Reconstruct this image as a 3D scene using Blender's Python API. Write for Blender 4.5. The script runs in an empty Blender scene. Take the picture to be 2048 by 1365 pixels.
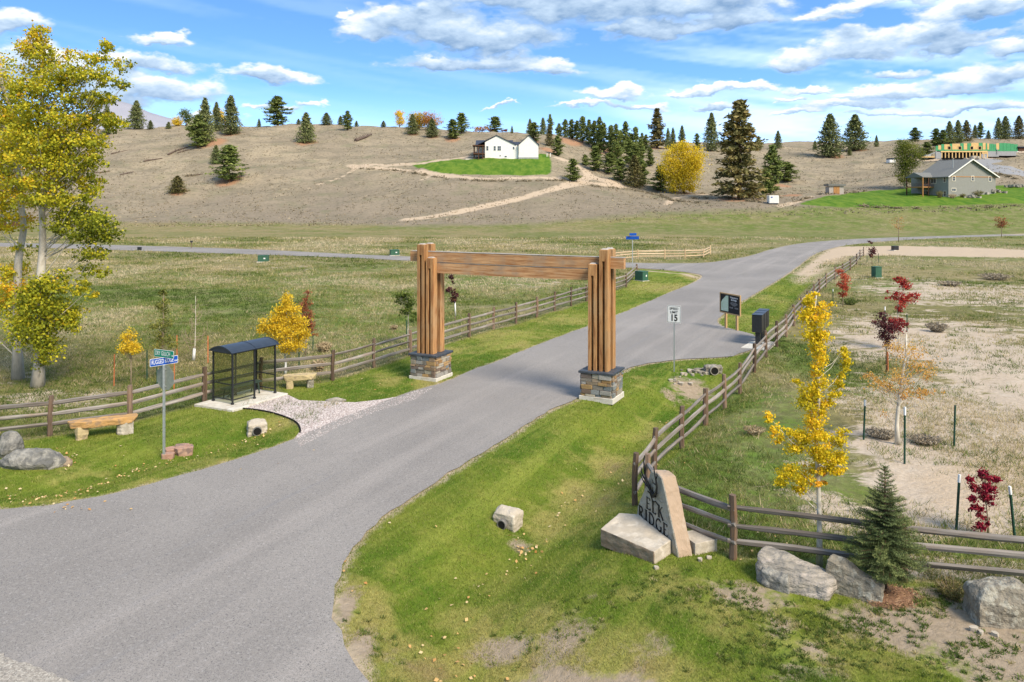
import bpy, bmesh, math, random
import numpy as np
from mathutils import Vector, Matrix, Euler

# ------------------------------------------------------------------ camera, world, sun, exposure
F, H, CZ = 1550.0, 405.0, 7.5          # focal length and horizon row (pixels of a 2048 px wide picture), camera height (m)
scene = bpy.context.scene
COL = scene.collection
cam_d = bpy.data.cameras.new('camera'); cam = bpy.data.objects.new('camera', cam_d); COL.objects.link(cam)
cam_d.sensor_width = 36.0; cam_d.lens = 36.0 * F / 2048.0
cam_d.shift_y = -(682.5 - H) / 2048.0
cam_d.clip_start = 0.1; cam_d.clip_end = 12000
cam.location = (0, 0, CZ); cam.rotation_euler = (math.radians(90), 0, 0)
scene.camera = cam

SUN = Vector((0.50, -0.62, 0.78)).normalized()
SUN_EL = math.asin(SUN.z); SUN_ROT = math.atan2(SUN.x, SUN.y)
sd = bpy.data.lights.new('sun', 'SUN'); sd.energy = 2.5; sd.angle = math.radians(24.0); sd.color = (1.0, 0.87, 0.68)
so = bpy.data.objects.new('sun', sd); COL.objects.link(so)
so.rotation_euler = SUN.to_track_quat('Z', 'Y').to_euler(); so.location = (30, -40, 60)

scene.view_settings.view_transform = 'Standard'; scene.view_settings.look = 'None'
scene.view_settings.gamma = 1.0; scene.view_settings.exposure = 1.27
try: scene.view_settings.use_curve_mapping = False
except Exception: pass
scene.render.engine = 'CYCLES'
scene.cycles.max_bounces = 5; scene.cycles.transparent_max_bounces = 12
scene.cycles.diffuse_bounces = 2; scene.cycles.glossy_bounces = 2

class NT:
    """small helper to write node trees"""
    def __init__(s, tree): s.t = tree; s.n = tree.nodes; s.l = tree.links
    def new(s, typ, **kw):
        n = s.n.new(typ)
        for k, v in kw.items(): setattr(n, k, v)
        return n
    def put(s, sock, v):
        if v is None: return
        if hasattr(v, 'is_output') or isinstance(v, bpy.types.NodeSocket): s.l.new(v, sock)
        else:
            if isinstance(v, (tuple, list)) and len(v) == 3 and len(sock.default_value) == 4: v = (*v, 1)
            sock.default_value = v
    def math(s, op, a, b=None, c=None, clamp=False):
        n = s.new('ShaderNodeMath', operation=op, use_clamp=clamp)
        for i, v in enumerate((a, b, c)): s.put(n.inputs[i], v)
        return n.outputs[0]
    def vmath(s, op, a, b=None, out=0):
        n = s.new('ShaderNodeVectorMath', operation=op)
        s.put(n.inputs[0], a); s.put(n.inputs[1], b)
        return n.outputs[out]
    def mix(s, f, a, b, blend='MIX'):
        n = s.new('ShaderNodeMix', data_type='RGBA', blend_type=blend)
        s.put(n.inputs[0], f); s.put(n.inputs[6], a); s.put(n.inputs[7], b)
        return n.outputs[2]
    def noise(s, vec, scale, detail=4, rough=0.55, dist=0.0, out=0):
        n = s.new('ShaderNodeTexNoise'); s.put(n.inputs['Vector'], vec)
        n.inputs['Scale'].default_value = scale; n.inputs['Detail'].default_value = detail
        n.inputs['Roughness'].default_value = rough; n.inputs['Distortion'].default_value = dist
        return n.outputs[out]
    def voro(s, vec, scale, feature='F1', out=0):
        n = s.new('ShaderNodeTexVoronoi', feature=feature); s.put(n.inputs['Vector'], vec)
        n.inputs['Scale'].default_value = scale
        return n.outputs[out]
    def rng(s, v, a, b, c=0.0, d=1.0, smooth=False):
        n = s.new('ShaderNodeMapRange', interpolation_type='SMOOTHSTEP' if smooth else 'LINEAR')
        s.put(n.inputs[0], v)
        for i, x in enumerate((a, b, c, d)): s.put(n.inputs[i + 1], x)
        return n.outputs[0]
    def ramp(s, f, stops):
        n = s.new('ShaderNodeValToRGB'); s.put(n.inputs[0], f)
        e = n.color_ramp.elements
        while len(e) < len(stops): e.new(0.5)
        for el, (p, c) in zip(e, stops): el.position = p; el.color = (*c, 1)
        return n.outputs[0]
    def attr(s, name):
        n = s.new('ShaderNodeAttribute'); n.attribute_name = name
        return n.outputs['Fac']
    def scalev(s, vec, sc):
        return s.vmath('MULTIPLY', vec, sc)
    def bump(s, h, strength=0.3, dist=0.05, normal=None):
        n = s.new('ShaderNodeBump'); s.put(n.inputs['Height'], h)
        n.inputs['Strength'].default_value = strength; n.inputs['Distance'].default_value = dist
        if normal is not None: s.put(n.inputs['Normal'], normal)
        return n.outputs[0]

# sky: Nishita, with clouds laid out by direction (azimuth, elevation)
world = bpy.data.worlds.new('World'); scene.world = world; world.use_nodes = True
w = NT(world.node_tree)
for n in list(w.n): w.n.remove(n)
tc = w.new('ShaderNodeTexCoord').outputs['Generated']
sep = w.new('ShaderNodeSeparateXYZ'); w.put(sep.inputs[0], tc)
dx, dy, dz = sep.outputs
dzc = w.math('MAXIMUM', dz, 0.0)
lift = w.math('ADD', w.math('MULTIPLY', dzc, 2.6), 0.06)
cmb = w.new('ShaderNodeCombineXYZ'); w.put(cmb.inputs[0], dx); w.put(cmb.inputs[1], dy); w.put(cmb.inputs[2], lift)
sky = w.new('ShaderNodeTexSky', sky_type='NISHITA', sun_disc=False)
sky.sun_elevation = SUN_EL; sky.sun_rotation = SUN_ROT; sky.altitude = 1200; sky.air_density = 1.2; sky.dust_density = 0.3; sky.ozone_density = 2.0
w.put(sky.inputs[0], w.vmath('NORMALIZE', cmb.outputs[0]))
hs = w.new('ShaderNodeHueSaturation'); hs.inputs['Saturation'].default_value = 1.20; hs.inputs['Value'].default_value = 1.75; hs.inputs['Hue'].default_value = 0.50
w.put(hs.inputs['Color'], sky.outputs[0])
az = w.math('ARCTAN2', dx, dy); el = w.math('ARCSINE', dz)
c2 = w.new('ShaderNodeCombineXYZ'); w.put(c2.inputs[0], az); w.put(c2.inputs[1], el)
P0 = c2.outputs[0]
CLOUDS = [(850,52,150,44),(950,88,180,34),(745,78,70,22),(1050,72,80,28),(870,30,60,24),
 (930,132,135,22),(1070,146,105,20),(1010,124,70,24),
 (1020,0,210,30),(1150,-45,330,48),(980,-30,220,40),(1400,-50,220,50),(1260,30,160,34),(1200,22,210,48),(1400,12,180,52),(1320,62,140,24),(1480,50,90,26),
 (328,84,64,15),(300,132,105,20),(255,150,50,34),(330,192,120,34),(210,200,90,44),(100,150,110,50),(15,55,66,30),(20,160,80,40),
 (545,160,104,22),(1225,190,58,16),(1190,210,86,8),(1256,177,30,14),(1440,181,104,12),(1350,183,20,9),(690,30,20,8),
 (1640,40,70,16),(1900,100,90,22),(2030,110,70,26),(1790,150,60,14),(1740,190,80,12),(2010,215,90,14),(1620,180,50,10),(1590,132,76,22),(1680,112,120,24),(1760,84,130,28),(1850,68,100,22),(1760,14,150,16),(1950,26,130,26),(1930,78,90,18),
 (1860,186,190,20),(1970,160,130,24),(1700,212,110,14),(1600,228,70,9),(1440,214,46,9),(1580,200,40,7),(1860,228,190,10),(1000,212,40,5),(1290,212,60,9),
 (560,222,60,8),(430,236,80,9),(620,214,24,9),(2150,60,120,40),(2250,150,160,40),(2400,60,200,60),(-140,80,120,36),(-260,170,160,40),(-420,60,160,50),
 (1150,-120,300,50),(600,-180,300,60),(1700,-160,320,60),(200,-110,170,45),(2300,-120,260,60),(1100,-330,420,90),(200,-380,300,80),(1900,-420,380,90)]
def _h(ix, iy, s):
    n = (ix.astype(np.int64) * 374761393 + iy.astype(np.int64) * 668265263 + s * 1442695041) & 0xffffffff
    n = ((n ^ (n >> 13)) * 1274126177) & 0xffffffff
    return ((n ^ (n >> 16)) & 0xffff) / 65535.0
def vnoise(x, y, s=0):
    ix = np.floor(x); iy = np.floor(y); fx = x - ix; fy = y - iy
    fx = fx * fx * (3 - 2 * fx); fy = fy * fy * (3 - 2 * fy)
    a = _h(ix, iy, s); b = _h(ix + 1, iy, s); c = _h(ix, iy + 1, s); d = _h(ix + 1, iy + 1, s)
    return (a + (b - a) * fx) * (1 - fy) + (c + (d - c) * fx) * fy
def fbm(x, y, o=4, s=0, g=0.5):
    r = 0; a = 0.5; t = 0
    for i in range(o):
        r = r + a * vnoise(x, y, s + i); t += a; x = x * 2.03 + 7.1; y = y * 2.03 + 3.7; a *= g
    return r / t
def cloud_maps(W_, H_, a0, a1, e1, front):
    """cover and lit amount of the clouds over azimuth a0..a1, elevation 0..e1"""
    A, E = np.meshgrid(np.linspace(a0, a1, W_), np.linspace(0, e1, H_))
    wx = (fbm(A * 22, E * 46, 6, 3, .6) - 0.5) * 0.05; wy = (fbm(A * 20, E * 44, 6, 17, .6) - 0.5) * 0.032
    qx = A + wx; qy = E + wy
    if front:
        acc = np.full(A.shape, -4.0); rs = np.zeros(A.shape); rw = np.full(A.shape, 1e-4)
        for (cx, cy, rx, ry) in CLOUDS:
            a = math.atan((cx - 1024) / F); e = math.atan((H - cy) / F * math.cos(a)); ca = math.cos(a)
            X = (qx - a) * F / (rx * ca * ca * 1.1); Y = (qy - e) * F / (ry * ca * 1.1)
            Y = np.where(Y < 0, Y * 1.7, Y * 0.92)                       # flatter undersides
            v = 1.0 - np.sqrt(X * X + Y * Y); q = np.clip(v + .25, 0, 1) ** 2; rs += q * np.clip(Y, -1, 1); rw += q
            h = np.clip(0.5 + 0.5 * (acc - v) / 0.25, 0, 1); acc = v * (1 - h) + acc * h + 0.25 * h * (1 - h)
    else:
        acc = (fbm(A * 2.2 + 3, E * 5.5, 6, 41) - 0.37) * 4.0  # unseen sky: cloud cover raised to whiten the fill light
        lim = np.maximum(np.abs(A) - 0.80, E - 0.36); acc = acc - 3.0 * (1 - np.clip(lim / 0.10, 0, 1))
    rel = rs / rw if front else np.zeros(A.shape)
    fine = fbm(A * 30, E * 70, 6, 57, 0.58)
    d = acc * 1.9 + 0.16 + (fine - 0.5) * 1.35
    cov = np.clip(d / np.where(rel < 0, 0.95 + 1.5 * np.abs(rel), 0.85), 0, 1); cov = cov * cov * (3 - 2 * cov)
    # light comes from above: cloud standing above a point shades it
    dens = np.clip(d, 0, 1.2); up = np.zeros_like(dens); de = e1 / H_; da = (a1 - a0) / W_
    for k in range(1, 9):
        sy = int(round(0.0042 * k / de)); sx = int(round(0.0018 * k / da))
        up[:H_ - sy] += np.roll(dens[sy:], -sx, 1) * (0.9 ** k)
    lit = np.clip((0.54 + 0.70 * rel) * np.exp(-up * 0.15) + 0.03 + (fine - 0.5) * 0.9, 0, 1)
    edge = np.clip(1 - d / 1.0, 0, 1); lit = np.maximum(lit, edge * 0.78)
    thin = np.clip((fbm(A * 4 + 9, E * 60 + A * 9, 5, 71) - 0.47) / 0.3, 0, 1)
    img = bpy.data.images.new('cloud_map', W_, H_); img.colorspace_settings.name = 'Non-Color'
    px = np.ones((H_, W_, 4), np.float32); px[..., 0] = cov; px[..., 1] = lit; px[..., 2] = thin
    img.pixels.foreach_set(px.ravel()); img.pack(); return img
def cloud_tex(W_, H_, a0, a1, e1, front):
    n = w.new('ShaderNodeTexImage'); n.image = cloud_maps(W_, H_, a0, a1, e1, front); n.extension = 'EXTEND' if not front else 'CLIP'
    n.interpolation = 'Linear'
    c = w.new('ShaderNodeCombineXYZ'); w.put(c.inputs[0], w.rng(az, a0, a1)); w.put(c.inputs[1], w.rng(el, 0, e1))
    for q in c.inputs: pass
    w.put(n.inputs[0], c.outputs[0])
    s_ = w.new('ShaderNodeSeparateColor'); w.put(s_.inputs[0], n.outputs[0]); return s_.outputs
f_ = cloud_tex(2304, 800, -0.95, 0.95, 0.46, True)
r_ = cloud_tex(1536, 512, -math.pi, math.pi, math.pi / 2, False)
edge_ = w.math('MULTIPLY', w.math('MULTIPLY', w.rng(w.math('ABSOLUTE', az), 0.85, 0.949, 1, 0), w.rng(el, 0.38, 0.459, 1, 0)), 1.0)
fcov = w.math('MULTIPLY', f_[0], edge_)
cov = w.math('MAXIMUM', fcov, r_[0])
lit2 = w.math('MAXIMUM', w.math('MULTIPLY', f_[1], w.math('GREATER_THAN', fcov, 0.001)), w.math('MULTIPLY', r_[1], w.math('GREATER_THAN', r_[0], 0.001)))
ccol = w.ramp(lit2, [(0.0, (1.5/8, 2.6/8, 4.3/8)), (0.45, (4.1/8, 5.3/8, 6.7/8)), (0.85, (1.0, 1.0, 1.0))])
ccol = w.mix(1.0, ccol, (6.0, 5.95, 5.95), 'MULTIPLY')
# pale thin streaks and a pale band low over the horizon
base = w.mix(w.math('MULTIPLY', r_[2], w.rng(az, 0.02, 0.40, 0.12, 0.8)), hs.outputs[0], (5.8, 6.9, 8.4))
hz = w.rng(el, 0.15, 0.02, 0.0, 0.5, True)
base = w.mix(hz, base, (5.6, 6.9, 8.9))
fin = w.mix(w.math('MULTIPLY', cov, w.rng(el, 0.0, 0.05, 0.4, 1.0)), base, ccol)
bg = w.new('ShaderNodeBackground'); w.put(bg.inputs[0], fin); bg.inputs[1].default_value = 0.085
wo = w.new('ShaderNodeOutputWorld'); w.l.new(bg.outputs[0], wo.inputs[0])

# ------------------------------------------------------------------ noise, ground shape
rnd = random.Random(7)
def flat(px, py):                     # a point of the level valley floor
    Y = CZ * F / (py - H); return ((px - 1024) / F * Y, Y)
def flats(pts): return [flat(*p) for p in pts]

def poly_sd(P, X, Y):
    """signed distance to polygon P, positive inside"""
    X = np.asarray(X, float); Y = np.asarray(Y, float)
    best = np.full(X.shape, 1e9); ins = np.zeros(X.shape, bool)
    n = len(P)
    for i in range(n):
        x0, y0 = P[i]; x1, y1 = P[(i + 1) % n]
        ex, ey = x1 - x0, y1 - y0; L = ex * ex + ey * ey + 1e-12
        t = np.clip(((X - x0) * ex + (Y - y0) * ey) / L, 0, 1)
        best = np.minimum(best, (X - x0 - t * ex) ** 2 + (Y - y0 - t * ey) ** 2)
        if y0 != y1:
            c = ((y0 > Y) != (y1 > Y)) & (X < (x1 - x0) * (Y - y0) / (y1 - y0) + x0)
            ins ^= c
    d = np.sqrt(best)
    return np.where(ins, d, -d)
def line_d(P, X, Y):
    best = np.full(np.shape(X), 1e9)
    for (x0, y0), (x1, y1) in zip(P[:-1], P[1:]):
        ex, ey = x1 - x0, y1 - y0; L = ex * ex + ey * ey + 1e-12
        t = np.clip(((X - x0) * ex + (Y - y0) * ey) / L, 0, 1)
        best = np.minimum(best, (X - x0 - t * ex) ** 2 + (Y - y0 - t * ey) ** 2)
    return np.sqrt(best)
def smooth_poly(P, step=0.25, jit=0.03, seed=1, closed=True):
    """Catmull-Rom through the points, resampled and slightly ragged"""
    r = random.Random(seed); out = []; n = len(P)
    for i in range(n if closed else n - 1):
        p0, p1, p2, p3 = (Vector(P[(i + k - 1) % n]) if closed else Vector(P[min(max(i + k - 1, 0), n - 1)]) for k in range(4))
        L = (p2 - p1).length
        m = max(1, min(80, int(L / (step * max(1, p1.y / 25)))))
        # centripetal-like: tangents scaled to this segment
        t1 = (p2 - p0) * (L / max(1e-6, (p2 - p1).length + (p1 - p0).length)); t2 = (p3 - p1) * (L / max(1e-6, (p3 - p2).length + L))
        for k in range(m):
            t = k / m
            h = (2*t**3 - 3*t**2 + 1) * p1 + (t**3 - 2*t**2 + t) * t1 + (-2*t**3 + 3*t**2) * p2 + (t**3 - t**2) * t2
            out.append((h.x + r.uniform(-jit, jit), h.y + r.uniform(-jit, jit)))
    return out

ROAD_L = [(0,1020),(100,1010),(200,993),(300,968),(400,940),(500,910),(560,890),(600,873),(650,850),(700,830),(760,806),(820,784),(880,768),(940,742),(1000,721),(1060,696),(1120,673),(1170,655),(1230,632),(1290,607),(1340,585),(1380,569),(1403,556),(1399,549),(1375,545),(1330,540),(1250,535.5),(1100,531),(960,527),(825,522),(700,516),(500,509),(250,501),(0,493.5),(-400,484)]
ROAD_F = [(-400,477),(0,486),(240,491),(500,499),(780,512),(1000,518),(1290,526.5),(1400,526.5),(1450,521),(1500,512),(1540,500),(1590,489),(1650,482.5),(1720,478),(1800,475),(1900,472),(2048,468),(2300,463)]
ROAD_N = [(2300,467),(2048,471.5),(1900,476),(1800,481),(1750,485),(1700,490),(1660,498),(1630,509),(1600,530),(1560,558),(1500,594),(1470,612),(1442,634),(1434,643),(1442,651),(1470,660),(1505,669),(1522,690),(1500,700),(1478,708),(1465,713),(1420,716),(1340,721),(1262,735),(1215,765),(1157,797),(1100,821),(1050,850),(1000,884),(950,915),(900,945),(850,980),(800,1010),(750,1050),(706,1095),(680,1150),(665,1200),(668,1240),(688,1290),(708,1330),(735,1365)]
roadP = smooth_poly(flats(ROAD_L), 0.4, 0.05, 3, closed=False) + smooth_poly(flats(ROAD_F), 0.4, 0.04, 4, closed=False) + smooth_poly(flats(ROAD_N), 0.4, 0.05, 5, closed=False)
A_DIR = Vector((0.895, -0.446)); B_DIR = Vector((0.446, 0.895))
roadP += [(-1.2, 10.6), (0.6, 9.2), (4, 7.2), (24, -2.8), (22, -7.6)]
south = Vector((-8.5, 12.75))
roadP += [tuple(south + A_DIR * k) for k in (30, 20, 10, 4, 1, 0, -10, -30)] + [(-33.0, 29.6), (-24, 24.8), (-18.0, 21.6), (-15, 19.9)]
roadP = [roadP[0]] + roadP[1:]
GRAV = [(575,789.5),(598,800.5),(654,803),(710,805),(756,800),(801,793),(830,782),(870,775),(830,800),(760,822),(690,850),(640,875),(600,895),(587,880),(601,861),(593,845),(571,834),(540,824.5),(508,819),(486,817),(460,815),(500,800)]
gravP = flats(GRAV)
SW1 = flats([(1420,770),(1330,812),(1240,880),(1180,935),(1110,985),(1040,1060),(960,1120),(905,1190),(925,1280),(1010,1365),(1120,1450)])
SW2 = flats([(-60,1005),(60,985),(160,968),(210,945),(270,915),(350,903),(440,884),(515,858),(560,845)])

NY = np.array([150, 172, 194, 212, 230, 260, 300, 340, 380, 430], float)
TX = [-700, 0, 200, 400, 600, 750, 850, 1000, 1100, 1200, 1300, 1450, 1600, 1750, 1900, 2048, 2700]
TR = [[455,442,402,352,302,264,266],[458,445,408,350,300,264,268],[458,444,405,345,295,262,268],[457,442,400,335,285,251,256],[457,440,395,325,280,250,256],
      [456,436,385,330,285,254,260],[455,430,366,322,290,257,262],[455,428,362,318,288,262,268],[455,424,366,314,285,265,270],[453,420,380,342,308,289,286],
      [450,413,391,364,327,302,287],[445,410,393,369,336,306,283],[440,408,393,369,338,308,283],[435,406,386,360,331,301,281],[430,399,372,331,305,285,272],[425,395,370,333,308,283,266],[425,395,370,333,308,283,262]]
_u = np.linspace((TX[0] - 1024) / F, (TX[-1] - 1024) / F, 240)
_y = np.linspace(130, 900, 386)
def _build():
    zt = np.zeros((len(TX), len(NY)))
    for i, r in enumerate(TR):
        rows = np.array(r, float)
        zt[i, 3:] = CZ - (rows - H) / F * NY[3:]
    tu = (np.array(TX) - 1024) / F
    zy = np.array([np.interp(_y, np.concatenate([NY, [500, 900]]), np.concatenate([z, [z[-1] - 6, z[-1] - 30]])) for z in zt])
    g = np.array([np.interp(_u, tu, zy[:, j]) for j in range(len(_y))]).T
    def blur(a, ax, s):
        r = int(3 * s); k = np.exp(-0.5 * (np.arange(-r, r + 1) / s) ** 2); k /= k.sum()
        pad = [(0, 0), (0, 0)]; pad[ax] = (r, r); b = np.pad(a, pad, mode='edge')
        return np.apply_along_axis(lambda m: np.convolve(m, k, 'valid'), ax, b)
    return blur(blur(g, 0, 4.0), 1, 3.0)
_G = _build()
def far_z(X, Y):
    Yc = np.clip(Y, _y[0], _y[-1] - 1e-3); u = np.clip(X / np.maximum(Yc, 1), _u[0], _u[-1] - 1e-6)
    fi = (u - _u[0]) / (_u[1] - _u[0]); fj = (Yc - _y[0]) / (_y[1] - _y[0])
    i = np.clip(fi.astype(int), 0, len(_u) - 2); j = np.clip(fj.astype(int), 0, len(_y) - 2)
    a = fi - i; b = fj - j
    return (_G[i, j] * (1 - a) + _G[i + 1, j] * a) * (1 - b) + (_G[i, j + 1] * (1 - a) + _G[i + 1, j + 1] * a) * b
def ground(X, Y, detail=True):
    X = np.asarray(X, float); Y = np.asarray(Y, float)
    z = np.where(Y > 130, far_z(X, Y), 0.0)
    far = np.clip((Y - 205) / 50, 0, 1)
    z = z + far * ((fbm(X / 26, Y / 26, 4, 11) - 0.5) * 4.6) * np.clip((Y - 215) / 60, 0, 1)
    z = z + far * (fbm(X / 3, Y / 3, 3, 5) - 0.5) * 0.7
    near = (Y < 130) & (Y > -40) & (np.abs(X) < 130)
    if near.any():
        x = X[near]; y = Y[near]
        rsd = np.maximum(poly_sd(roadP[::2], x, y), poly_sd(gravP, x, y))
        off = np.clip(-rsd - 0.25, 0, 1.6) / 1.6
        zz = -0.68 * np.exp(-0.5 * (line_d(SW1, x, y) / 1.25) ** 2) - 0.34 * np.exp(-0.5 * (line_d(SW2, x, y) / 0.9) ** 2)
        zz = zz + (fbm(x / 3.2, y / 3.2, 3, 21) - 0.5) * 0.20 + (fbm(x / 0.5, y / 0.5, 3, 31) - 0.5) * 0.05
        z = z.copy(); z[near] = z[near] + off * zz - 0.025 * (1 - off)
    return z
def g1(x, y): return float(ground(np.array([x]), np.array([y]))[0])
_t = np.exp(np.linspace(math.log(6.0), math.log(470.0), 1500))
def G(px, py, maxY=400.0):
    """where the line of sight through a pixel of the photograph meets the ground"""
    a = (px - 1024) / F; b = (H - py) / F
    if py > H + 70:                       # near, level ground: fixed point
        Y = CZ * F / (py - H)
        for _ in range(5): Y = (CZ - g1(a * Y, Y)) / -b
        return Vector((a * Y, Y, g1(a * Y, Y)))
    d = (CZ + b * _t) - ground(a * _t, _t)
    w_ = np.where(d <= 0)[0]
    if len(w_) == 0 or _t[w_[0]] > maxY: Y = min(maxY, 392.0)
    else:
        i = w_[0]; Y = _t[i]
        if i > 0: Y = _t[i-1] + (_t[i] - _t[i-1]) * d[i-1] / (d[i-1] - d[i] + 1e-9)
    return Vector((a * Y, Y, g1(a * Y, Y)))
def at_depth(px, py, Y): return Vector(((px - 1024) / F * Y, Y, CZ + (H - py) / F * Y))
def zrow(py, Y): return CZ + (H - py) / F * Y
def Gs(pts): return [tuple(G(*p)[:2]) for p in pts]
# ------------------------------------------------------------------ materials
def new_mat(name):
    m = bpy.data.materials.new(name); m.use_nodes = True
    k = NT(m.node_tree); b = k.n['Principled BSDF']
    b.inputs['Specular IOR Level'].default_value = 0.3
    return m, k, b
def mat(name, c1, c2=None, scale=6.0, stretch=(1, 1, 1), rough=0.8, bump=0.25, bscale=None, metal=0.0, spec=0.3, vary=0.0, c3=None, s3=1.5, bdist=0.02, lo=0.35, hi=0.65, coat=0):
    """colour noise between c1 and c2 (patches of c3), with fine relief"""
    m, k, b = new_mat(name)
    co = k.scalev(k.new('ShaderNodeTexCoord').outputs['Object'], stretch)
    c = c1
    if c2 is not None: c = k.mix(k.rng(k.noise(co, scale, 6, 0.6), lo, hi), c1, c2)
    if c3 is not None: c = k.mix(k.rng(k.noise(co, s3, 4, 0.6, 0.5), 0.52, 0.62), c, c3)
    if vary:
        r = k.new('ShaderNodeObjectInfo').outputs['Random']
        h = k.new('ShaderNodeHueSaturation'); k.put(h.inputs['Value'], k.rng(r, 0, 1, 1 - vary, 1 + vary)); k.put(h.inputs['Color'], c)
        k.put(h.inputs['Hue'], k.rng(k.math('FRACT', k.math('MULTIPLY', r, 7.31)), 0, 1, 0.5 - vary * 0.04, 0.5 + vary * 0.04))
        c = h.outputs[0]
    k.put(b.inputs['Base Color'], c)
    b.inputs['Roughness'].default_value = rough; b.inputs['Metallic'].default_value = metal; b.inputs['Specular IOR Level'].default_value = spec
    if coat: b.inputs['Coat Weight'].default_value = coat
    if bump: k.put(b.inputs['Normal'], k.bump(k.noise(co, bscale or scale * 3, 5, 0.65), bump, bdist))
    return m
def palette_mat(name, cols, rough=0.85, scale=9, bump=0.5):
    m, k, b = new_mat(name)
    r = k.new('ShaderNodeObjectInfo').outputs['Random']
    c = k.ramp(r, [(i / len(cols), q) for i, q in enumerate(cols)])
    c.node.color_ramp.interpolation = 'CONSTANT'
    co = k.new('ShaderNodeTexCoord').outputs['Object']
    n = k.noise(co, scale, 6, 0.65)
    h = k.new('ShaderNodeHueSaturation'); k.put(h.inputs['Color'], c); k.put(h.inputs['Value'], k.rng(n, 0.3, 0.7, 0.72, 1.25))
    k.put(b.inputs['Base Color'], h.outputs[0]); b.inputs['Roughness'].default_value = rough
    k.put(b.inputs['Normal'], k.bump(k.noise(co, scale * 3, 5, 0.7), bump, 0.02))
    return m
def leaf_mat(name, stops, trans=0.35, rough=0.55, tcol=None):
    m, k, b = new_mat(name)
    t = k.attr('tint')
    c = k.ramp(t, stops)
    r = k.new('ShaderNodeObjectInfo').outputs['Random']
    h = k.new('ShaderNodeHueSaturation'); k.put(h.inputs['Color'], c); k.put(h.inputs['Value'], k.rng(r, 0, 1, 0.85, 1.15))
    k.put(b.inputs['Base Color'], h.outputs[0]); b.inputs['Roughness'].default_value = rough; b.inputs['Specular IOR Level'].default_value = 0.2
    if trans:
        tr = k.new('ShaderNodeBsdfTranslucent'); k.put(tr.inputs[0], h.outputs[0])
        mx = k.new('ShaderNodeMixShader'); mx.inputs[0].default_value = trans
        k.l.new(b.outputs[0], mx.inputs[1]); k.l.new(tr.outputs[0], mx.inputs[2])
        k.l.new(mx.outputs[0], k.n['Material Output'].inputs[0])
    return m

# shared colours of lawn and field, by place
def lawn_color(k, pos):
    dry = k.attr('dry')
    n1 = k.noise(pos, 0.22, 4, 0.6, 0.6); n2 = k.noise(pos, 1.1, 5, 0.65); n3 = k.noise(pos, 9, 4, 0.6)
    g = k.mix(k.rng(n1, 0.38, 0.6), (0.075, 0.140, 0.012), (0.165, 0.205, 0.028))
    g = k.mix(k.math('MULTIPLY', k.rng(n2, 0.45, 0.68), 0.5), g, (0.27, 0.265, 0.06))
    dm = k.math('ADD', dry, k.math('MULTIPLY', k.math('SUBTRACT', n2, 0.5), 1.4))
    dm = k.math('MULTIPLY', dm, 1.25)
    g = k.mix(k.rng(dm, 0.22, 0.7, 0, 0.85), g, (0.34, 0.30, 0.10))
    g = k.mix(k.rng(dm, 0.8, 1.3, 0, 0.8), g, (0.31, 0.235, 0.12))
    # mown lines along the road
    rot = k.new('ShaderNodeVectorRotate', rotation_type='Z_AXIS'); k.put(rot.inputs[0], pos); rot.inputs['Angle'].default_value = math.radians(26.5)
    st = k.noise(k.scalev(rot.outputs[0], (1.5, 0.05, 0.05)), 1.3, 3, 0.6)
    g = k.mix(k.math('MULTIPLY', k.rng(st, 0.5, 0.62), 0.55), g, (0.25, 0.28, 0.055))
    return k.mix(k.rng(n3, 0.3, 0.7, 0.0, 0.35), g, (0.045, 0.085, 0.012))
def field_color(k, pos):
    p2 = k.scalev(pos, (1.0, 1.0, 1.0))
    n1 = k.noise(p2, 0.045, 4, 0.6, 0.8); n2 = k.noise(p2, 0.33, 5, 0.65, 0.5); n3 = k.noise(p2, 3.0, 5, 0.7)
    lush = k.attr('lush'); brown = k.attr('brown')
    g = k.mix(k.rng(k.math('ADD', n1, k.math('MULTIPLY', lush, 0.35)), 0.40, 0.62), (0.29, 0.235, 0.115), (0.135, 0.17, 0.038))
    g = k.mix(k.rng(n2, 0.42, 0.64, 0.0, 0.75), g, (0.315, 0.265, 0.155))
    g = k.mix(k.rng(k.noise(p2, 0.19, 5, 0.7, 1.0), 0.56, 0.66, 0.0, 0.7), g, (0.095, 0.165, 0.025))
    g = k.mix(k.math('MULTIPLY', lush, k.rng(n2, 0.35, 0.62, 0.95, 0.35)), g, (0.105, 0.20, 0.025))
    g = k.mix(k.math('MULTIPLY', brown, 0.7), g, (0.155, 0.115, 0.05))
    g = k.mix(k.rng(k.noise(p2, 1.1, 6, 0.75), 0.48, 0.6, 0, 0.5), g, (0.085, 0.085, 0.035))
    return k.mix(k.rng(n3, 0.42, 0.66, 0.0, 0.6), g, (0.10, 0.09, 0.045))

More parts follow.
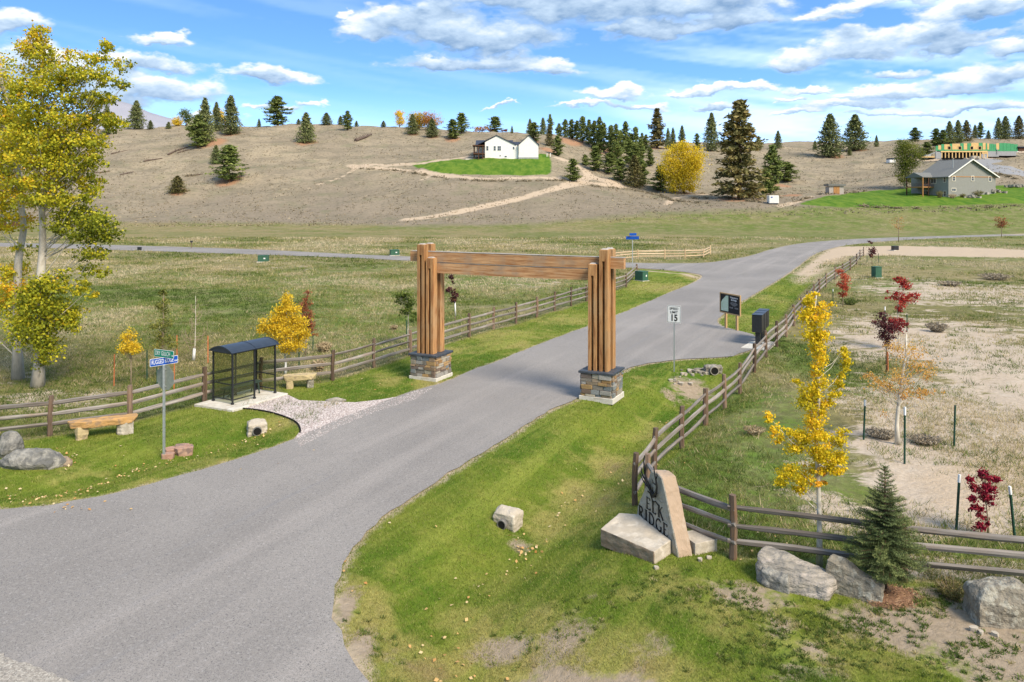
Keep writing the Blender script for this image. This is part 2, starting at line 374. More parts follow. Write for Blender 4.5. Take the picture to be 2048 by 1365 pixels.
def ground_material():
    m, k, b = new_mat('ground_soil')
    pos = k.new('ShaderNodeNewGeometry').outputs['Position']
    fine = k.noise(pos, 7, 5, 0.7); mid = k.noise(pos, 0.9, 5, 0.65, 0.6); vf = k.noise(pos, 40, 3, 0.6)
    edge = k.math('MULTIPLY', k.math('SUBTRACT', k.noise(pos, 1.8, 5, 0.7), 0.5), 1.3)
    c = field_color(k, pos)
    # bare soil
    bare = k.attr('bare')
    soil = k.mix(k.rng(fine, 0.35, 0.65), (0.50, 0.42, 0.335), (0.37, 0.30, 0.23))
    soil = k.mix(k.rng(mid, 0.5, 0.7, 0, 0.6), soil, (0.53, 0.46, 0.38))
    bn = k.math('ADD', k.noise(k.scalev(pos, (0.55, 1.0, 1)), 0.7, 9, 0.78, 0.6), k.math('MULTIPLY', k.math('SUBTRACT', bare, 0.5), 0.72))
    c = k.mix(k.rng(bn, 0.485, 0.545), c, soil)
    # dry hills
    hill = k.attr('hill')
    hn = k.noise(pos, 0.06, 5, 0.65, 0.5)
    hc = k.mix(k.rng(hn, 0.4, 0.6), (0.27, 0.225, 0.165), (0.33, 0.275, 0.195))
    sy_ = k.new('ShaderNodeSeparateXYZ'); k.put(sy_.inputs[0], pos)
    toe_ = k.rng(k.math('ADD', sy_.outputs[1], k.math('MULTIPLY', k.math('SUBTRACT', k.noise(pos, 0.035, 4, 0.6), 0.5), 90.0)), 285, 235, 0, 0.75)
    hc = k.mix(toe_, hc, (0.215, 0.18, 0.14))
    hc = k.mix(k.rng(k.noise(k.scalev(pos, (0.5, 1, 1)), 0.12, 7, 0.75), 0.46, 0.60, 0, 0.75), hc, (0.19, 0.165, 0.12))
    hc = k.mix(k.rng(k.noise(pos, 1.0, 6, 0.75), 0.5, 0.66, 0, 0.75), hc, (0.115, 0.10, 0.072))
    hc = k.mix(k.rng(k.noise(pos, 0.11, 4, 0.6), 0.55, 0.7, 0, 0.5), hc, (0.15, 0.155, 0.09))
    hf = k.rng(k.math('ADD', hill, k.math('MULTIPLY', k.math('SUBTRACT', k.noise(pos, 0.12, 5, 0.65), 0.5), 0.5)), 0.35, 0.65)
    c = k.mix(hf, c, hc)
    # reddish needle litter below the pines on the hills
    lit = k.rng(k.math('ADD', k.attr('litter'), k.math('MULTIPLY', k.math('SUBTRACT', fine, 0.5), 0.5)), 0.3, 0.6, 0, 0.75)
    c = k.mix(lit, c, (0.36, 0.19, 0.11))
    # lawns
    lw = k.attr('lawn')
    lc = lawn_color(k, pos)
    worn = k.rng(k.math('ADD', k.attr('worn'), k.math('MULTIPLY', k.math('SUBTRACT', k.noise(pos, 2.2, 6, 0.72), 0.5), 1.5)), 0.42, 0.72, 0, 1)
    lc = k.mix(worn, lc, k.mix(k.rng(fine, 0.3, 0.7), (0.36, 0.29, 0.22), (0.25, 0.20, 0.14)))
    dl = k.attr('farlawn')
    lc = k.mix(dl, lc, k.mix(k.rng(k.noise(k.scalev(pos, (0.9, 0.25, 1)), 0.5, 4, 0.6, 0.6), 0.38, 0.62), (0.058, 0.135, 0.012), (0.125, 0.195, 0.025)))
    lm = k.rng(k.math('ADD', lw, k.math('MULTIPLY', edge, 0.4)), -0.12, 0.12)
    c = k.mix(lm, c, lc)
    # dirt tracks and disturbed soil
    tr = k.attr('track')
    tm = k.rng(k.math('ADD', tr, k.math('MULTIPLY', k.math('SUBTRACT', k.noise(pos, 0.7, 6, 0.7), 0.5), 2.6)), -0.5, 0.6)
    c = k.mix(tm, c, k.mix(k.rng(fine, 0.3, 0.7), (0.50, 0.405, 0.305), (0.40, 0.315, 0.23)))
    # sandy verge beside the asphalt, and the far asphalt
    ve = k.attr('road')
    c = k.mix(k.rng(k.math('ADD', ve, k.math('MULTIPLY', edge, 0.55)), -0.22, -0.04, 0, 0.9), c, (0.42, 0.34, 0.25))
    fa = k.attr('farroad')
    c = k.mix(k.rng(fa, -0.4, 0.4), c, (0.26, 0.265, 0.28))
    k.put(b.inputs['Base Color'], c); b.inputs['Roughness'].default_value = 0.95; b.inputs['Specular IOR Level'].default_value = 0.1
    hgt = k.math('ADD', k.math('MULTIPLY', mid, 1.0), k.math('ADD', k.math('MULTIPLY', fine, 0.6), k.math('MULTIPLY', vf, 0.15)))
    k.put(b.inputs['Normal'], k.bump(hgt, 0.7, 0.12))
    return m

# ------------------------------------------------------------------ mesh helpers
def link(o, parent=None):
    COL.objects.link(o)
    if parent is not None: o.parent = parent
    return o
def mesh_obj(name, verts, faces, material=None, parent=None, smooth=False, loc=None):
    me = bpy.data.meshes.new(name); me.from_pydata([tuple(v) for v in verts], [], faces); me.update()
    if material: me.materials.append(material)
    if smooth: me.polygons.foreach_set('use_smooth', [True] * len(me.polygons))
    o = bpy.data.objects.new(name, me); link(o, parent)
    if loc is not None: o.location = loc
    return o
def np_mesh(name, V, Fq, material, attrs=None, smooth=False):
    me = bpy.data.meshes.new(name); V = np.asarray(V, np.float32); Fq = np.asarray(Fq, np.int32)
    n, k = Fq.shape
    me.vertices.add(len(V)); me.vertices.foreach_set('co', V.ravel())
    me.loops.add(n * k); me.loops.foreach_set('vertex_index', Fq.ravel())
    me.polygons.add(n); me.polygons.foreach_set('loop_start', np.arange(0, n * k, k, dtype=np.int32))
    me.polygons.foreach_set('loop_total', np.full(n, k, np.int32))
    me.update(calc_edges=True)
    if smooth: me.polygons.foreach_set('use_smooth', np.ones(n, bool))
    for a, v in (attrs or {}).items():
        at = me.attributes.new(a, 'FLOAT', 'POINT'); at.data.foreach_set('value', np.asarray(v, np.float32))
    me.materials.append(material)
    return me
def tag(o, label=None, cat=None, group=None, kind=None):
    if label: o['label'] = label
    if cat: o['category'] = cat
    if group: o['group'] = group
    if kind: o['kind'] = kind
    return o
def thing(name, label, cat, loc=(0, 0, 0), rz=0.0, group=None):
    o = bpy.data.objects.new(name, None); COL.objects.link(o); o.location = loc; o.rotation_euler = (0, 0, rz)
    return tag(o, label, cat, group)
def copy_tree(o, parent=None):
    c = o.copy(); COL.objects.link(c); c.parent = parent
    for ch in list(o.children): copy_tree(ch, c)
    return c
class MB:
    def __init__(s): s.v = []; s.f = []
    def add(s, V, Fs):
        n = len(s.v); s.v += [tuple(q) for q in V]; s.f += [tuple(i + n for i in f) for f in Fs]; return s
    def box(s, c, d, R=None, taper=1.0):
        """box with centre c and size d"""
        V = []
        for z in (-1, 1):
            t = taper if z > 0 else 1.0
            for x, y in ((-1, -1), (1, -1), (1, 1), (-1, 1)):
                p = Vector((x * d[0] / 2 * t, y * d[1] / 2 * t, z * d[2] / 2))
                if R is not None: p = R @ p
                V.append(p + Vector(c))
        return s.add(V, [(3, 2, 1, 0), (4, 5, 6, 7), (0, 1, 5, 4), (1, 2, 6, 5), (2, 3, 7, 6), (3, 0, 4, 7)])
    def bar(s, a, b, w, h=None, up=Vector((0, 0, 1))):
        a = Vector(a); b = Vector(b); h = h or w; d = (b - a); L = d.length; d.normalize()
        x = d.cross(up)
        if x.length < 1e-4: x = Vector((1, 0, 0))
        x.normalize(); y = x.cross(d)
        V = []
        for p in (a, b):
            for i, j in ((-1, -1), (1, -1), (1, 1), (-1, 1)): V.append(p + x * (i * w / 2) + y * (j * h / 2))
        return s.add(V, [(3, 2, 1, 0), (4, 5, 6, 7), (0, 1, 5, 4), (1, 2, 6, 5), (2, 3, 7, 6), (3, 0, 4, 7)])
    def tube(s, pts, rad, n=8, cap=True):
        pts = [Vector(p) for p in pts]
        if not isinstance(rad, (list, tuple)): rad = [rad] * len(pts)
        V = []; Fs = []
        prev = None
        for i, p in enumerate(pts):
            d = (pts[min(i + 1, len(pts) - 1)] - pts[max(i - 1, 0)]).normalized()
            ref = prev if prev is not None else (Vector((1, 0, 0)) if abs(d.x) < 0.9 else Vector((0, 1, 0)))
            x = (ref - d * ref.dot(d)).normalized(); y = d.cross(x); prev = x
            for k in range(n):
                a = 2 * math.pi * k / n
                V.append(p + (x * math.cos(a) + y * math.sin(a)) * rad[i])
        for i in range(len(pts) - 1):
            for k in range(n):
                a = i * n + k; b = i * n + (k + 1) % n
                Fs.append((a, b, b + n, a + n))
        if cap: Fs += [tuple(range(n - 1, -1, -1)), tuple(range((len(pts) - 1) * n, len(pts) * n))]
        return s.add(V, Fs)
    def prism(s, base, z0, z1):
        """vertical prism on a ccw outline"""
        n = len(base)
        V = [(x, y, z0) for x, y in base] + [(x, y, z1) for x, y in base]
        return s.add(V, [tuple(range(n - 1, -1, -1)), tuple(range(n, 2 * n))] + [(i, (i + 1) % n, (i + 1) % n + n, i + n) for i in range(n)])
    def ext(s, poly, vec):
        """extrude a planar 3-D polygon along vec"""
        n = len(poly); V = [Vector(p) for p in poly] + [Vector(p) + Vector(vec) for p in poly]
        return s.add(V, [tuple(range(n - 1, -1, -1)), tuple(range(n, 2 * n))] + [(i, (i + 1) % n, (i + 1) % n + n, i + n) for i in range(n)])
    def build(s, name, material, parent=None, smooth=False, loc=None, bevel=0.0):
        o = mesh_obj(name, s.v, s.f, material, parent, smooth, loc)
        bm = bmesh.new(); bm.from_mesh(o.data)
        if bevel: bmesh.ops.bevel(bm, geom=[e for e in bm.edges], offset=bevel, segments=1, affect='EDGES', profile=0.5)
        bmesh.ops.recalc_face_normals(bm, faces=bm.faces); bm.to_mesh(o.data); bm.free()
        return o

# ------------------------------------------------------------------ ground sheet
HOUSE_LAWN = Gs([(820,326),(850,322),(900,319),(960,318),(1000,318),(1040,315),(1070,310),(1095,309),(1103,325),(1102,349),(1060,351),(990,350),(920,350),(870,346),(830,335)])
GREY_LAWN = Gs([(1597,410),(1640,396),(1700,386),(1760,381),(1830,376),(1990,372),(2060,370),(2300,366),(2400,400),(2300,403),(2048,407),(1900,411),(1780,414),(1680,415)])
_PM = HOUSE_LAWN  # (x, y) outlines on the hill
L_RIGHT = flats([(735,1365),(708,1330),(688,1290),(668,1240),(665,1200),(680,1150),(706,1095),(750,1050),(800,1010),(850,980),(900,945),(950,915),(1000,884),(1050,850),(1100,821),(1157,797),(1262,735),(1340,721),(1420,716),(1480,706),(1515,700),(1450,780),(1410,832),(1365,878),(1310,930),(1271,992),(1320,1040),(1464,1124),(1620,1130),(1810,1165),(2100,1190),(2200,1300),(2300,1500),(1500,1700),(900,1700)])
L_STRIP = flats([(1434,643),(1442,634),(1470,612),(1500,594),(1560,558),(1580,548),(1640,548),(1600,590),(1560,640),(1530,672),(1510,672),(1470,660),(1442,651)])
L_LEFT = flats([(-500,1070),(0,1020),(100,1010),(200,993),(300,968),(400,940),(500,910),(560,890),(600,873),(601,861),(571,834),(508,819),(460,815),(405,806),(330,830),(260,850),(100,876),(0,884),(-500,930)])
L_GATE = flats([(575,789),(598,800),(654,803),(710,805),(756,800),(801,793),(880,768),(1000,721),(1120,673),(1230,632),(1340,585),(1403,556),(1375,545),(1280,538),(1255,572),(1173,604),(1075,636),(990,660),(938,675),(820,712),(749,736),(665,762),(600,770),(560,775)])
DRYB = [(1240,895,50,24,.8),(1170,950,55,24,.85),(1100,1000,40,24,.6),(1310,830,34,16,.6),(1230,990,50,34,.45),(940,1180,60,40,.4),(980,1250,90,40,.75),(1120,1290,120,50,.95),(1240,1340,120,40,1.0),(850,1300,90,50,1.0),(740,1240,40,60,.8),(700,1180,24,30,.7),(1050,1200,60,30,.6),(1330,1180,80,24,.5),(1420,1240,70,40,.5),(1540,1230,50,26,.5),(1700,1300,120,40,.5),(1180,1130,50,24,.3),(560,845,40,10,.6),(420,925,80,14,.5),(300,965,60,8,.6),(120,1000,100,6,.6),(150,930,60,16,.35),(880,700,60,10,.6),(1000,670,80,10,.55),(1130,640,70,8,.5),(860,765,30,8,.9),(1020,690,60,8,.6),(1330,575,60,8,.8),(1390,555,20,6,1.0),(770,760,30,12,.5),(1280,760,30,12,.3),(1500,640,30,20,.4),(1540,600,30,10,.5)]
def dry_at(X, Y, mask=None):
    o = np.zeros(X.shape); m = (Y > 5) & (Y < 200) if mask is None else mask
    for (px, py, rx, ry, s) in DRYB:
        cx, cy = flat(px, py); o[m] = np.maximum(o[m], s * np.exp(-.5 * (((X[m] - cx) / (rx / F * cy)) ** 2 + ((Y[m] - cy) / (ry * cy * cy / (F * CZ))) ** 2)))
    return o
def ground_sheet():
    fa = math.radians(38)
    az = np.concatenate([np.linspace(-math.pi, -fa, 60, endpoint=False), np.linspace(-fa, fa, 560, endpoint=False), np.linspace(fa, math.pi, 60, endpoint=False)])
    rad = [3.0]
    while rad[-1] < 9000:
        r = rad[-1]; q = 1.02 if r < 9 else (1.0085 if r < 60 else (1.011 if r < 460 else 1.12))
        rad.append(r * q)
    rad = np.array(rad)
    R, A = np.meshgrid(rad, az, indexing='ij')
    X = R * np.sin(A); Y = R * np.cos(A)
    Z = ground(X.ravel(), Y.ravel()).reshape(X.shape)
    n, m = X.shape
    V = np.stack([X, Y, Z], -1).reshape(-1, 3)
    V = np.vstack([V, [[0, 0, 0]]])
    i = np.arange(n - 1)[:, None]; j = np.arange(m)[None, :]; j2 = (j + 1) % m
    Q = np.stack([i * m + j, i * m + j2, (i + 1) * m + j2, (i + 1) * m + j], -1).reshape(-1, 4)[:, ::-1]
    x = V[:, 0].astype(float); y = V[:, 1].astype(float); N = len(x)
    vis = (y > 5)
    def field(fn, mask, default):
        o = np.full(N, default, float)
        if mask.any(): o[mask] = fn(x[mask], y[mask])
        return o
    near = vis & (y < 230)
    attrs = {}
    road = field(lambda a, b: poly_sd(roadP[::2], a, b), near, -99.0); attrs['road'] = road
    def lawns(a, b):
        r = np.full(a.shape, -99.0)
        for P in (L_RIGHT, L_STRIP, L_LEFT, L_GATE): r = np.maximum(r, poly_sd(P, a, b))
        return r
    lw = field(lawns, near & (y < 130) , -99.0)
    far_l = field(lambda a, b: np.maximum(poly_sd(HOUSE_LAWN, a, b), poly_sd(GREY_LAWN, a, b)), (y > 170) & (y < 400), -99.0)
    attrs['lawn'] = np.maximum(lw, far_l * 0.3); attrs['farlawn'] = (far_l > lw).astype(float)
    # tracks on the hill and the dirt drive: polylines with half widths (metres)
    TRK = [([(812,440),(870,433),(930,422),(1000,407),(1050,395),(1100,381),(1140,371),(1180,367),(1240,374)], 2.0),
           ([(1130,371),(1160,362),(1180,352),(1168,338),(1140,325),(1115,316)], 2.2),
           ([(700,332),(760,330),(820,328),(870,322),(930,314),(955,312)], 2.0),
           ([(700,332),(720,335),(780,338),(850,345),(900,353),(950,357),(1000,358),(1100,357),(1130,357)], 1.8),
           ([(618,376),(660,363),(705,343),(712,334)], 0.8),([(800,367),(840,362),(860,353),(880,350)], 0.7),
           ([(1335,410),(1345,397),(1375,391),(1420,390),(1480,392)], 1.2),([(1180,352),(1215,362),(1240,372)], 2.6),
           ([(1560,414),(1590,405),(1620,394)], 1.3),([(1830,318),(1900,321),(1960,316),(2000,306),(2060,302)], 3.5),([(1925,280),(1945,272)], 1.5),
           ([(270,455),(420,452),(560,446)], 0.25),
           ([(1250,540.0),(1370,548.5),(1400,558)], 0.35)]
    tr = np.full(N, -99.0)
    hm = (y > 60) & (y < 420)
    for pts, hw in TRK:
        d = line_d(Gs(pts), x[hm], y[hm]); tr[hm] = np.maximum(tr[hm], (hw - d) * (1.0 if hw > 1 else 2.0))
    drive = flats([(1590,548),(1625,520),(1655,500),(1676,494),(1800,492),(2048,500),(2400,505),(2400,522),(2048,515.5),(1860,513),(1738,511),(1690,513),(1660,520),(1630,540),(1600,556)])
    sh = flats([(1585,560),(1600,548),(1650,512),(1700,505),(1690,518),(1655,538),(1620,562),(1600,570)])
    nm = near & (y < 200)
    tr[nm] = np.maximum(tr[nm], np.maximum(poly_sd(drive, x[nm], y[nm]), poly_sd(sh, x[nm], y[nm]) * 0.6) * 1.2)
    path = flats([(2200,820),(2048,880),(1960,905),(1880,925),(1800,950),(1850,985),(1880,1020),(1960,1050),(2100,1010),(2300,960)])
    tr[nm] = np.maximum(tr[nm], poly_sd(path, x[nm], y[nm]) * 2.0 - 0.3)
    bl = flats([(-20,1395),(-40,1310),(0,1316),(70,1338),(140,1364),(150,1400),(60,1500),(-30,1500)])
    attrs['track'] = tr
    # hills begin behind the valley; the toe bends
    toe = np.interp(np.degrees(np.arctan2(x, np.maximum(y, 1))), [-40, -33, -25, -15, -8, 0, 6, 10, 18, 40], [228, 232, 226, 222, 212, 214, 220, 222, 224, 240])
    attrs['hill'] = np.clip((y - toe) / 26 + 0.5, 0, 1)
    def blobs(L):
        o = np.zeros(N)
        for (px, py, rx, ry, s) in L:
            cx, cy = flat(px, py); ex = rx / F * cy; ey = ry * cy * cy / (F * CZ)
            o[near] = np.maximum(o[near], s * np.exp(-0.5 * (((x[near] - cx) / ex) ** 2 + ((y[near] - cy) / ey) ** 2)))
        return o
    attrs['worn'] = blobs([(690,1210,22,45,0.9),(722,1290,30,40,1.0),(800,1300,60,45,0.42),(1010,1235,60,22,0.95),(1130,1245,70,30,0.8),(1100,1320,90,38,1.0),(1210,1350,90,34,0.95),(1300,1290,60,30,0.6),(1040,1180,50,30,0.35),
        (1180,1190,60,30,0.4),(1330,1160,60,25,0.3),(1500,1195,70,30,0.85),(1560,1250,60,30,0.6),(1800,1250,110,50,1.0),(1930,1260,120,55,1.0),(2010,1320,120,60,1.0),(1700,1240,40,30,0.75),(1620,1300,50,40,0.6),
        (1620,1350,90,30,0.6),(1880,1190,60,16,0.8),(1795,1190,45,18,1.0),(1100,960,40,26,0.25),(1040,1040,28,14,0.6),(1380,760,34,12,0.9),(1340,770,20,10,0.7),(870,775,20,8,0.6),(905,690,30,10,0.4),(860,700,22,8,0.5),(565,830,20,8,0.4),(345,902,25,8,0.4)])
    attrs['dry'] = dry_at(x, y, near)
    bz = blobs([(1950,700,170,60,0.8),(1990,850,180,80,1.0),(1870,900,120,50,0.85),(1950,980,150,50,1.05),(1800,1040,120,30,0.8),(1620,930,60,30,0.5),(2000,590,140,24,0.75),(1850,590,80,20,0.5),(1700,690,60,30,0.45),(1640,1010,90,40,0.6),(1900,1130,120,20,0.7),
        (100,800,160,26,0.85),(200,790,90,20,0.8),(40,760,60,20,0.6),(330,810,60,14,0.5),(1080,565,100,14,0.62),(1150,575,60,12,0.6),(560,535,220,10,0.6),(120,525,160,10,0.45),(800,540,80,8,0.5),(250,560,120,10,0.42),(1940,500,160,8,0.8),(1600,500,60,10,0.5),
        (2300,800,250,120,0.9),(1900,660,140,30,0.5)])
    ang = x / np.maximum(y, 1)
    rightf = np.clip((ang - 0.30) / 0.12, 0, 1) * near * (y < 110)
    attrs['bare'] = np.clip(0.12 + 0.20 * rightf + 0.56 * bz, 0, 1.1)
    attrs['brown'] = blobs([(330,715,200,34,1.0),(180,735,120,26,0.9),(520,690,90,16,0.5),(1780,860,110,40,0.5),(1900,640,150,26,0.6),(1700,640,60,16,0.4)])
    lush = blobs([(1420,900,110,80,1.0),(1480,800,70,60,0.9),(1560,700,60,40,0.8),(1500,930,110,50,1.0),(1420,1010,80,50,0.9),(1620,1090,200,22,0.9),(1900,1080,160,30,0.7),(450,600,300,60,0.5),(250,650,260,60,0.35),(700,620,160,60,0.6),(1000,570,140,20,0.6),
        (1750,440,400,20,0.5),(1500,450,200,14,0.4),(330,790,60,30,0.7),(700,660,80,40,0.7),(1700,770,60,40,0.5)])
    attrs['lush'] = lush
    fr = Gs([(2300,372),(2048,353),(2000,346),(1960,340),(1935,333),(1925,326),(1950,319),(1990,318),(2010,322),(1975,328),(2048,343),(2300,360)])
    o = np.full(N, -99.0); mk = (y > 200) & (y < 400); o[mk] = poly_sd(fr, x[mk], y[mk]) ; attrs['farroad'] = o
    LIT = [(612,287,30),(458,362,34),(432,327,10),(420,285,44),(462,268,24),(355,384,22),(825,268,18),(864,274,20),(905,278,22),(1140,282,40),(1210,304,40),(1095,300,24),(1060,285,26),(1314,296,26),(1660,313,34),(1710,300,30),(1479,400,60),(1560,372,30),(1367,386,24),(1580,392,30)]
    li = np.zeros(N)
    for px, py, r in LIT:
        p = G(px, py); rr = r / F * p.y
        dx_, dy_ = x[hm] - p.x, y[hm] - p.y
        li[hm] = np.maximum(li[hm], np.exp(-0.5 * (dx_ ** 2 + (dy_ / 1.3) ** 2) / (rr * 0.55) ** 2))
    attrs['litter'] = li
    me = np_mesh('ground', V, Q, ground_material(), attrs, smooth=True)
    o = bpy.data.objects.new('ground', me); link(o); o['kind'] = 'structure'
    # close the small hole under the camera
    c = [(3.0 * math.sin(a), 3.0 * math.cos(a), -0.026) for a in np.linspace(0, 2 * math.pi, 24, endpoint=False)]
    q = mesh_obj('ground', c, [tuple(range(24))[::-1]], me.materials[0]); q['kind'] = 'structure'
    return o
ground_obj = ground_sheet()

def asphalt_material(tone=1.0):
    m, k, b = new_mat('asphalt')
    pos = k.new('ShaderNodeNewGeometry').outputs['Position']
    big = k.noise(pos, 0.12, 4, 0.6, 0.6); sp = k.noise(pos, 55, 2, 0.6); sp2 = k.noise(pos, 14, 4, 0.7)
    c = k.mix(k.rng(big, 0.35, 0.65), (0.222, 0.206, 0.195), (0.285, 0.265, 0.250))
    rot = k.new('ShaderNodeVectorRotate', rotation_type='Z_AXIS'); k.put(rot.inputs[0], pos); rot.inputs['Angle'].default_value = math.radians(26.5)
    trk = k.noise(k.scalev(rot.outputs[0], (0.9, 0.045, 1)), 0.8, 4, 0.6, 0.2)
    c = k.mix(k.rng(trk, 0.5, 0.66, 0, 0.55), c, (0.35, 0.32, 0.30))
    c = k.mix(k.rng(k.noise(k.scalev(rot.outputs[0], (3.0, 0.10, 1)), 0.8, 5, 0.65), 0.58, 0.68, 0, 0.35), c, (0.20, 0.20, 0.215))
    c = k.mix(k.rng(sp, 0.52, 0.62, 0, 0.75), c, (0.10, 0.10, 0.105))
    vd = k.new('ShaderNodeTexVoronoi'); vd.inputs['Scale'].default_value = 9; k.put(vd.inputs['Vector'], pos)
    c = k.mix(k.rng(vd.outputs[0], 0.10, 0.17, 0.75, 0), c, (0.085, 0.08, 0.085))
    c = k.mix(k.rng(sp2, 0.54, 0.68, 0, 0.55), c, (0.38, 0.365, 0.355))
    # hair cracks
    cr = k.new('ShaderNodeTexVoronoi', feature='DISTANCE_TO_EDGE'); cr.inputs['Scale'].default_value = 0.16
    k.put(cr.inputs['Vector'], k.vmath('ADD', pos, k.scalev(k.noise(pos, 0.5, 5, 0.7, out=1), (1.6, 1.6, 0))))
    c = k.mix(k.math('MULTIPLY', k.rng(cr.outputs[0], 0.0, 0.004, 1, 0), k.rng(big, 0.5, 0.6, 0, 0.5)), c, (0.10, 0.10, 0.11))
    k.put(b.inputs['Base Color'], c); b.inputs['Roughness'].default_value = 0.88; b.inputs['Specular IOR Level'].default_value = 0.25
    k.put(b.inputs['Normal'], k.bump(k.math('ADD', sp, k.math('MULTIPLY', sp2, 0.5)), 0.35, 0.01))
    return m
ASPHALT = asphalt_material()
def poly_sheet(name, P, z, material, kind='structure'):
    bm = bmesh.new(); vs = [bm.verts.new((x, y, z)) for x, y in P]
    es = [bm.edges.new((vs[i], vs[(i + 1) % len(vs)])) for i in range(len(vs))]
    bmesh.ops.triangle_fill(bm, use_beauty=True, edges=es)
    bmesh.ops.recalc_face_normals(bm, faces=bm.faces)
    if sum(f.normal.z * f.calc_area() for f in bm.faces) < 0: bmesh.ops.reverse_faces(bm, faces=bm.faces)
    me = bpy.data.meshes.new(name); bm.to_mesh(me); bm.free(); me.materials.append(material)
    o = bpy.data.objects.new(name, me); link(o)
    if kind: o['kind'] = kind
    return o
poly_sheet('road', roadP, 0.006, ASPHALT)

def gravel_material():
    m, k, b = new_mat('pink_gravel')
    pos = k.new('ShaderNodeNewGeometry').outputs['Position']
    v = k.new('ShaderNodeTexVoronoi'); v.inputs['Scale'].default_value = 26; k.put(v.inputs['Vector'], pos)
    sx = k.new('ShaderNodeSeparateColor'); k.put(sx.inputs[0], v.outputs['Color'])
    c = k.ramp(sx.outputs[0], [(0.0, (0.24, 0.19, 0.18)), (0.3, (0.40, 0.34, 0.32)), (0.65, (0.50, 0.44, 0.43)), (1.0, (0.68, 0.63, 0.62))])
    k.put(b.inputs['Base Color'], c); b.inputs['Roughness'].default_value = 0.9
    k.put(b.inputs['Normal'], k.bump(v.outputs['Distance'], 0.8, 0.03))
    return m
GRAVELM = gravel_material()
gr = poly_sheet('gravel', gravP, 0.0, GRAVELM, None)
gr['kind'] = 'structure'
VG = mat('verge_gravel', (0.42, 0.38, 0.33), (0.22, 0.20, 0.18), 14, rough=0.95, bump=0.9, bdist=0.03, c3=(0.55, 0.51, 0.45), s3=30)
gsub = flats([(-120,1400),(-60,1290),(-20,1300),(0,1308),(30,1322),(70,1333),(105,1350),(140,1362),(190,1390),(240,1430),(60,1560),(-60,1560)])
poly_sheet('gravel_verge', smooth_poly(gsub, 0.06, 0.03, 8), 0.011, VG)
# loose stones along the south verge, and pebbles on the gravel
def scatter_stones(name, label, P, n, s0, s1, material, z, seed):
    r = np.random.RandomState(seed); xs = [p[0] for p in P]; ys = [p[1] for p in P]
    X = r.uniform(min(xs), max(xs), n * 4); Y = r.uniform(min(ys), max(ys), n * 4)
    k = poly_sd(P, X, Y) > 0.02; X = X[k][:n]; Y = Y[k][:n]; n = len(X)
    s = r.uniform(s0, s1, n); base = np.array([(1,0,0),(0,1,0),(-1,0,0),(0,-1,0),(0,0,0.7)])
    V = base[None] * (s[:, None, None] * r.uniform(0.6, 1.3, (n, 5, 1))); a = r.uniform(0, 6.28, n)
    c, t = np.cos(a)[:, None], np.sin(a)[:, None]
    V = np.stack([V[..., 0] * c - V[..., 1] * t, V[..., 0] * t + V[..., 1] * c, V[..., 2]], -1) + np.stack([X, Y, np.full(n, z)], -1)[:, None]
    Fa = np.array([(0,1,4),(1,2,4),(2,3,4),(3,0,4)])[None] + (np.arange(n) * 5)[:, None, None]
    me = np_mesh(name, V.reshape(-1, 3), Fa.reshape(-1, 3), material, {'tint': np.repeat(r.uniform(0, 1, n), 5)})
    o = bpy.data.objects.new(name, me); link(o); tag(o, label, None, None, 'stuff'); return o
PEBM = leaf_mat('pebble', [(0.0, (0.26, 0.20, 0.19)), (0.4, (0.45, 0.38, 0.36)), (1.0, (0.74, 0.69, 0.68))], trans=0)
scatter_stones('pebbles', 'pinkish pebbles spread over the path beside the bus shelter', gravP, 9000, 0.012, 0.03, PEBM, 0.0, 4)
# ------------------------------------------------------------------ materials of things
def wood_mat(name, c1, c2, c3, vary=0.2, stretch=(1.5, 14, 14)):
    m, k, b = new_mat(name)
    co = k.new('ShaderNodeTexCoord').outputs['Object']
    r = k.new('ShaderNodeObjectInfo').outputs['Random']
    off = k.new('ShaderNodeCombineXYZ'); k.put(off.inputs[0], k.math('MULTIPLY', r, 37.0)); k.put(off.inputs[1], k.math('MULTIPLY', r, 11.0))
    p = k.vmath('ADD', k.scalev(co, stretch), off.outputs[0])
    g = k.noise(p, 1.0, 6, 0.65, 0.4); g2 = k.noise(k.scalev(co, (0.9, 0.9, 0.9)), 1.1, 4, 0.6)
    c = k.mix(k.rng(g, 0.35, 0.65), c1, c2)
    c = k.mix(k.rng(k.math('ADD', g2, k.math('MULTIPLY', k.math('SUBTRACT', g, 0.5), 0.5)), 0.48, 0.66, 0, 0.9), c, c3)
    crack = k.rng(k.noise(p, 2.3, 3, 0.7, 0.2), 0.62, 0.72, 0, 0.7)
    c = k.mix(crack, c, tuple(v * 0.3 for v in c1))
    h = k.new('ShaderNodeHueSaturation'); k.put(h.inputs['Value'], k.rng(r, 0, 1, 1 - vary, 1 + vary)); k.put(h.inputs['Color'], c)
    k.put(b.inputs['Base Color'], h.outputs[0]); b.inputs['Roughness'].default_value = 0.85; b.inputs['Specular IOR Level'].default_value = 0.15
    k.put(b.inputs['Normal'], k.bump(k.math('ADD', g, k.math('MULTIPLY', crack, -0.6)), 0.5, 0.012))
    return m
RAILM = wood_mat('weathered_rail', (0.14, 0.122, 0.11), (0.32, 0.30, 0.285), (0.17, 0.115, 0.08), 0.28)
POSTM = wood_mat('weathered_post', (0.125, 0.082, 0.058), (0.20, 0.15, 0.115), (0.24, 0.12, 0.055), 0.4, (14, 14, 1.5))
NEWRAIL = wood_mat('fresh_rail', (0.52, 0.36, 0.22), (0.64, 0.50, 0.36), (0.50, 0.42, 0.34), 0.15)
NEWPOST = wood_mat('fresh_post', (0.50, 0.34, 0.19), (0.60, 0.46, 0.30), (0.42, 0.34, 0.26), 0.2, (14, 14, 1.5))
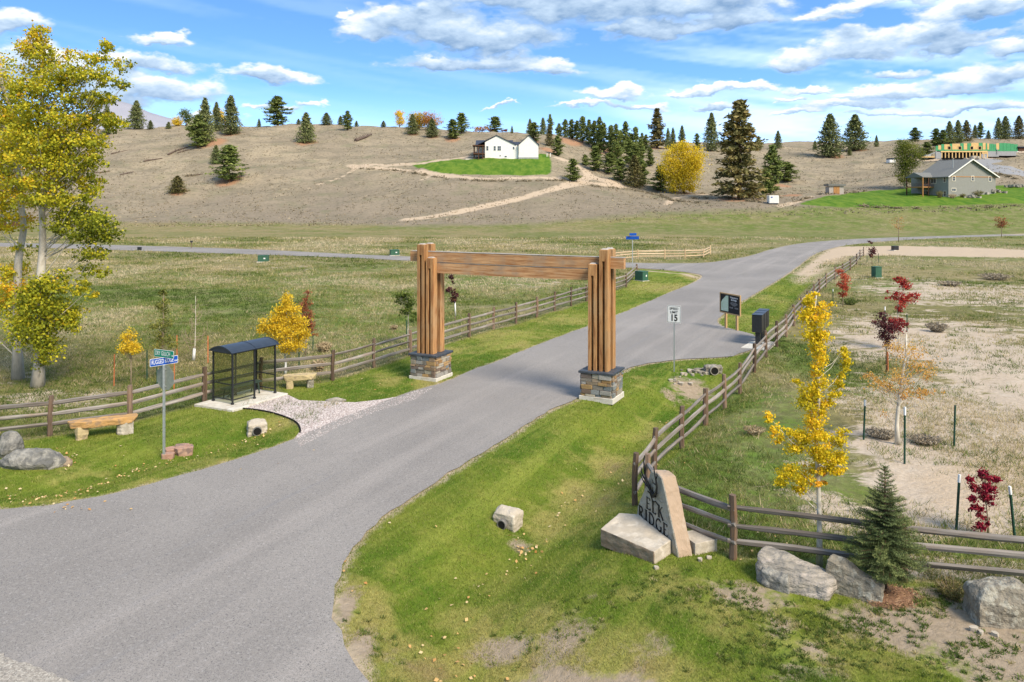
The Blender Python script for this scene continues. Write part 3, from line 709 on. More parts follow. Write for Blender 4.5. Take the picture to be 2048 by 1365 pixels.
TIMBER = wood_mat('gate_timber', (0.22, 0.095, 0.04), (0.56, 0.32, 0.14), (0.40, 0.25, 0.13), 0.16, (12, 12, 0.9))
BEAMM = wood_mat('gate_beam_timber', (0.30, 0.14, 0.06), (0.62, 0.38, 0.20), (0.34, 0.24, 0.165), 0.05, (0.8, 12, 12))
GREYW = mat('sun_bleached_wood', (0.46, 0.43, 0.41), (0.32, 0.28, 0.25), 3, (1, 8, 8))
BOARDW = wood_mat('board_wood', (0.40, 0.25, 0.12), (0.52, 0.36, 0.20), (0.45, 0.30, 0.16), 0.1, (12, 12, 1.5))
SLATE = mat('slate_cap', (0.035, 0.045, 0.06), (0.07, 0.08, 0.10), 4, rough=0.55, bump=0.2)
CONC = mat('concrete', (0.52, 0.49, 0.44), (0.62, 0.60, 0.55), 3, rough=0.9, bump=0.2, c3=(0.44, 0.40, 0.34))
MORTAR = mat('mortar', (0.36, 0.33, 0.29), (0.24, 0.22, 0.20), 8, rough=0.95, bump=0.4)
STONES = palette_mat('ledge_stone', [(0.30,0.27,0.22),(0.20,0.18,0.155),(0.33,0.20,0.09),(0.17,0.19,0.20),(0.38,0.34,0.27),(0.25,0.18,0.12),(0.18,0.13,0.10),(0.31,0.295,0.275),(0.38,0.25,0.12),(0.22,0.235,0.24),(0.28,0.22,0.16),(0.15,0.12,0.105)])
GALV = mat('galvanised_steel', (0.38, 0.42, 0.44), (0.50, 0.53, 0.54), 20, rough=0.45, bump=0.05, metal=0.6)
ALU = mat('sign_back_metal', (0.22, 0.25, 0.22), (0.30, 0.33, 0.29), 8, rough=0.5, bump=0.05, metal=0.3)
WHITE = mat('white_paint', (0.80, 0.80, 0.78), (0.74, 0.74, 0.72), 5, rough=0.5, bump=0.03)
SIGNW = mat('sign_white', (0.78, 0.79, 0.80), (0.70, 0.72, 0.74), 9, rough=0.4, bump=0.0)
BLACKP = mat('black_print', (0.012, 0.012, 0.015), None, rough=0.6, bump=0)
GREENS = mat('sign_green', (0.0, 0.23, 0.15), (0.0, 0.19, 0.12), 6, rough=0.35, bump=0)
BLUES = mat('sign_blue', (0.005, 0.075, 0.40), (0.005, 0.06, 0.33), 6, rough=0.35, bump=0)
BLACKM = mat('black_metal', (0.012, 0.014, 0.018), (0.022, 0.024, 0.030), 12, rough=0.38, bump=0.06, spec=0.5)
NAVYR = mat('dark_roof_metal', (0.016, 0.024, 0.042), (0.024, 0.034, 0.055), 3, rough=0.35, bump=0.04, spec=0.6)
ROCKG = mat('grey_rock', (0.13, 0.13, 0.125), (0.34, 0.325, 0.29), 4.5, rough=0.92, bump=1.0, bdist=0.08, bscale=8, c3=(0.13, 0.13, 0.125), s3=2.6, vary=0.1)
ROCKP = mat('pale_rock', (0.40, 0.36, 0.31), (0.20, 0.19, 0.175), 4.5, rough=0.92, bump=1.0, bdist=0.09, bscale=8, c3=(0.50, 0.44, 0.39), s3=2.0, vary=0.06, stretch=(0.7, 1.5, 2.2))
ROCKL = mat('lichen_rock', (0.29, 0.26, 0.21), (0.17, 0.155, 0.125), 6.0, rough=0.95, bump=1.0, bdist=0.09, bscale=9, c3=(0.37, 0.355, 0.30), s3=5.0, vary=0.05)
ROCKT = mat('tan_slab_rock', (0.46, 0.405, 0.33), (0.38, 0.335, 0.275), 4, rough=0.92, bump=0.5, bdist=0.03, c3=(0.52, 0.47, 0.40), s3=3)
ROCKTD = mat('rust_brown_rock_slab_shade', (0.25, 0.17, 0.11), (0.34, 0.27, 0.20), 4, rough=0.92, bump=0.8, bdist=0.04, c3=(0.17, 0.14, 0.12), s3=3)
ROCKO = mat('orange_slab_rock', (0.50, 0.29, 0.11), (0.44, 0.27, 0.13), 4, rough=0.9, bump=0.6, bdist=0.03, c3=(0.30, 0.20, 0.12), s3=4)
ROCKY = mat('yellow_block_rock', (0.52, 0.42, 0.24), (0.43, 0.34, 0.20), 5, rough=0.9, bump=0.6, bdist=0.03, c3=(0.33, 0.26, 0.17), s3=4)
ROCKR = mat('red_paver_rock', (0.34, 0.19, 0.14), (0.42, 0.28, 0.21), 4, rough=0.9, bump=0.5, bdist=0.02, c3=(0.22, 0.15, 0.13), s3=4)
PEACH = mat('peach_sandstone', (0.40, 0.30, 0.22), (0.34, 0.255, 0.185), 3, rough=0.9, bump=0.45, bdist=0.02, c3=(0.45, 0.38, 0.31), s3=2, stretch=(1, 1, 0.4))
GREYF = mat('grey_rough_stone', (0.40, 0.37, 0.31), (0.31, 0.29, 0.25), 5, rough=0.95, bump=0.8, bdist=0.03, c3=(0.25, 0.23, 0.19), s3=4)
IRON = mat('black_iron', (0.010, 0.010, 0.012), None, rough=0.5, bump=0)
DARK = mat('black_shade_and_edging', (0.01, 0.01, 0.01), None, rough=1.0, bump=0)  # near black: stands for shade in openings, real black on the edging
UGREEN = mat('utility_green', (0.03, 0.10, 0.065), (0.045, 0.12, 0.08), 4, rough=0.6, bump=0.05)
TPOST = mat('stake_green', (0.01, 0.05, 0.035), (0.02, 0.07, 0.045), 9, rough=0.5, bump=0)
ORANGE = mat('orange_stake', (0.50, 0.15, 0.05), (0.42, 0.14, 0.06), 9, rough=0.7, bump=0.1)
RUBBER = mat('rubber', (0.02, 0.02, 0.02), None, rough=0.8, bump=0)
def glass_mat(name, tint, alpha):
    m, k, b = new_mat(name); b.inputs['Base Color'].default_value = (*tint, 1); b.inputs['Roughness'].default_value = 0.05; b.inputs['Specular IOR Level'].default_value = 0.6
    tr = k.new('ShaderNodeBsdfTransparent'); tr.inputs[0].default_value = (0.86, 0.88, 0.76, 1)
    mx = k.new('ShaderNodeMixShader'); mx.inputs[0].default_value = alpha
    k.l.new(tr.outputs[0], mx.inputs[1]); k.l.new(b.outputs[0], mx.inputs[2]); k.l.new(mx.outputs[0], k.n['Material Output'].inputs[0])
    return m
SHGLASS = glass_mat('smoked_glass', (0.18, 0.19, 0.12), 0.10)
WINDOW = mat('window_glass', (0.03, 0.04, 0.055), (0.06, 0.075, 0.10), 1.5, rough=0.12, bump=0, spec=0.8)

def text(parent, s, size, loc, rz=0.0, m=None, ext=0.002, off=0.0, sx=1.0, name='lettering', align='CENTER'):
    cu = bpy.data.curves.new(name, 'FONT'); cu.body = s; cu.size = size; cu.extrude = ext; cu.offset = off
    cu.align_x = align; cu.align_y = 'CENTER'
    o = bpy.data.objects.new(name, cu); cu.materials.append(m or BLACKP); link(o, parent)
    o.location = loc; o.rotation_euler = (math.radians(90), 0, rz); o.scale = (sx, 1, 1)
    return o
from mathutils import noise as mn
def hull_rock(name, pts, material, parent=None, sub=4, amp=0.03, freq=2.5, seed=0, bevel=0.03, loc=None):
    bm = bmesh.new()
    for p in pts: bm.verts.new(p)
    r = bmesh.ops.convex_hull(bm, input=bm.verts)
    bmesh.ops.delete(bm, geom=[v for v in bm.verts if not v.link_faces], context='VERTS')
    bmesh.ops.dissolve_limit(bm, angle_limit=math.radians(9), verts=bm.verts, edges=bm.edges)
    if bevel: bmesh.ops.bevel(bm, geom=list(bm.edges) , offset=bevel, segments=2, profile=0.6, affect='EDGES', clamp_overlap=True)
    bmesh.ops.triangulate(bm, faces=bm.faces)
    for _ in range(sub):
        L = np.median([e.calc_length() for e in bm.edges])
        es = [e for e in bm.edges if e.calc_length() > max(L * 0.9, 0.04)]
        if len(bm.faces) > 5000: break
        bmesh.ops.subdivide_edges(bm, edges=es, cuts=1); bmesh.ops.triangulate(bm, faces=bm.faces)
    bm.normal_update(); o3 = Vector((seed * 3.1, seed * 1.7, 0))
    for v in bm.verts:
        p = v.co * freq + o3
        d = mn.fractal(p, 0.8, 2.1, 5) * amp + abs(mn.noise(Vector((p.x * 0.6, p.y * 0.6, p.z * 2.6)))) * amp * 0.9
        v.co += v.normal * d
    me = bpy.data.meshes.new(name); bm.to_mesh(me); bm.free(); me.materials.append(material)
    o = bpy.data.objects.new(name, me); link(o, parent)
    if loc is not None: o.location = loc
    return o

# ------------------------------------------------------------------ split rail fences
def wobble_box(L, w, h, seg, seed, taper=0.25):
    r = random.Random(seed); m = MB(); V = []; n = 6
    prof = [(math.cos(a + r.uniform(-.25, .25)) * w / 2 * 1.15, math.sin(a + r.uniform(-.25, .25)) * h / 2 * 1.15) for a in [2 * math.pi * (k + .5) / n for k in range(n)]]
    bow = r.uniform(-0.03, 0.03); bow2 = r.uniform(-0.03, 0.02)
    for i in range(seg + 1):
        t = i / seg; e = 1 - taper * (abs(2 * t - 1) ** 6); s = 1 + r.uniform(-0.06, 0.06)
        for (y, z) in prof:
            V.append((t * L, y * e * s + bow * math.sin(math.pi * t) + r.uniform(-.004, .004), z * e * s + bow2 * math.sin(math.pi * t) + r.uniform(-.004, .004)))
    Fs = [tuple(range(n - 1, -1, -1)), tuple(range(seg * n, seg * n + n))]
    for i in range(seg):
        for k in range(n):
            a = i * n + k; b = i * n + (k + 1) % n; Fs.append((a, b, b + n, a + n))
    return V, Fs
def variants(name, fn, n, material):
    out = []
    for s in range(n):
        V, Fs = fn(s); me = bpy.data.meshes.new(name); me.from_pydata(V, [], Fs); me.update(); me.materials.append(material)
        bm = bmesh.new(); bm.from_mesh(me); bmesh.ops.recalc_face_normals(bm, faces=bm.faces); bm.to_mesh(me); bm.free(); out.append(me)
    return out
def rails_v(mt): return variants('rail', lambda s: wobble_box(1.0, 0.085, 0.12, 8, 100 + s), 7, mt)
def post_fn(s):
    V, Fs = wobble_box(1.55, 0.15, 0.14, 5, 300 + s, 0.12)
    return [(y, z, x - 0.25) for (x, y, z) in V], Fs
RV = rails_v(RAILM); PV = variants('post', post_fn, 7, POSTM)
RN = rails_v(NEWRAIL); PN = variants('post', post_fn, 4, NEWPOST)
def inst(name, me, parent, loc, rot=(0, 0, 0), sc=(1, 1, 1)):
    o = bpy.data.objects.new(name, me); link(o, parent); o.location = loc; o.rotation_euler = rot; o.scale = sc; return o
def fence(label, pts, rv=RV, pv=PV, seed=1, heights=(0.36, 0.72, 1.06), h=1.3, skip_last=False, group='split rail fences'):
    r = random.Random(seed); W = [Vector((x, y, g1(x, y))) for x, y in pts]
    root = thing('split_rail_fence', label, 'fence', W[0], 0, group)
    for i, p in enumerate(W):
        inst('post', r.choice(pv), root, p - W[0], (r.uniform(-.02, .02), r.uniform(-.02, .02), r.uniform(0, 6)), (1, 1, h / 1.3 * r.uniform(0.97, 1.04)))
    for a, b in zip(W[:-1], W[1:]):
        for z in heights:
            pa = a - W[0] + Vector((0, 0, z + r.uniform(-.03, .03))); pb = b - W[0] + Vector((0, 0, z + r.uniform(-.03, .03)))
            d = pb - pa; e = d.normalized() * 0.09; pa -= e; pb += e; L = (pb - pa).length
            yaw = math.atan2(d.y, d.x); pitch = -math.asin(d.z / d.length)
            pa.z += r.uniform(-.01, .01)
            inst('rail', r.choice(rv), root, pa + Vector((0, r.uniform(-.015, .015), 0)), Euler((r.uniform(-.5, .5), pitch, yaw), 'XYZ'), (L, 1, 1))
    return root
F1 = [flat(-75,896)] + flats([(101,872),(261,851),(408.6,804),(522,778),(665.7,760.6),(749,734),(820,710.5),(882,692),(938.7,673),(988,659),(1032,645),(1073,635),(1110,621.5),(1142.5,612),(1173,603),(1205,593),(1226,584),(1252,575),(1273,554)])
fence('long weathered split rail fence running behind the bus shelter and left gate pillar', F1, seed=3)
F2 = flats([(1271,990),(1310,933),(1365,880),(1411,837),(1449,801),(1481,769),(1508,746),(1532,716),(1554,693),(1572.5,672),(1587,653),(1602,634),(1615,619),(1627,603),(1638,590),(1652,576),(1670,560),(1685,551),(1700,541),(1713,529),(1720,520),(1727,513)])
fence('weathered split rail fence climbing away past the black mailboxes to the dirt drive', F2, seed=5)
F3 = [(3.42, 19.55), (3.42, 18.0), flat(1464,1122), (7.75, 15.35), (11.1, 14.5), (14.4, 13.6)]
fence('weathered split rail fence crossing behind the stone entrance monument and spruce', F3, seed=9)
F4 = flats([(1222,523),(1275.5,519),(1329,518),(1370,517.5),(1407,515.5),(1420.5,509)])
fence('short fence of fresh pale rails beyond the far side road', F4, RN, PN, 11)

# ------------------------------------------------------------------ timber gate over the road
RG = math.atan2(-0.446, 0.895)
gL = Vector((-3.48, 33.3)); gR = Vector((3.46, 29.9)); gm = (gL + gR) / 2; gw = (gR - gL).length / 2
gate = thing('timber_gate', 'tall timber post and beam entrance gate spanning the road on stone pillars', 'gate', (gm.x, gm.y, 0), math.atan2((gR - gL).y, (gR - gL).x))
stone_v = []
for s in range(8):
    r = random.Random(s); pts = [((x + r.uniform(-.06, .06)), (y + r.uniform(-.15, .15)) , (z + r.uniform(-.07, .07))) for x in (-.5, .5) for y in (-.5, .5) for z in (-.5, .5)]
    m_ = MB(); m_.add([(pts[0]), pts[4], pts[6], pts[2], pts[1], pts[5], pts[7], pts[3]], [(3,2,1,0),(4,5,6,7),(0,1,5,4),(1,2,6,5),(2,3,7,6),(3,0,4,7)])
    tmp = m_.build('stone', STONES, None, bevel=0.035); stone_v.append(tmp.data); bpy.data.objects.remove(tmp)
def pillar(cx, seed):
    r = random.Random(seed); hw = 0.60
    core = MB().box((0, 0, 0.56), (1.17, 1.17, 0.86)).build('stone_base', MORTAR, gate, loc=(cx, 0, 0))
    MB().box((0, 0, 0.02), (1.36, 1.36, 0.22)).build('plinth', CONC, core, bevel=0.012)
    MB().box((0, 0, 1.035), (1.40, 1.40, 0.085)).build('cap_slab', SLATE, core, bevel=0.012)
    for f in range(4):
        a = f * math.pi / 2
        z = 0.135
        while z < 0.985:
            h = min(r.choice([0.09, 0.12, 0.15, 0.17]), 0.99 - z)
            if 0.99 - (z + h) < 0.07: h = 0.99 - z
            x = -hw
            while x < hw - 0.01:
                w_ = r.uniform(0.16, 0.46)
                if hw - (x + w_) < 0.12: w_ = hw - x
                d = r.uniform(0.045, 0.085); cxl, cyl = x + w_ / 2, -(0.575 + d / 2)
                inst('stone', r.choice(stone_v), core, (cxl * math.cos(a) - cyl * math.sin(a), cxl * math.sin(a) + cyl * math.cos(a), z + h / 2), (0, 0, a), (w_ - 0.015, d + 0.04, h - 0.014))
                x += w_
            z += h
    return core
pillar(-gw, 1); pillar(gw, 2)
def notched_post(cx, cy, z0, z1, front, mt=TIMBER, w=0.34):
    """square timber with a slot sawn down its outer face"""
    m = MB(); h = w / 2; s = 0.055; dp = 0.17 * front; zt = z1 - 0.42
    y = h * front
    pr = [(-h, -y), (-h, y), (-s, y), (-s, y - dp), (s, y - dp), (s, y), (h, y), (h, -y)]
    m.prism([(cx + a, cy + b) for a, b in pr], z0, zt)
    m.prism([(cx + a, cy + b) for a, b in [(-h, -h), (h, -h), (h, h), (-h, h)]], zt, z1)
    V = [(cx - h, cy - h, z1), (cx + h, cy - h, z1), (cx + h, cy + h, z1), (cx - h, cy + h, z1), (cx - h * .35, cy - h * .35, z1 + .06), (cx + h * .35, cy - h * .35, z1 + .06), (cx + h * .35, cy + h * .35, z1 + .06), (cx - h * .35, cy + h * .35, z1 + .06)]
    m.add(V, [(4, 5, 6, 7), (0, 1, 5, 4), (1, 2, 6, 5), (2, 3, 7, 6), (3, 0, 4, 7)])
    return m
for sgn, cx in ((-1, -gw), (1, gw)):
    for dy, fr in ((-0.30, -1), (0.30, 1)):
        for (dx_, top) in ((sgn * 0.235, 5.68), (-sgn * 0.215, 5.12)):
            o = notched_post(cx + dx_, dy, 1.0775, top, fr).build('post', TIMBER, gate)
            q = MB(); q.box((cx + dx_, dy, top + 0.035), (0.30, 0.30, 0.06), taper=0.5)
            q.build('post_tip', GREYW, o)
def beam(z, h, x0, x1, w=0.23, seed=1):
    r = random.Random(seed); V = []; n = 26; m = MB()
    for i in range(n + 1):
        x = x0 + (x1 - x0) * i / n; sag = -0.02 * math.sin(math.pi * i / n)
        for a, b in ((-1, -1), (1, -1), (1, 1), (-1, 1)):
            V.append((x, a * w / 2 + r.uniform(-.004, .004), z + b * h / 2 + sag + r.uniform(-.006, .006)))
    Fs = [(0, 1, 2, 3), tuple(n * 4 + k for k in (3, 2, 1, 0))] + [(i * 4 + k, i * 4 + (k + 1) % 4, i * 4 + 4 + (k + 1) % 4, i * 4 + 4 + k) for i in range(n) for k in range(4)]
    return m.add(V, Fs).build('beam', BEAMM, gate)
b1 = beam(5.17, 0.42, -gw - 0.98, gw + 0.92, seed=1); b2 = beam(4.70, 0.43, -gw - 0.10, gw + 0.10, seed=2)
MB().box((0, 0, 5.392), (2 * gw + 1.86, 0.235, 0.022)).build('weathered_top', GREYW, b1)
MB().box((0, 0, 4.925), (2 * gw + 0.1, 0.235, 0.014)).build('weathered_top', GREYW, b2)

# ------------------------------------------------------------------ bus shelter on its pad
padP = flats([(388,812),(465,824),(576,790),(505,780)])
pad = MB().prism(padP, -0.15, 0.06).build('concrete_pad', CONC, bevel=0.01); tag(pad, 'pale concrete pad below the bus shelter', 'pad')
c1 = Vector(flat(465, 813)); c2_ = Vector(flat(545, 791)); c0 = Vector(flat(425, 807))
dl = (c2_ - c1); SL = 2.02; dl.normalize(); ds = Vector((dl.y, -dl.x)) * -1.0; SW = 1.06
sh = thing('bus_shelter', 'small black framed bus shelter with smoked glass and curved roof', 'bus shelter', (c1.x, c1.y, 0.06), math.atan2(dl.y, dl.x))
# local x along the road side, local y towards the rear
Hh = 1.88
def sp(x, y, z0=0.0, z1=Hh): MB().box((x, y, (z0 + z1) / 2), (0.055, 0.055, z1 - z0)).build('post', BLACKM, sh)
for x, y in ((0, 0), (SL, 0), (0, SW), (SL, SW), (SL * 0.5, 0), (SL * 0.5, SW)):
    sp(x, y); MB().box((x, y, 0.03), (0.085, 0.085, 0.06)).build('foot_plate', BLACKM, sh)
def rail_(a, b, t=0.035): MB().bar(a, b, t).build('crossbar', BLACKM, sh)
def pane(a, b, z0, z1):
    a = Vector(a); b = Vector(b); d = (b - a).normalized(); n = Vector((-d.y, d.x, 0)) * 0.004
    m = MB(); m.ext([(a.x - n.x, a.y - n.y, z0), (b.x - n.x, b.y - n.y, z0), (b.x - n.x, b.y - n.y, z1), (a.x - n.x, a.y - n.y, z1)], n * 2)
    m.build('glass_pane', SHGLASS, sh)
for (a, b) in (((0, 0), (SL * .5, 0)), ((0, 0), (0, SW)), ((SL, 0), (SL, SW)), ((0, SW), (SL * .5, SW)), ((SL * .5, SW), (SL, SW))):
    d = (Vector(b) - Vector(a)).normalized() * 0.03; A3 = Vector((*a, 0)) + Vector((*d, 0)); B3 = Vector((*b, 0)) - Vector((*d, 0))
    for z in (0.16, 0.72, Hh - 0.02): rail_(A3 + Vector((0, 0, z)), B3 + Vector((0, 0, z)))
    pane(A3, B3, 0.18, 0.70); pane(A3, B3, 0.74, Hh - 0.04)
rail_(Vector((SL * .5, 0, Hh - .02)), Vector((SL, 0, Hh - .02)))
m = MB(); n = 12; o_ = 0.10
arc = [(-o_ + (SW + 2 * o_) * i / n, Hh + 0.01 + 0.20 * math.sin(math.pi * i / n) ** 0.8) for i in range(n + 1)]
outl = [(-o_, y, z + 0.02) for y, z in arc] + [(-o_, y, z) for y, z in arc[::-1]]
m.ext(outl, (SL + 2 * o_, 0, 0)); rf = m.build('roof', NAVYR, sh)
for x in (-o_, SL * 0.5, SL + o_):
    mm = MB(); ring = [(x - 0.02, y, z + 0.032) for y, z in arc] + [(x - 0.02, y, z - 0.02) for y, z in arc[::-1]]
    mm.ext(ring, (0.04, 0, 0)); mm.build('roof_rib', NAVYR, rf)
for x in (-o_ + 0.006, SL + o_ - 0.02):
    mm = MB(); ring = [(x, y, z - 0.005) for y, z in arc] ; mm.ext(ring, (0.012, 0, 0)); mm.build('gable_panel', NAVYR, rf)
bn = thing('slatted_bench', 'dark green bench with splayed legs standing inside the bus shelter', 'bench', (c1.x, c1.y, 0.06), math.atan2(dl.y, dl.x))
BG = mat('bench_green', (0.03, 0.05, 0.04), (0.045, 0.07, 0.055), 5, rough=0.5, bump=0.02)
for i in range(3): MB().box((SL * .5, SW - 0.22 - 0.13 * i, 0.44), (1.7, 0.11, 0.035)).build('slat', BG, bn)
for sx_ in (0.35, SL - 0.35):
    for yy, tilt in ((SW - 0.20, 0.08), (SW - 0.50, -0.08)): MB().bar((sx_, yy + tilt, 0), (sx_, yy, 0.42), 0.04).build('leg', BG, bn)
    MB().bar((sx_, SW - 0.35, 0.12), (SL * .5 + (0.1 if sx_ > SL * .5 else -0.1), SW - 0.35, 0.42), 0.03).build('brace', BG, bn)
# dark edging along the gravel
eg = smooth_poly(flats([(486,817.6),(508,819.5),(540,825),(571,834.5),(593,845.5),(601,861),(597,872)]), 0.2, 0.0, 1, closed=False)
m = MB(); m.tube([(x, y, 0.01) for x, y in eg], 0.025, 6); tag(m.build('path_edging', DARK, None), 'thin dark edging strip between the shelter lawn and pink gravel', 'edging')

# ------------------------------------------------------------------ signs
def oct_(r): return [(r * math.cos(math.pi / 8 + k * math.pi / 4), r * math.sin(math.pi / 8 + k * math.pi / 4)) for k in range(8)]
def rrect(w_, h_, r_=0.02, n=3):
    out = []
    for cx, cz, a0 in ((w_/2-r_, h_/2-r_, 0), (-w_/2+r_, h_/2-r_, 90), (-w_/2+r_, -h_/2+r_, 180), (w_/2-r_, -h_/2+r_, 270)):
        for k in range(n + 1):
            a = math.radians(a0 + 90 * k / n); out.append((cx + r_ * math.cos(a), cz + r_ * math.sin(a)))
    return out
sb = G(328, 918)
ss = thing('street_sign_post', 'steel street sign post with a green and a blue name sign at the junction', 'street sign', sb, 0)
MB().box((0, 0, 1.40), (0.06, 0.06, 2.90)).build('post', GALV, ss)
rz2 = math.atan2(-.446, .895)
stp = MB(); R = Matrix.Rotation(rz2, 3, 'Z')
stp.ext([R @ Vector((a, 0.045, 2.46 + b)) for a, b in oct_(0.40)], R @ Vector((0, 0.006, 0)))
so_ = stp.build('stop_sign', ALU, ss)
rm = mat('stop_sign_red', (0.5, 0.01, 0.01), None, rough=0.4, bump=0)
fr_ = MB(); fr_.ext([R @ Vector((a, 0.0535, 2.46 + b)) for a, b in oct_(0.385)], R @ Vector((0, 0.002, 0))); fr_.build('red_face', rm, so_)
tt = text(so_, 'STOP', 0.30, R @ Vector((0, 0.0575, 2.46)), rz2 + math.pi, SIGNW, 0.0005, 0.006, 0.75)
for z in (2.2, 2.72): MB().box(R @ Vector((0, 0.02, z)), (0.09, 0.075, 0.03), R).build('bracket', GALV, ss)
def blade(z, w_, h_, rz, colm, txt, small, dx_=0.0):
    R = Matrix.Rotation(rz, 3, 'Z'); m = MB()
    m.ext([R @ Vector((a + dx_, -0.006, z + b)) for a, b in rrect(w_, h_, 0.03)], R @ Vector((0, 0.006, 0)))
    o = m.build('name_sign', SIGNW, ss)
    f = MB(); f.ext([R @ Vector((a + dx_, -0.0085, z + b)) for a, b in rrect(w_ - 0.022, h_ - 0.022, 0.025)], R @ Vector((0, 0.002, 0))); f.build('sign_face', colm, o)
    text(o, txt, h_ * 0.80, R @ Vector((dx_ - w_ * 0.055, -0.0105, z)), rz, SIGNW, 0.0006, 0.0, 0.50 if len(txt) > 9 else 0.62)
    text(o, small, h_ * 0.32, R @ Vector((dx_ + w_ * 0.435, -0.0105, z - h_ * 0.16)), rz, SIGNW, 0.0006, 0.001, 0.75)
    return o
blade(3.19, 0.86, 0.235, rz2, GREENS, 'DRY GULCH', 'DR')
blade(2.97, 0.86, 0.235, math.atan2(.74, .64), BLUES, 'RUGGED RIDGE', 'WAY')

sl = G(1348, 745)
sp_ = thing('speed_limit_sign', 'white speed limit sign on a steel post beside the right gate pillar', 'road sign', sl, rz2)
MB().box((0, 0.03, 1.25), (0.05, 0.04, 2.6)).build('post', GALV, sp_)
f = MB(); f.ext([(a, -0.004, 2.56 + b) for a, b in rrect(0.62, 0.78, 0.04)], (0, 0.006, 0)); fc = f.build('sign_panel', SIGNW, sp_)
for a, b in (((0.59, 0.75)), ):
    ring = rrect(0.58, 0.74, 0.035); inner = rrect(0.555, 0.715, 0.03); n = len(ring)
    m = MB(); m.add([(x, -0.0065, 2.56 + z) for x, z in ring] + [(x, -0.0065, 2.56 + z) for x, z in inner], [(i, (i + 1) % n, (i + 1) % n + n, i + n) for i in range(n)]); m.build('border', BLACKP, fc)
text(fc, 'SPEED', 0.15, (0, -0.0075, 2.80), 0, BLACKP, 0.001, 0.002, 0.98)
text(fc, 'LIMIT', 0.15, (0, -0.0075, 2.645), 0, BLACKP, 0.001, 0.002, 0.98)
text(fc, '15', 0.40, (0, -0.0075, 2.39), 0, BLACKP, 0.001, 0.012, 0.85)

# far street sign past the gate
fs = thing('street_sign_post', 'distant street sign post with two small blue name signs beyond the gate', 'street sign', (*flat(1265, 540), 0), 0)
MB().box((0, 0, 1.5), (0.08, 0.08, 3.6)).build('post', GALV, fs)
MB().box((0.0, 0, 3.55), (1.45, 0.03, 0.35)).build('name_sign', BLUES, fs)
MB().box((0.05, 0, 3.93), (0.95, 0.03, 0.28), Matrix.Rotation(0.5, 3, 'Z')).build('name_sign', BLUES, fs)

# notice board
nb0 = Vector((12.55, 46.7)); nb1 = Vector((13.25, 44.9)); nd = (nb1 - nb0); nw = nd.length; nc = (nb0 + nb1) / 2
nb = thing('notice_board', 'black notice board with pale green map in wooden frame by mailboxes', 'notice board', (nc.x, nc.y, 0), math.atan2(nd.y, nd.x))
for x in (-nw * .27, nw * .27): MB().box((x, 0.08, 0.62), (0.14, 0.10, 1.5)).build('post', BOARDW, nb)
pb = MB().box((0, 0, 1.49), (nw - .1, 0.04, 1.12)).build('panel', BLACKP, nb)
for z in (0.92, 2.06): MB().box((0, -0.01, z), (nw, 0.07, 0.07)).build('frame', BOARDW, nb)
for x in (-nw / 2 + .03, nw / 2 - .03): MB().box((x, -0.01, 1.49), (0.07, 0.066, 1.07)).build('frame', BOARDW, nb)
mapm = mat('map_print', (0.46, 0.60, 0.42), (0.60, 0.68, 0.56), 9, rough=0.6, bump=0)
m = MB(); m.ext([(x, -0.0225, z) for x, z in [(-0.86, 1.02), (-0.16, 1.02), (-0.16, 1.96), (-0.38, 1.94), (-0.74, 1.66), (-0.86, 1.50)]], (0, 0.002, 0)); m.build('map', mapm, pb)
text(pb, 'Welcome to', 0.14, (0.36, -0.0225, 1.88), 0, SIGNW, 0.001, 0.003)
text(pb, 'Elk Ridge', 0.14, (0.36, -0.0225, 1.74), 0, SIGNW, 0.001, 0.003)
PRT = mat('small_print', (0.35, 0.35, 0.36), None, rough=0.6, bump=0)
m = MB(); r = random.Random(2)
for i, wd in enumerate((0.5, 0.66, 0.72, 0.6, 0.45, 0.3)):
    m.box((0.36, -0.0215, 1.60 - 0.038 * i), (wd, 0.001, 0.012))
for i in range(2):
    for x in (0.12, 0.60): m.box((x, -0.0215, 1.31 - 0.045 * i), (0.34, 0.001, 0.016))
m.build('small_print_lines', PRT, pb)

# mailboxes
mp = poly_pad = MB().prism(flats([(1482,697),(1500,686),(1524,682),(1553,687),(1536,702)]), -0.1, 0.05).build('concrete_pad', CONC, bevel=0.01)
tag(mp, 'pale concrete pad under the three black mailboxes', 'pad')
mb0 = Vector(flat(1516, 690))
names = ['nearest black cluster mailbox on the pad by the fence', 'middle black cluster mailbox standing between its two twins', 'farthest black cluster mailbox of the row by the fence']
def make_mailbox():
    t = thing('cluster_mailbox', names[0], 'mailbox', (mb0.x, mb0.y, 0.05), rz2, 'black cluster mailboxes on the pad')
    bd = MB().box((0, 0, 1.10), (0.50, 0.72, 0.90)).build('cabinet', BLACKM, t, bevel=0.012)
    MB().box((0, 0, 1.565), (0.55, 0.77, 0.03)).build('lid', NAVYR, t, bevel=0.008)
    MB().box((0, 0, 0.33), (0.24, 0.28, 0.64)).build('pedestal', BLACKM, t)
    MB().box((0, 0, 0.015), (0.36, 0.36, 0.03)).build('base_plate', BLACKM, t)
    for c in range(3):
        for rr in range(4):
            MB().box((-0.254, -0.23 + 0.23 * c, 0.78 + 0.21 * rr), (0.012, 0.205, 0.19)).build('door', BLACKM, t)
    return t
mbx = make_mailbox()
for i in (1, 2):
    c = copy_tree(mbx); c.location = (mb0.x + B_DIR.x * 0.92 * i, mb0.y + B_DIR.y * 0.92 * i, 0.05); c['label'] = names[i]

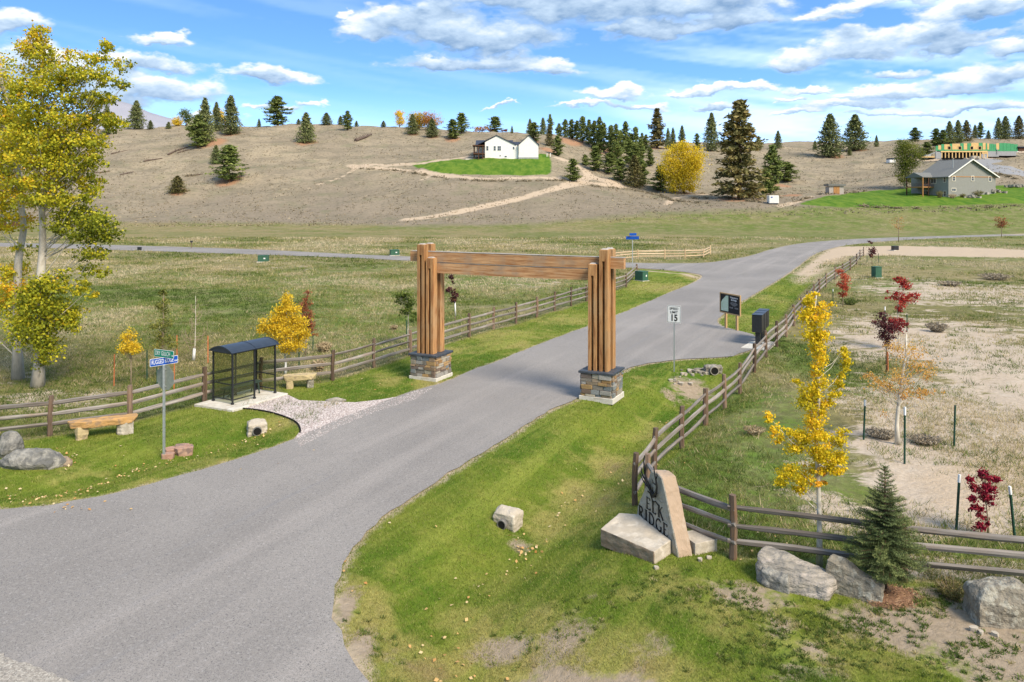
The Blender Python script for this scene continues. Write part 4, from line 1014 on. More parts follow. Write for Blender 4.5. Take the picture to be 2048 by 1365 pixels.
# utility boxes
def ubox(label, px, py, w_, d_, h_, rz, name='utility_box', mt=UGREEN, mark=False):
    p = G(px, py); t = thing(name, label, 'utility box', p, rz, None)
    MB().box((0, 0, h_ / 2 + .04), (w_, d_, h_)).build('cabinet', mt, t, bevel=0.02)
    MB().box((0, 0, h_ + .06), (w_ + .05, d_ + .05, 0.05)).build('lid', mt, t, bevel=0.01)
    MB().box((0, 0, 0.0), (w_ + .2, d_ + .2, 0.1)).build('base', CONC, t)
    if mark: MB().box((w_ * .15, -d_ / 2 - .003, h_ * .6), (w_ * .18, 0.006, h_ * .2)).build('sticker', SIGNW, t)
ubox('green utility box at the end of the long fence', 1283, 562, 0.75, 1.05, 0.85, rz2 + 1.1, mark=True)
ubox('tall green utility box standing in the open right field', 1753, 556, 0.7, 0.7, 1.05, 0.2)
ubox('green utility box beside the far road left of the gate', 789, 511, 1.25, 1.0, 0.72, 0.3, mark=True)
ubox('pale green utility box in the field left of the gate', 527, 524, 1.25, 1.0, 0.75, 0.15, mark=True)
ubox('squat black box beside the dirt drive on the right', 1790, 501, 0.8, 0.8, 0.6, 0.1, mt=BLACKM)
ubox('tiny black box by the far road behind the cottonwoods', 279, 502, 0.5, 0.5, 0.5, 0.1, mt=BLACKM)
fm = thing('roadside_mailbox', 'dark mailbox on a thin post beyond the far left road', 'mailbox', G(383, 497), 0.2)
MB().box((0, 0, 0.5), (0.10, 0.10, 1.0)).build('post', POSTM, fm); MB().box((0, 0, 1.1), (0.35, 0.55, 0.28)).build('box', BLACKM, fm, bevel=0.03)

# ------------------------------------------------------------------ stone benches, boulders, culverts
def slab_pts(cx, cy, z0, z1, L, W_, rz, seed, j=0.06, n=9):
    r = random.Random(seed); out = []
    for z, s in ((z0, 0.93), (z1, 1.0)):
        for k in range(n):
            a = 2 * math.pi * (k + r.uniform(-.2, .2)) / n
            q = max(abs(math.cos(a)), abs(math.sin(a))); x = math.cos(a) / q ** 0.8 * L / 2 * s * r.uniform(1 - j, 1 + j); y = math.sin(a) / q ** 0.8 * W_ / 2 * s * r.uniform(1 - j, 1 + j)
            out.append((cx + x * math.cos(rz) - y * math.sin(rz), cy + x * math.sin(rz) + y * math.cos(rz), z))
    return out
bp = Vector(flat(207, 872)); t = thing('stone_bench', 'low bench of orange tan slab on two rough stones by left fence', 'bench', G(207, 872), math.radians(27))
hull_rock('seat_slab', slab_pts(0, 0, 0.36, 0.56, 1.95, 0.50, 0, 3), ROCKO, t, 4, 0.02, 3, 3, 0.02)
hull_rock('leg', slab_pts(-0.62, -0.02, -0.08, 0.40, 0.36, 0.36, 0.2, 5), ROCKY, t, 3, 0.02, 4, 5, 0.02)
hull_rock('leg', slab_pts(0.62, 0.0, -0.08, 0.40, 0.50, 0.42, 0.1, 6), ROCKT, t, 3, 0.02, 4, 6, 0.02)
t = thing('stone_bench', 'squared yellow stone bench on the lawn right of bus shelter', 'bench', G(600, 776), math.radians(17))
hull_rock('seat_slab', slab_pts(0, 0, 0.34, 0.55, 1.32, 0.46, 0, 8, 0.02, 8), ROCKY, t, 3, 0.012, 4, 8, 0.015)
hull_rock('leg', slab_pts(-0.40, 0, -0.05, 0.36, 0.30, 0.34, 0, 9, 0.03, 8), ROCKY, t, 2, 0.012, 4, 9, 0.015)
hull_rock('leg', slab_pts(0.40, 0, -0.05, 0.36, 0.30, 0.34, 0, 10, 0.03, 8), ROCKL, t, 2, 0.012, 4, 10, 0.015)
def rock_at(label, px, py, L, W_, h_, rz, seed, mt, amp=0.04, j=0.15, top=0.6, lean=0.0, name='boulder'):
    p = G(px, py); r = random.Random(seed); pts = []
    for z, s in ((-0.1, 0.92), (h_ * 0.35, 1.0), (h_ * 0.85, top), (h_, top * 0.6)):
        for k in range(8):
            a = 2 * math.pi * (k + r.uniform(-.3, .3)) / 8
            x = math.cos(a) * L / 2 * s * r.uniform(1 - j, 1 + j) + lean * z; y = math.sin(a) * W_ / 2 * s * r.uniform(1 - j, 1 + j)
            pts.append((x * math.cos(rz) - y * math.sin(rz), x * math.sin(rz) + y * math.cos(rz), z * r.uniform(0.94, 1.06)))
    o = hull_rock(name, pts, mt, None, 4, amp, 2.2, seed, 0.03, loc=p)
    return tag(o, label, 'boulder' if name == 'boulder' else 'rock')
rock_at('large flat grey streaked boulder at the left edge of the lawn', 66, 930, 1.75, 0.95, 0.42, 0.15, 11, ROCKG, 0.05, 0.12, 0.72)
rock_at('dark rounded boulder behind the large grey one at the left edge', 22, 908, 0.85, 0.75, 0.62, 0.1, 12, ROCKG, 0.05)
rock_at('small brown rock covered in fallen leaves beside the grey boulder', 129, 930, 0.42, 0.36, 0.22, 0.3, 13, ROCKTD, 0.02, name='rock')
t = thing('paver_pile', 'flat reddish slabs lying at the foot of the street sign post', 'rock', G(353, 908), 0.2)
for i, (x, y, L, W_, rz, z) in enumerate(((-.16, .12, .40, .36, .2, .0), (.22, .02, .55, .40, .35, .05), (-.18, -.28, .38, .30, -.1, -.03), (.1, .34, .42, .3, .1, .02))):
    hull_rock('slab', slab_pts(x, y, z - .12, z + 0.14, L, W_, rz, 30 + i, 0.05, 8), ROCKR, t, 2, 0.012, 4, i, 0.02)
FOUNDP = mat('old_pipe', (0.13, 0.13, 0.13), (0.20, 0.19, 0.18), 8, rough=0.8, bump=0.1)
CONCD = mat('old_concrete', (0.30, 0.27, 0.23), (0.38, 0.35, 0.30), 8, rough=0.95, bump=0.3)
def culvert(label, px, py, rx, ry, h_, rz, mt, seed, pipe_r, poff):
    p = G(px, py); t = thing('culvert_mouth', label, 'culvert', p, rz)
    r = random.Random(seed)
    pts = [(x * rx * r.uniform(.85, 1.1), y * ry * r.uniform(.85, 1.1) + .1, z) for x in (-.5, .5) for y in (-.5, .5) for z in (-.1, h_ * .75)] + [(-rx * .3, .1, h_), (rx * .3, .15, h_ * .95), (0, ry * .4, h_)]
    hull_rock('rock', pts, mt, t, 4, 0.03, 3, seed, 0.03)
    m = MB(); n = 14; V = []
    for (y, rr) in ((poff, pipe_r), (poff, pipe_r * .84), (poff + .45, pipe_r * .84), (poff + .45, pipe_r)):
        V += [(rr * math.cos(2 * math.pi * k / n), y, pipe_r * .8 + rr * math.sin(2 * math.pi * k / n)) for k in range(n)]
    Fs = [(a * n + k, a * n + (k + 1) % n, ((a + 1) % 4) * n + (k + 1) % n, ((a + 1) % 4) * n + k) for a in range(4) for k in range(n)]
    m.add(V, Fs); pp = m.build('pipe', FOUNDP if mt is not ROCKL else CONCD, t)
    m = MB(); m.add([(pipe_r * .84 * math.cos(2 * math.pi * k / n), poff + .012, pipe_r * .8 + pipe_r * .84 * math.sin(2 * math.pi * k / n)) for k in range(n)], [tuple(range(n))]); m.build('shade_disc', DARK, pp)  # black disc closes the pipe, standing in for the shade inside
    return t
culvert('culvert mouth under a pale rock in the lawn before bus shelter', 514, 866, 0.62, 0.62, 0.42, 0.35, ROCKT, 41, 0.15, -0.30)
culvert('culvert mouth under a pale rock in the swale before the monument', 1012, 1052, 0.62, 0.50, 0.42, -0.5, ROCKT, 42, 0.12, -0.24)
t = culvert('concrete culvert end among loose stones near speed limit sign', 1427, 757, 0.80, 0.5, 0.36, -0.1, ROCKL, 43, 0.19, -0.34)
bk = G(1378, 766); bank = thing('stone_scatter', 'loose broken stones strewn on the worn bank below the speed limit sign', 'stones', bk)
for i in range(54):
    r = random.Random(500 + i); x, y = r.gauss(1372, 20), r.gauss(766, 8)
    if i < 20: x, y = r.gauss(1410, 14), r.gauss(749, 5)
    p = G(x, y) - bk; s = r.uniform(0.07, 0.24)
    hull_rock('stone', slab_pts(0, 0, -0.03, s * 0.4, s, s * 0.8, r.uniform(0, 3), i, 0.2, 7), (ROCKT, ROCKL, ROCKT)[i % 3], bank, 0, 0.01, 4, i, 0, loc=p)
rock_at('low flat pale stone at the edge of the pink gravel', 672, 803, 0.75, 0.35, 0.12, 0.0, 45, ROCKP, 0.02, name='rock')
# right foreground boulders
t = thing('boulder', 'long pale streaked boulder lying below the yellow aspen', 'boulder', (5.38, 14.95, 0))
hull_rock('rock', [(-.52,.34,-.1),(-.42,.80,-.1),(-.50,.45,.50),(-.36,.60,.58),(-.16,.80,.55),(.55,-.36,-.1),(.86,-.02,-.1),(.58,-.26,.16),(.86,-.05,.28),(.30,.35,.46),(.72,.22,.34),(-.2,.02,-.1),(.1,-.02,.26)], ROCKP, t, 5, 0.045, 2.4, 51, 0.03)
hull_rock('split_block', [(-.50,.22,-.1),(-.06,-.10,-.1),(.02,.16,-.1),(-.40,.46,-.1),(-.50,.24,.28),(-.38,.38,.38),(-.08,-.05,.20),(.0,.12,.30)], ROCKG, t, 4, 0.03, 3, 52, 0.02)
t = hull_rock('boulder', [(-.40,.22,-.1),(-.20,.55,-.1),(.50,-.30,-.1),(.62,.0,-.1),(-.32,.25,.58),(-.12,.42,.62),(-.02,.30,.58),(.52,-.22,.26),(.64,-.05,.28),(.3,.25,.34)], ROCKL, None, 5, 0.04, 2.6, 53, 0.03, loc=(6.42, 14.75, 0))
tag(t, 'speckled grey boulder leaning between the long boulder and spruce', 'boulder')
t = hull_rock('boulder', [(-.55,-.25,-.1),(.55,-.35,-.1),(.6,.5,-.1),(-.45,.5,-.1),(-.52,-.2,.40),(.5,-.3,.45),(.5,.4,.50),(-.40,.4,.48),(-.30,-.05,.64),(.35,-.1,.70),(.3,.3,.68),(-.2,.3,.64)], ROCKL, None, 5, 0.05, 2.2, 54, 0.05, loc=(8.75, 13.85, 0))
tag(t, 'big blocky lichen spotted boulder at the right edge', 'boulder')
SL_ = ['leftmost small pale stone by the right edge boulder', 'middle tiny pale stone by the right edge boulder', 'rightmost small pale stone before the right edge boulder', 'small pale stone right of the monument foot', 'small pale stone touching the monument foot', 'small pale stone before the broad slab of the monument']
for i, (px, py, s) in enumerate(((1948,1262,.14),(1962,1268,.10),(1990,1272,.12),(1418,1118,.10),(1400,1122,.12),(1312,1138,.10))):
    o = hull_rock('loose_stone', slab_pts(0, 0, -0.02, s * .5, s, s * .8, i, 60 + i, .2, 7), ROCKT, None, 1, 0.01, 4, i, 0, loc=G(px, py)); tag(o, SL_[i], 'stone')

# ------------------------------------------------------------------ entrance monument
mz = g1(3.3, 16.6)
mo = thing('stone_monument', 'standing stone entrance sign lettered ELK RIDGE with black iron antlers', 'monument', (3.49, 16.19, mz), math.radians(-69.2))
FP = [(0, -.15), (-.05, .12), (-.30, .66), (-.54, 1.20), (-.686, 1.47), (-.90, 1.50), (-1.14, 1.47), (-1.24, 1.25), (-1.31, 1.12), (-1.45, .90), (-1.60, .68), (-1.71, .48), (-1.75, .25), (-1.72, -.15)]
def stone_slab():
    bm = bmesh.new(); T = 0.35
    fr = [bm.verts.new((x, 0, z)) for x, z in FP]; bk = [bm.verts.new((x + (0.02 if x < -.5 else 0), T, z)) for x, z in FP]
    n = len(FP); bm.faces.new(fr); bm.faces.new(bk[::-1])
    for i in range(n): bm.faces.new((fr[i], bk[i], bk[(i + 1) % n], fr[(i + 1) % n]))
    bmesh.ops.recalc_face_normals(bm, faces=bm.faces)
    bmesh.ops.bevel(bm, geom=list(bm.edges), offset=0.018, segments=1, affect='EDGES')
    bmesh.ops.triangulate(bm, faces=bm.faces)
    for _ in range(5):
        bmesh.ops.subdivide_edges(bm, edges=[e for e in bm.edges if e.calc_length() > 0.07], cuts=1); bmesh.ops.triangulate(bm, faces=bm.faces)
        if len(bm.faces) > 9000: break
    bm.normal_update()
    for v in bm.verts:
        a = 0.010 if abs(v.normal.y) > 0.7 else 0.016
        v.co += v.normal * (mn.fractal(v.co * 6, .8, 2, 5) * a)
    me = bpy.data.meshes.new('slab'); me.materials.append(GREYF); me.materials.append(PEACH)
    for f in bm.faces: f.material_index = 0 if f.normal.y < -0.6 else 1
    bm.to_mesh(me); bm.free(); o = bpy.data.objects.new('slab', me); link(o, mo); return o
slab = stone_slab()
# letters from strokes (x right, z up, unit cap height)
def stroke(m, pts, w_, x0, z0, s, sx=1.0):
    pts = [Vector((x0 + p[0] * s * sx, z0 + p[1] * s)) for p in pts]
    for a, b in zip(pts[:-1], pts[1:]):
        d = (b - a); L = d.length
        if L < 1e-6: continue
        d /= L; n = Vector((-d.y, d.x)) * w_ * s / 2; e = d * w_ * s * 0.2
        q = [a - n - e, b - n + e, b + n + e, a + n - e]
        m.ext([(p.x, -0.016, p.y) for p in q], (0, 0.016, 0))
def arc_pts(cx, cz, rx, rz_, a0, a1, n=12): return [(cx + rx * math.cos(math.radians(a0 + (a1 - a0) * i / n)), cz + rz_ * math.sin(math.radians(a0 + (a1 - a0) * i / n))) for i in range(n + 1)]
T_, t_ = 0.14, 0.06
GL = {'E': (0.62, [([(.1,0),(.1,1)],T_),([(.0,1),(.55,1),(.55,.86)],t_),([(.1,.52),(.42,.52)],t_),([(.0,0),(.58,0),(.58,.14)],t_)]),
 'L': (0.60, [([(.1,0),(.1,1)],T_),([(.0,0),(.56,0),(.56,.14)],t_),([(0,1),(.2,1)],t_)]),
 'K': (0.74, [([(.1,0),(.1,1)],T_),([(0,0),(.2,0)],t_),([(0,1),(.2,1)],t_),([(.14,.45),(.6,1)],t_),([(.25,.58),(.74,-.08)],T_)]),
 'R': (0.74, [([(.1,0),(.1,1)],T_),([(0,0),(.2,0)],t_),([(.0,1)]+[(.3,1)]+arc_pts(.3,.75,.26,.25,90,-90,10)+[(.1,.5)],.11)]),
 'I': (0.30, [([(.12,0),(.12,1)],T_),([(0,0),(.24,0)],t_),([(0,1),(.24,1)],t_)]),
 'D': (0.82, [([(.1,0),(.1,1)],T_),([(0,1)]+[(.25,1)]+arc_pts(.25,.5,.5,.5,90,-90,14)+[(0,0)],.12)]),
 'G': (0.80, [(arc_pts(.42,.5,.42,.5,50,320,18),.12),([(.76,.10),(.76,.42)],T_),([(.6,.42),(.84,.42)],t_)])}
def word(s, x0, z0, size, width):
    tot = sum(GL[c][0] for c in s) + 0.32 * (len(s) - 1); sx = width / (tot * size); m = MB(); x = x0; starts = []
    for c in s:
        starts.append(x)
        for pts, w_ in GL[c][1]: stroke(m, pts, w_, x, z0, size, sx)
        x += (GL[c][0] + 0.32) * size * sx
    return m, starts, sx
m, st_, sx_ = word('ELK', -1.30, 0.585, 0.25, 0.68); eo = m.build('lettering', IRON, mo)
m, st_, sx_ = word('RIDGE', -1.63, 0.275, 0.25, 1.19)
stroke(m, [(.30,.50),(.42,.2),(.55,-.12),(.72,-.36),(.92,-.50),(1.15,-.56),(1.30,-.52)], .12, st_[0], 0.275, 0.25, sx_)
m.build('lettering', IRON, mo)
# mountain line over the lettering
m = MB(); stroke(m, [(-1.24,.98),(-1.16,.97),(-1.09,.90),(-1.04,.80),(-.98,.84),(-.92,.87),(-.84,.84),(-.76,.80)], 0.022, 0, 0, 1); m.build('mountain_line', IRON, mo)
# antlers
an = []
def ant(pts, r0, r1, m):
    P = [Vector((x, -0.03 - y, z)) for x, y, z in pts]; n = len(P); m.tube(P, [r0 + (r1 - r0) * i / (n - 1) for i in range(n)], 7)
m = MB()
ant([(-1.02,0,1.00),(-1.12,.01,1.10),(-1.20,.03,1.22),(-1.26,.04,1.36),(-1.27,.05,1.50),(-1.30,.05,1.64),(-1.27,.05,1.78)], .035, .012, m)
ant([(-1.20,.03,1.22),(-1.30,.05,1.28),(-1.38,.06,1.38),(-1.40,.06,1.48)], .024, .008, m)
ant([(-1.26,.04,1.36),(-1.22,.05,1.48),(-1.20,.05,1.60)], .02, .007, m)
ant([(-1.12,.01,1.10),(-1.24,.03,1.13),(-1.36,.04,1.20),(-1.44,.05,1.32)], .022, .007, m)
ant([(-1.08,.01,1.06),(-1.06,.02,1.14),(-1.07,.03,1.22)], .018, .007, m); m.build('antler', IRON, mo)
m = MB()
ant([(-1.00,0,.98),(-.90,.01,1.02),(-.80,.03,1.10),(-.76,.04,1.24),(-.78,.05,1.40),(-.84,.05,1.54),(-.88,.05,1.66)], .035, .012, m)
ant([(-.78,.04,1.28),(-.88,.06,1.30),(-.93,.06,1.38)], .02, .007, m)
ant([(-.78,.05,1.42),(-.72,.06,1.50),(-.73,.06,1.60)], .018, .006, m)
ant([(-.93,.01,1.0),(-.96,.02,1.08),(-.94,.03,1.18)], .018, .007, m)
ant([(-1.03,.0,1.03),(-.97,.0,.97),(-.90,.0,1.0)], .05, .04, m); m.build('antler', IRON, mo)
# slabs round its foot
fsb = hull_rock('stone_slab', [(0,0,-.15),(.45,.47,-.15),(-.02,1.68,-.15),(-.5,1.75,-.15),(-.96,1.2,-.15),(.0,.03,.24),(.43,.50,.27),(-.04,1.70,.34),(-.48,1.78,.34),(-.97,1.2,.22)], ROCKT, None, 5, 0.018, 3, 71, 0.015, loc=(2.93, 15.95, mz))
fsb.data.materials.append(ROCKTD)
for p in fsb.data.polygons: p.material_index = 0 if p.normal.z > 0.55 or p.normal.x > 0.35 else 1  # sides away from the right are browner: shade put into the stone colour
tag(fsb, 'broad pale stone slab lying in front of the ELK RIDGE monument', 'stone slab')
o = hull_rock('stone_block', [(x, y, z) for x in (-.28, .28) for y in (-.3, .3) for z in (-.1, .24)], ROCKT, None, 4, 0.01, 3, 72, 0.015, loc=(4.02, 16.75, mz))
o.rotation_euler = (0, 0, 0.37); tag(o, 'squared grey stone block tucked behind the monument', 'stone block')
# ------------------------------------------------------------------ vegetation
def leaf_quads(C, s, r, elong=1.0, wid=0.6, up=0.0, dirs=None):
    n = len(C); N = r.normal(size=(n, 3)); N[:, 2] += up; N /= np.linalg.norm(N, axis=1)[:, None]
    U = r.normal(size=(n, 3)) if dirs is None else dirs + r.normal(size=(n, 3)) * 0.35
    U -= N * (U * N).sum(1)[:, None]; U /= np.linalg.norm(U, axis=1)[:, None] + 1e-9
    V = np.cross(N, U); s = np.asarray(s).reshape(-1, 1) * np.ones((n, 1))
    P = np.stack([C - U * s * elong, C + V * s * wid + N * s * 0.15, C + U * s * elong, C - V * s * wid + N * s * 0.15], 1)
    return P.reshape(-1, 3)
def leaf_obj(name, P, tint, material, parent=None):
    n = len(P) // 4; Fq = np.arange(n * 4).reshape(-1, 4)
    me = np_mesh(name, P, Fq, material, {'tint': np.repeat(tint, 4)})
    o = bpy.data.objects.new(name, me); link(o, parent); return o
YG = [(0.0, (0.10, 0.135, 0.02)), (0.3, (0.33, 0.37, 0.03)), (0.6, (0.60, 0.56, 0.04)), (0.85, (0.80, 0.62, 0.03)), (1.0, (0.72, 0.40, 0.04))]
NEEDP = leaf_mat('green_pine_needles', [(0.0, (0.055, 0.08, 0.025)), (0.5, (0.14, 0.19, 0.05)), (1.0, (0.27, 0.30, 0.085))], 0.12, 0.7)
LCOT = leaf_mat('cottonwood_leaf', YG, 0.35)
LYEL = leaf_mat('golden_leaf', [(0.0, (0.46, 0.32, 0.02)), (0.4, (0.84, 0.60, 0.04)), (0.8, (0.90, 0.66, 0.06)), (1.0, (0.84, 0.50, 0.06))], 0.4)
LGRN = leaf_mat('green_leaf', [(0.0, (0.04, 0.07, 0.015)), (0.5, (0.10, 0.15, 0.03)), (1.0, (0.22, 0.26, 0.05))], 0.3)
LRED = leaf_mat('red_leaf', [(0.0, (0.14, 0.015, 0.02)), (0.5, (0.36, 0.03, 0.03)), (1.0, (0.52, 0.08, 0.05))], 0.3)
LCRM = leaf_mat('crimson_leaf', [(0.0, (0.13, 0.01, 0.03)), (0.5, (0.33, 0.018, 0.05)), (1.0, (0.48, 0.05, 0.06))], 0.3)
LPUR = leaf_mat('purple_leaf', [(0.0, (0.035, 0.012, 0.018)), (0.6, (0.09, 0.02, 0.03)), (1.0, (0.20, 0.08, 0.03))], 0.2)
LORG = leaf_mat('orange_leaf', [(0.0, (0.25, 0.08, 0.03)), (0.5, (0.45, 0.19, 0.06)), (1.0, (0.60, 0.36, 0.08))], 0.3)
LORN = leaf_mat('pale_orange_leaf', [(0, (0.40, 0.18, 0.05)), (.5, (0.60, 0.33, 0.08)), (1, (0.75, 0.50, 0.12))], .35)
LRBR = leaf_mat('rust_leaf', [(0.0, (0.16, 0.05, 0.03)), (0.5, (0.30, 0.10, 0.05)), (1.0, (0.34, 0.20, 0.08))], 0.25)
NEED = leaf_mat('pine_needles', [(0.0, (0.05, 0.07, 0.03)), (0.5, (0.15, 0.185, 0.075)), (1.0, (0.29, 0.30, 0.12))], 0.1, 0.7)
NEEDO = leaf_mat('olive_needles', [(0.0, (0.06, 0.062, 0.027)), (0.5, (0.165, 0.155, 0.055)), (1.0, (0.33, 0.26, 0.11))], 0.1, 0.7)
NEEDB = leaf_mat('spruce_needles', [(0.0, (0.035, 0.06, 0.028)), (0.5, (0.135, 0.18, 0.07)), (0.85, (0.27, 0.31, 0.11)), (1.0, (0.42, 0.40, 0.14))], 0.15, 0.6)
BARKW = mat('white_bark', (0.62, 0.58, 0.50), (0.46, 0.43, 0.37), 4, (1, 1, 0.6), rough=0.9, bump=0.5, c3=(0.20, 0.18, 0.155), s3=3.0)
BARKG = mat('grey_bark', (0.52, 0.48, 0.42), (0.38, 0.35, 0.30), 5, (2, 2, 0.6), rough=0.95, bump=0.8, c3=(0.50, 0.47, 0.41), s3=2.0)
BARKB = mat('brown_bark', (0.17, 0.10, 0.06), (0.10, 0.065, 0.045), 5, (1, 1, 0.3), rough=0.95, bump=0.6)
BARKT = mat('tan_twig', (0.34, 0.27, 0.19), (0.26, 0.20, 0.14), 6, rough=0.9, bump=0.2)
WRAP = mat('white_trunk_wrap', (0.78, 0.78, 0.78), (0.66, 0.66, 0.67), 8, rough=0.7, bump=0.2)

def broadleaf(name, label, cat, base, blobs, n, leaf, lm, bm_, trunk, r0, r1, seed, sub=0.45, lpc=40, branch_r=0.35, Y=None, depth=1.0, group=None, tw=0.35, maxbr=70, wrap=None, leader=None, dens=1.7, infl=1.22):
    """base: pixel of the foot; blobs: (px, py, rx, ry, weight, tint) crown lobes at the tree's own depth"""
    p0 = G(*base) if Y is None else Vector(((base[0] - 1024) / F * Y, Y, g1((base[0] - 1024) / F * Y, Y)))
    Yt = p0.y; q = Yt / F; r = np.random.RandomState(seed)
    root = thing(name, label, cat, p0, 0, group)
    loc = lambda px, py: Vector(((px - 1024) * q - p0.x, 0.0, zrow(py, Yt) - p0.z))
    n = int(n * dens); blobs = [(b[0], b[1], b[2] * infl, b[3] * infl) + tuple(b[4:]) for b in blobs]
    tp = [loc(*t) for t in trunk]; tp[0].z = -0.1
    tp = [t + Vector((0, 0.12 * math.sin(i * 2.1 + seed) * (i > 0) * (t.z / 4), 0)) for i, t in enumerate(tp)]
    k = len(tp); m = MB(); m.tube(tp, [r0 * (1.35 if i == 0 else 1) * (1 - i / (k - 1)) + r1 * (i / (k - 1)) for i in range(k)], 10)
    tr = m.build('trunk', bm_, root, smooth=True)
    if wrap: MB().tube([loc(*wrap[0]), loc(*wrap[1])], [r0 * 1.7, r0 * 1.4], 10).build('trunk_wrap', WRAP, root, smooth=True)
    def on_trunk(z):
        for a, b in zip(tp[:-1], tp[1:]):
            if a.z <= z <= b.z: return a.lerp(b, (z - a.z) / max(1e-6, b.z - a.z))
        return tp[-1] if z > tp[-1].z else tp[1]
    W = np.array([b[2] * b[3] * (b[4] if len(b) > 4 else 1) for b in blobs], float); W /= W.sum()
    Cs, S, T = [], [], []; brs = []
    nc = max(6, n // lpc)
    for bi, b in enumerate(blobs):
        c = loc(b[0], b[1]); rx = b[2] * q; rz_ = b[3] * q; ry = min(rx, 3.0) * depth; tc = b[5] if len(b) > 5 else 0.5
        c.y += r.uniform(-.4, .4) * depth * rx
        for _ in range(max(2, int(round(nc * W[bi])))):
            d = r.normal(size=3); d /= np.linalg.norm(d); d *= r.uniform(0.35, 0.95)
            cc = np.array([c.x + d[0] * rx, c.y + d[1] * ry, c.z + d[2] * rz_])
            sr = min(rx, rz_) * sub * r.uniform(0.6, 1.3); ml = max(3, int(lpc * r.uniform(.6, 1.4)))
            g = r.normal(size=(ml, 3)) * sr * 0.6 * np.array([1.15, 1.15, 0.8])
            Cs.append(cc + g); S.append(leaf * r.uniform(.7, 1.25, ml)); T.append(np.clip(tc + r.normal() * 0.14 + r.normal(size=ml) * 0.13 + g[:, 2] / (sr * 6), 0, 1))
            brs.append(Vector(cc))
    C = np.vstack(Cs); P = leaf_quads(C, np.concatenate(S), r, 0.62, 0.5)
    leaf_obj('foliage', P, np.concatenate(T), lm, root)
    r2 = random.Random(seed); r2.shuffle(brs); mb = MB()
    for cc in brs[:maxbr]:
        hd = math.hypot(cc.x, cc.y); az_ = max(tp[1].z * 0.5, cc.z - hd * r2.uniform(0.5, 1.1) - 0.1); a = on_trunk(az_)
        L = (cc - a).length; mid = a.lerp(cc, 0.5) + Vector((r2.uniform(-.06, .06) * L, r2.uniform(-.06, .06) * L, -0.06 * L))
        rr = max(0.006, r0 * branch_r * min(1, L / 2.5 + 0.2)); mb.tube([a, mid, cc], [rr, rr * 0.65, rr * 0.25], 5, cap=False)
    if brs: mb.build('branches', bm_ if tw is None else bm_, root)
    return root

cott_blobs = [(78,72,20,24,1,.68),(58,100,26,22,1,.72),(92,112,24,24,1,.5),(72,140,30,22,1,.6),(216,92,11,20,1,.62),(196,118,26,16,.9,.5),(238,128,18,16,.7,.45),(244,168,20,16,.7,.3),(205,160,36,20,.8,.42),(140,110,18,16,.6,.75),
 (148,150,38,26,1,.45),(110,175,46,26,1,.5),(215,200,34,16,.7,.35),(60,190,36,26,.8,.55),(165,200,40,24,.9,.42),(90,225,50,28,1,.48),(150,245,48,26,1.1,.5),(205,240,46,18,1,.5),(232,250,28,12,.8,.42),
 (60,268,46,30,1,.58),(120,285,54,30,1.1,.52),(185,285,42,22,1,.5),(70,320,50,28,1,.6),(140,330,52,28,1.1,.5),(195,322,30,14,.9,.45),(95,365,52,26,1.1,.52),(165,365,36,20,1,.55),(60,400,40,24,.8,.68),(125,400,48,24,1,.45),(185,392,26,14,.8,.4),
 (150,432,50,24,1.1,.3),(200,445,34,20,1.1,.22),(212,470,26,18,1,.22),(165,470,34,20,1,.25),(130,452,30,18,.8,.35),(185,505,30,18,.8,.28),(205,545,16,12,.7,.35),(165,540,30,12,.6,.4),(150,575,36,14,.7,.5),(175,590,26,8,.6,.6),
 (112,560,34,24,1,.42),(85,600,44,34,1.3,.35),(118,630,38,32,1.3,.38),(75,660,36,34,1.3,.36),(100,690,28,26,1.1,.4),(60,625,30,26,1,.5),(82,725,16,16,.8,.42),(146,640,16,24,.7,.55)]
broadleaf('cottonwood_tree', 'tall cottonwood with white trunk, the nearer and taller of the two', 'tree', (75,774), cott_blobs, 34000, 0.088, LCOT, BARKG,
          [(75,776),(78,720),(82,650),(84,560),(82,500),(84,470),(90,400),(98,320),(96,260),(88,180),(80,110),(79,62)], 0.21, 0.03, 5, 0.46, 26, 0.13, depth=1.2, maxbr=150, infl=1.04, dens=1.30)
broadleaf('cottonwood_tree', 'leaning pale trunked cottonwood behind the taller one at left edge', 'tree', (36,758),
          [(12,180,38,30,.8,.5),(-15,140,50,40,.8,.5),(20,230,40,34,.9,.55),(-30,230,60,50,1,.55),(30,300,40,34,1,.62),(-10,320,50,44,1,.62),(38,372,34,26,1,.72),(5,400,40,30,1,.72),(40,440,30,20,.7,.7),(5,455,30,16,.6,.75),(-30,430,50,40,.8,.7),(55,500,26,14,.5,.4),(22,548,34,22,1,.72),(40,585,34,26,1.1,.78),(16,610,26,24,.9,.65),(48,640,26,30,1,.5),(-40,600,40,40,.8,.6)],
          16000, 0.09, LCOT, BARKG, [(36,759),(34,700),(36,600),(38,520),(42,460),(46,400),(38,330),(25,250),(12,170),(4,110)], 0.20, 0.04, 6, 0.46, 26, 0.13, depth=1.2, maxbr=80, infl=1.02, dens=1.15)
broadleaf('young_aspen', 'small round golden leaved tree between orange and dark stakes', 'tree', (262,776),
          [(262,672,14,12,1,.5),(256,688,20,13,1,.55),(272,690,14,12,1,.5),(248,702,10,6,.8,.6),(264,700,14,8,1,.4)], 950, 0.055, LYEL, BARKT, [(262,777),(262,740),(263,700),(262,670)], 0.025, 0.008, 7, 0.5, 26, 0.5)
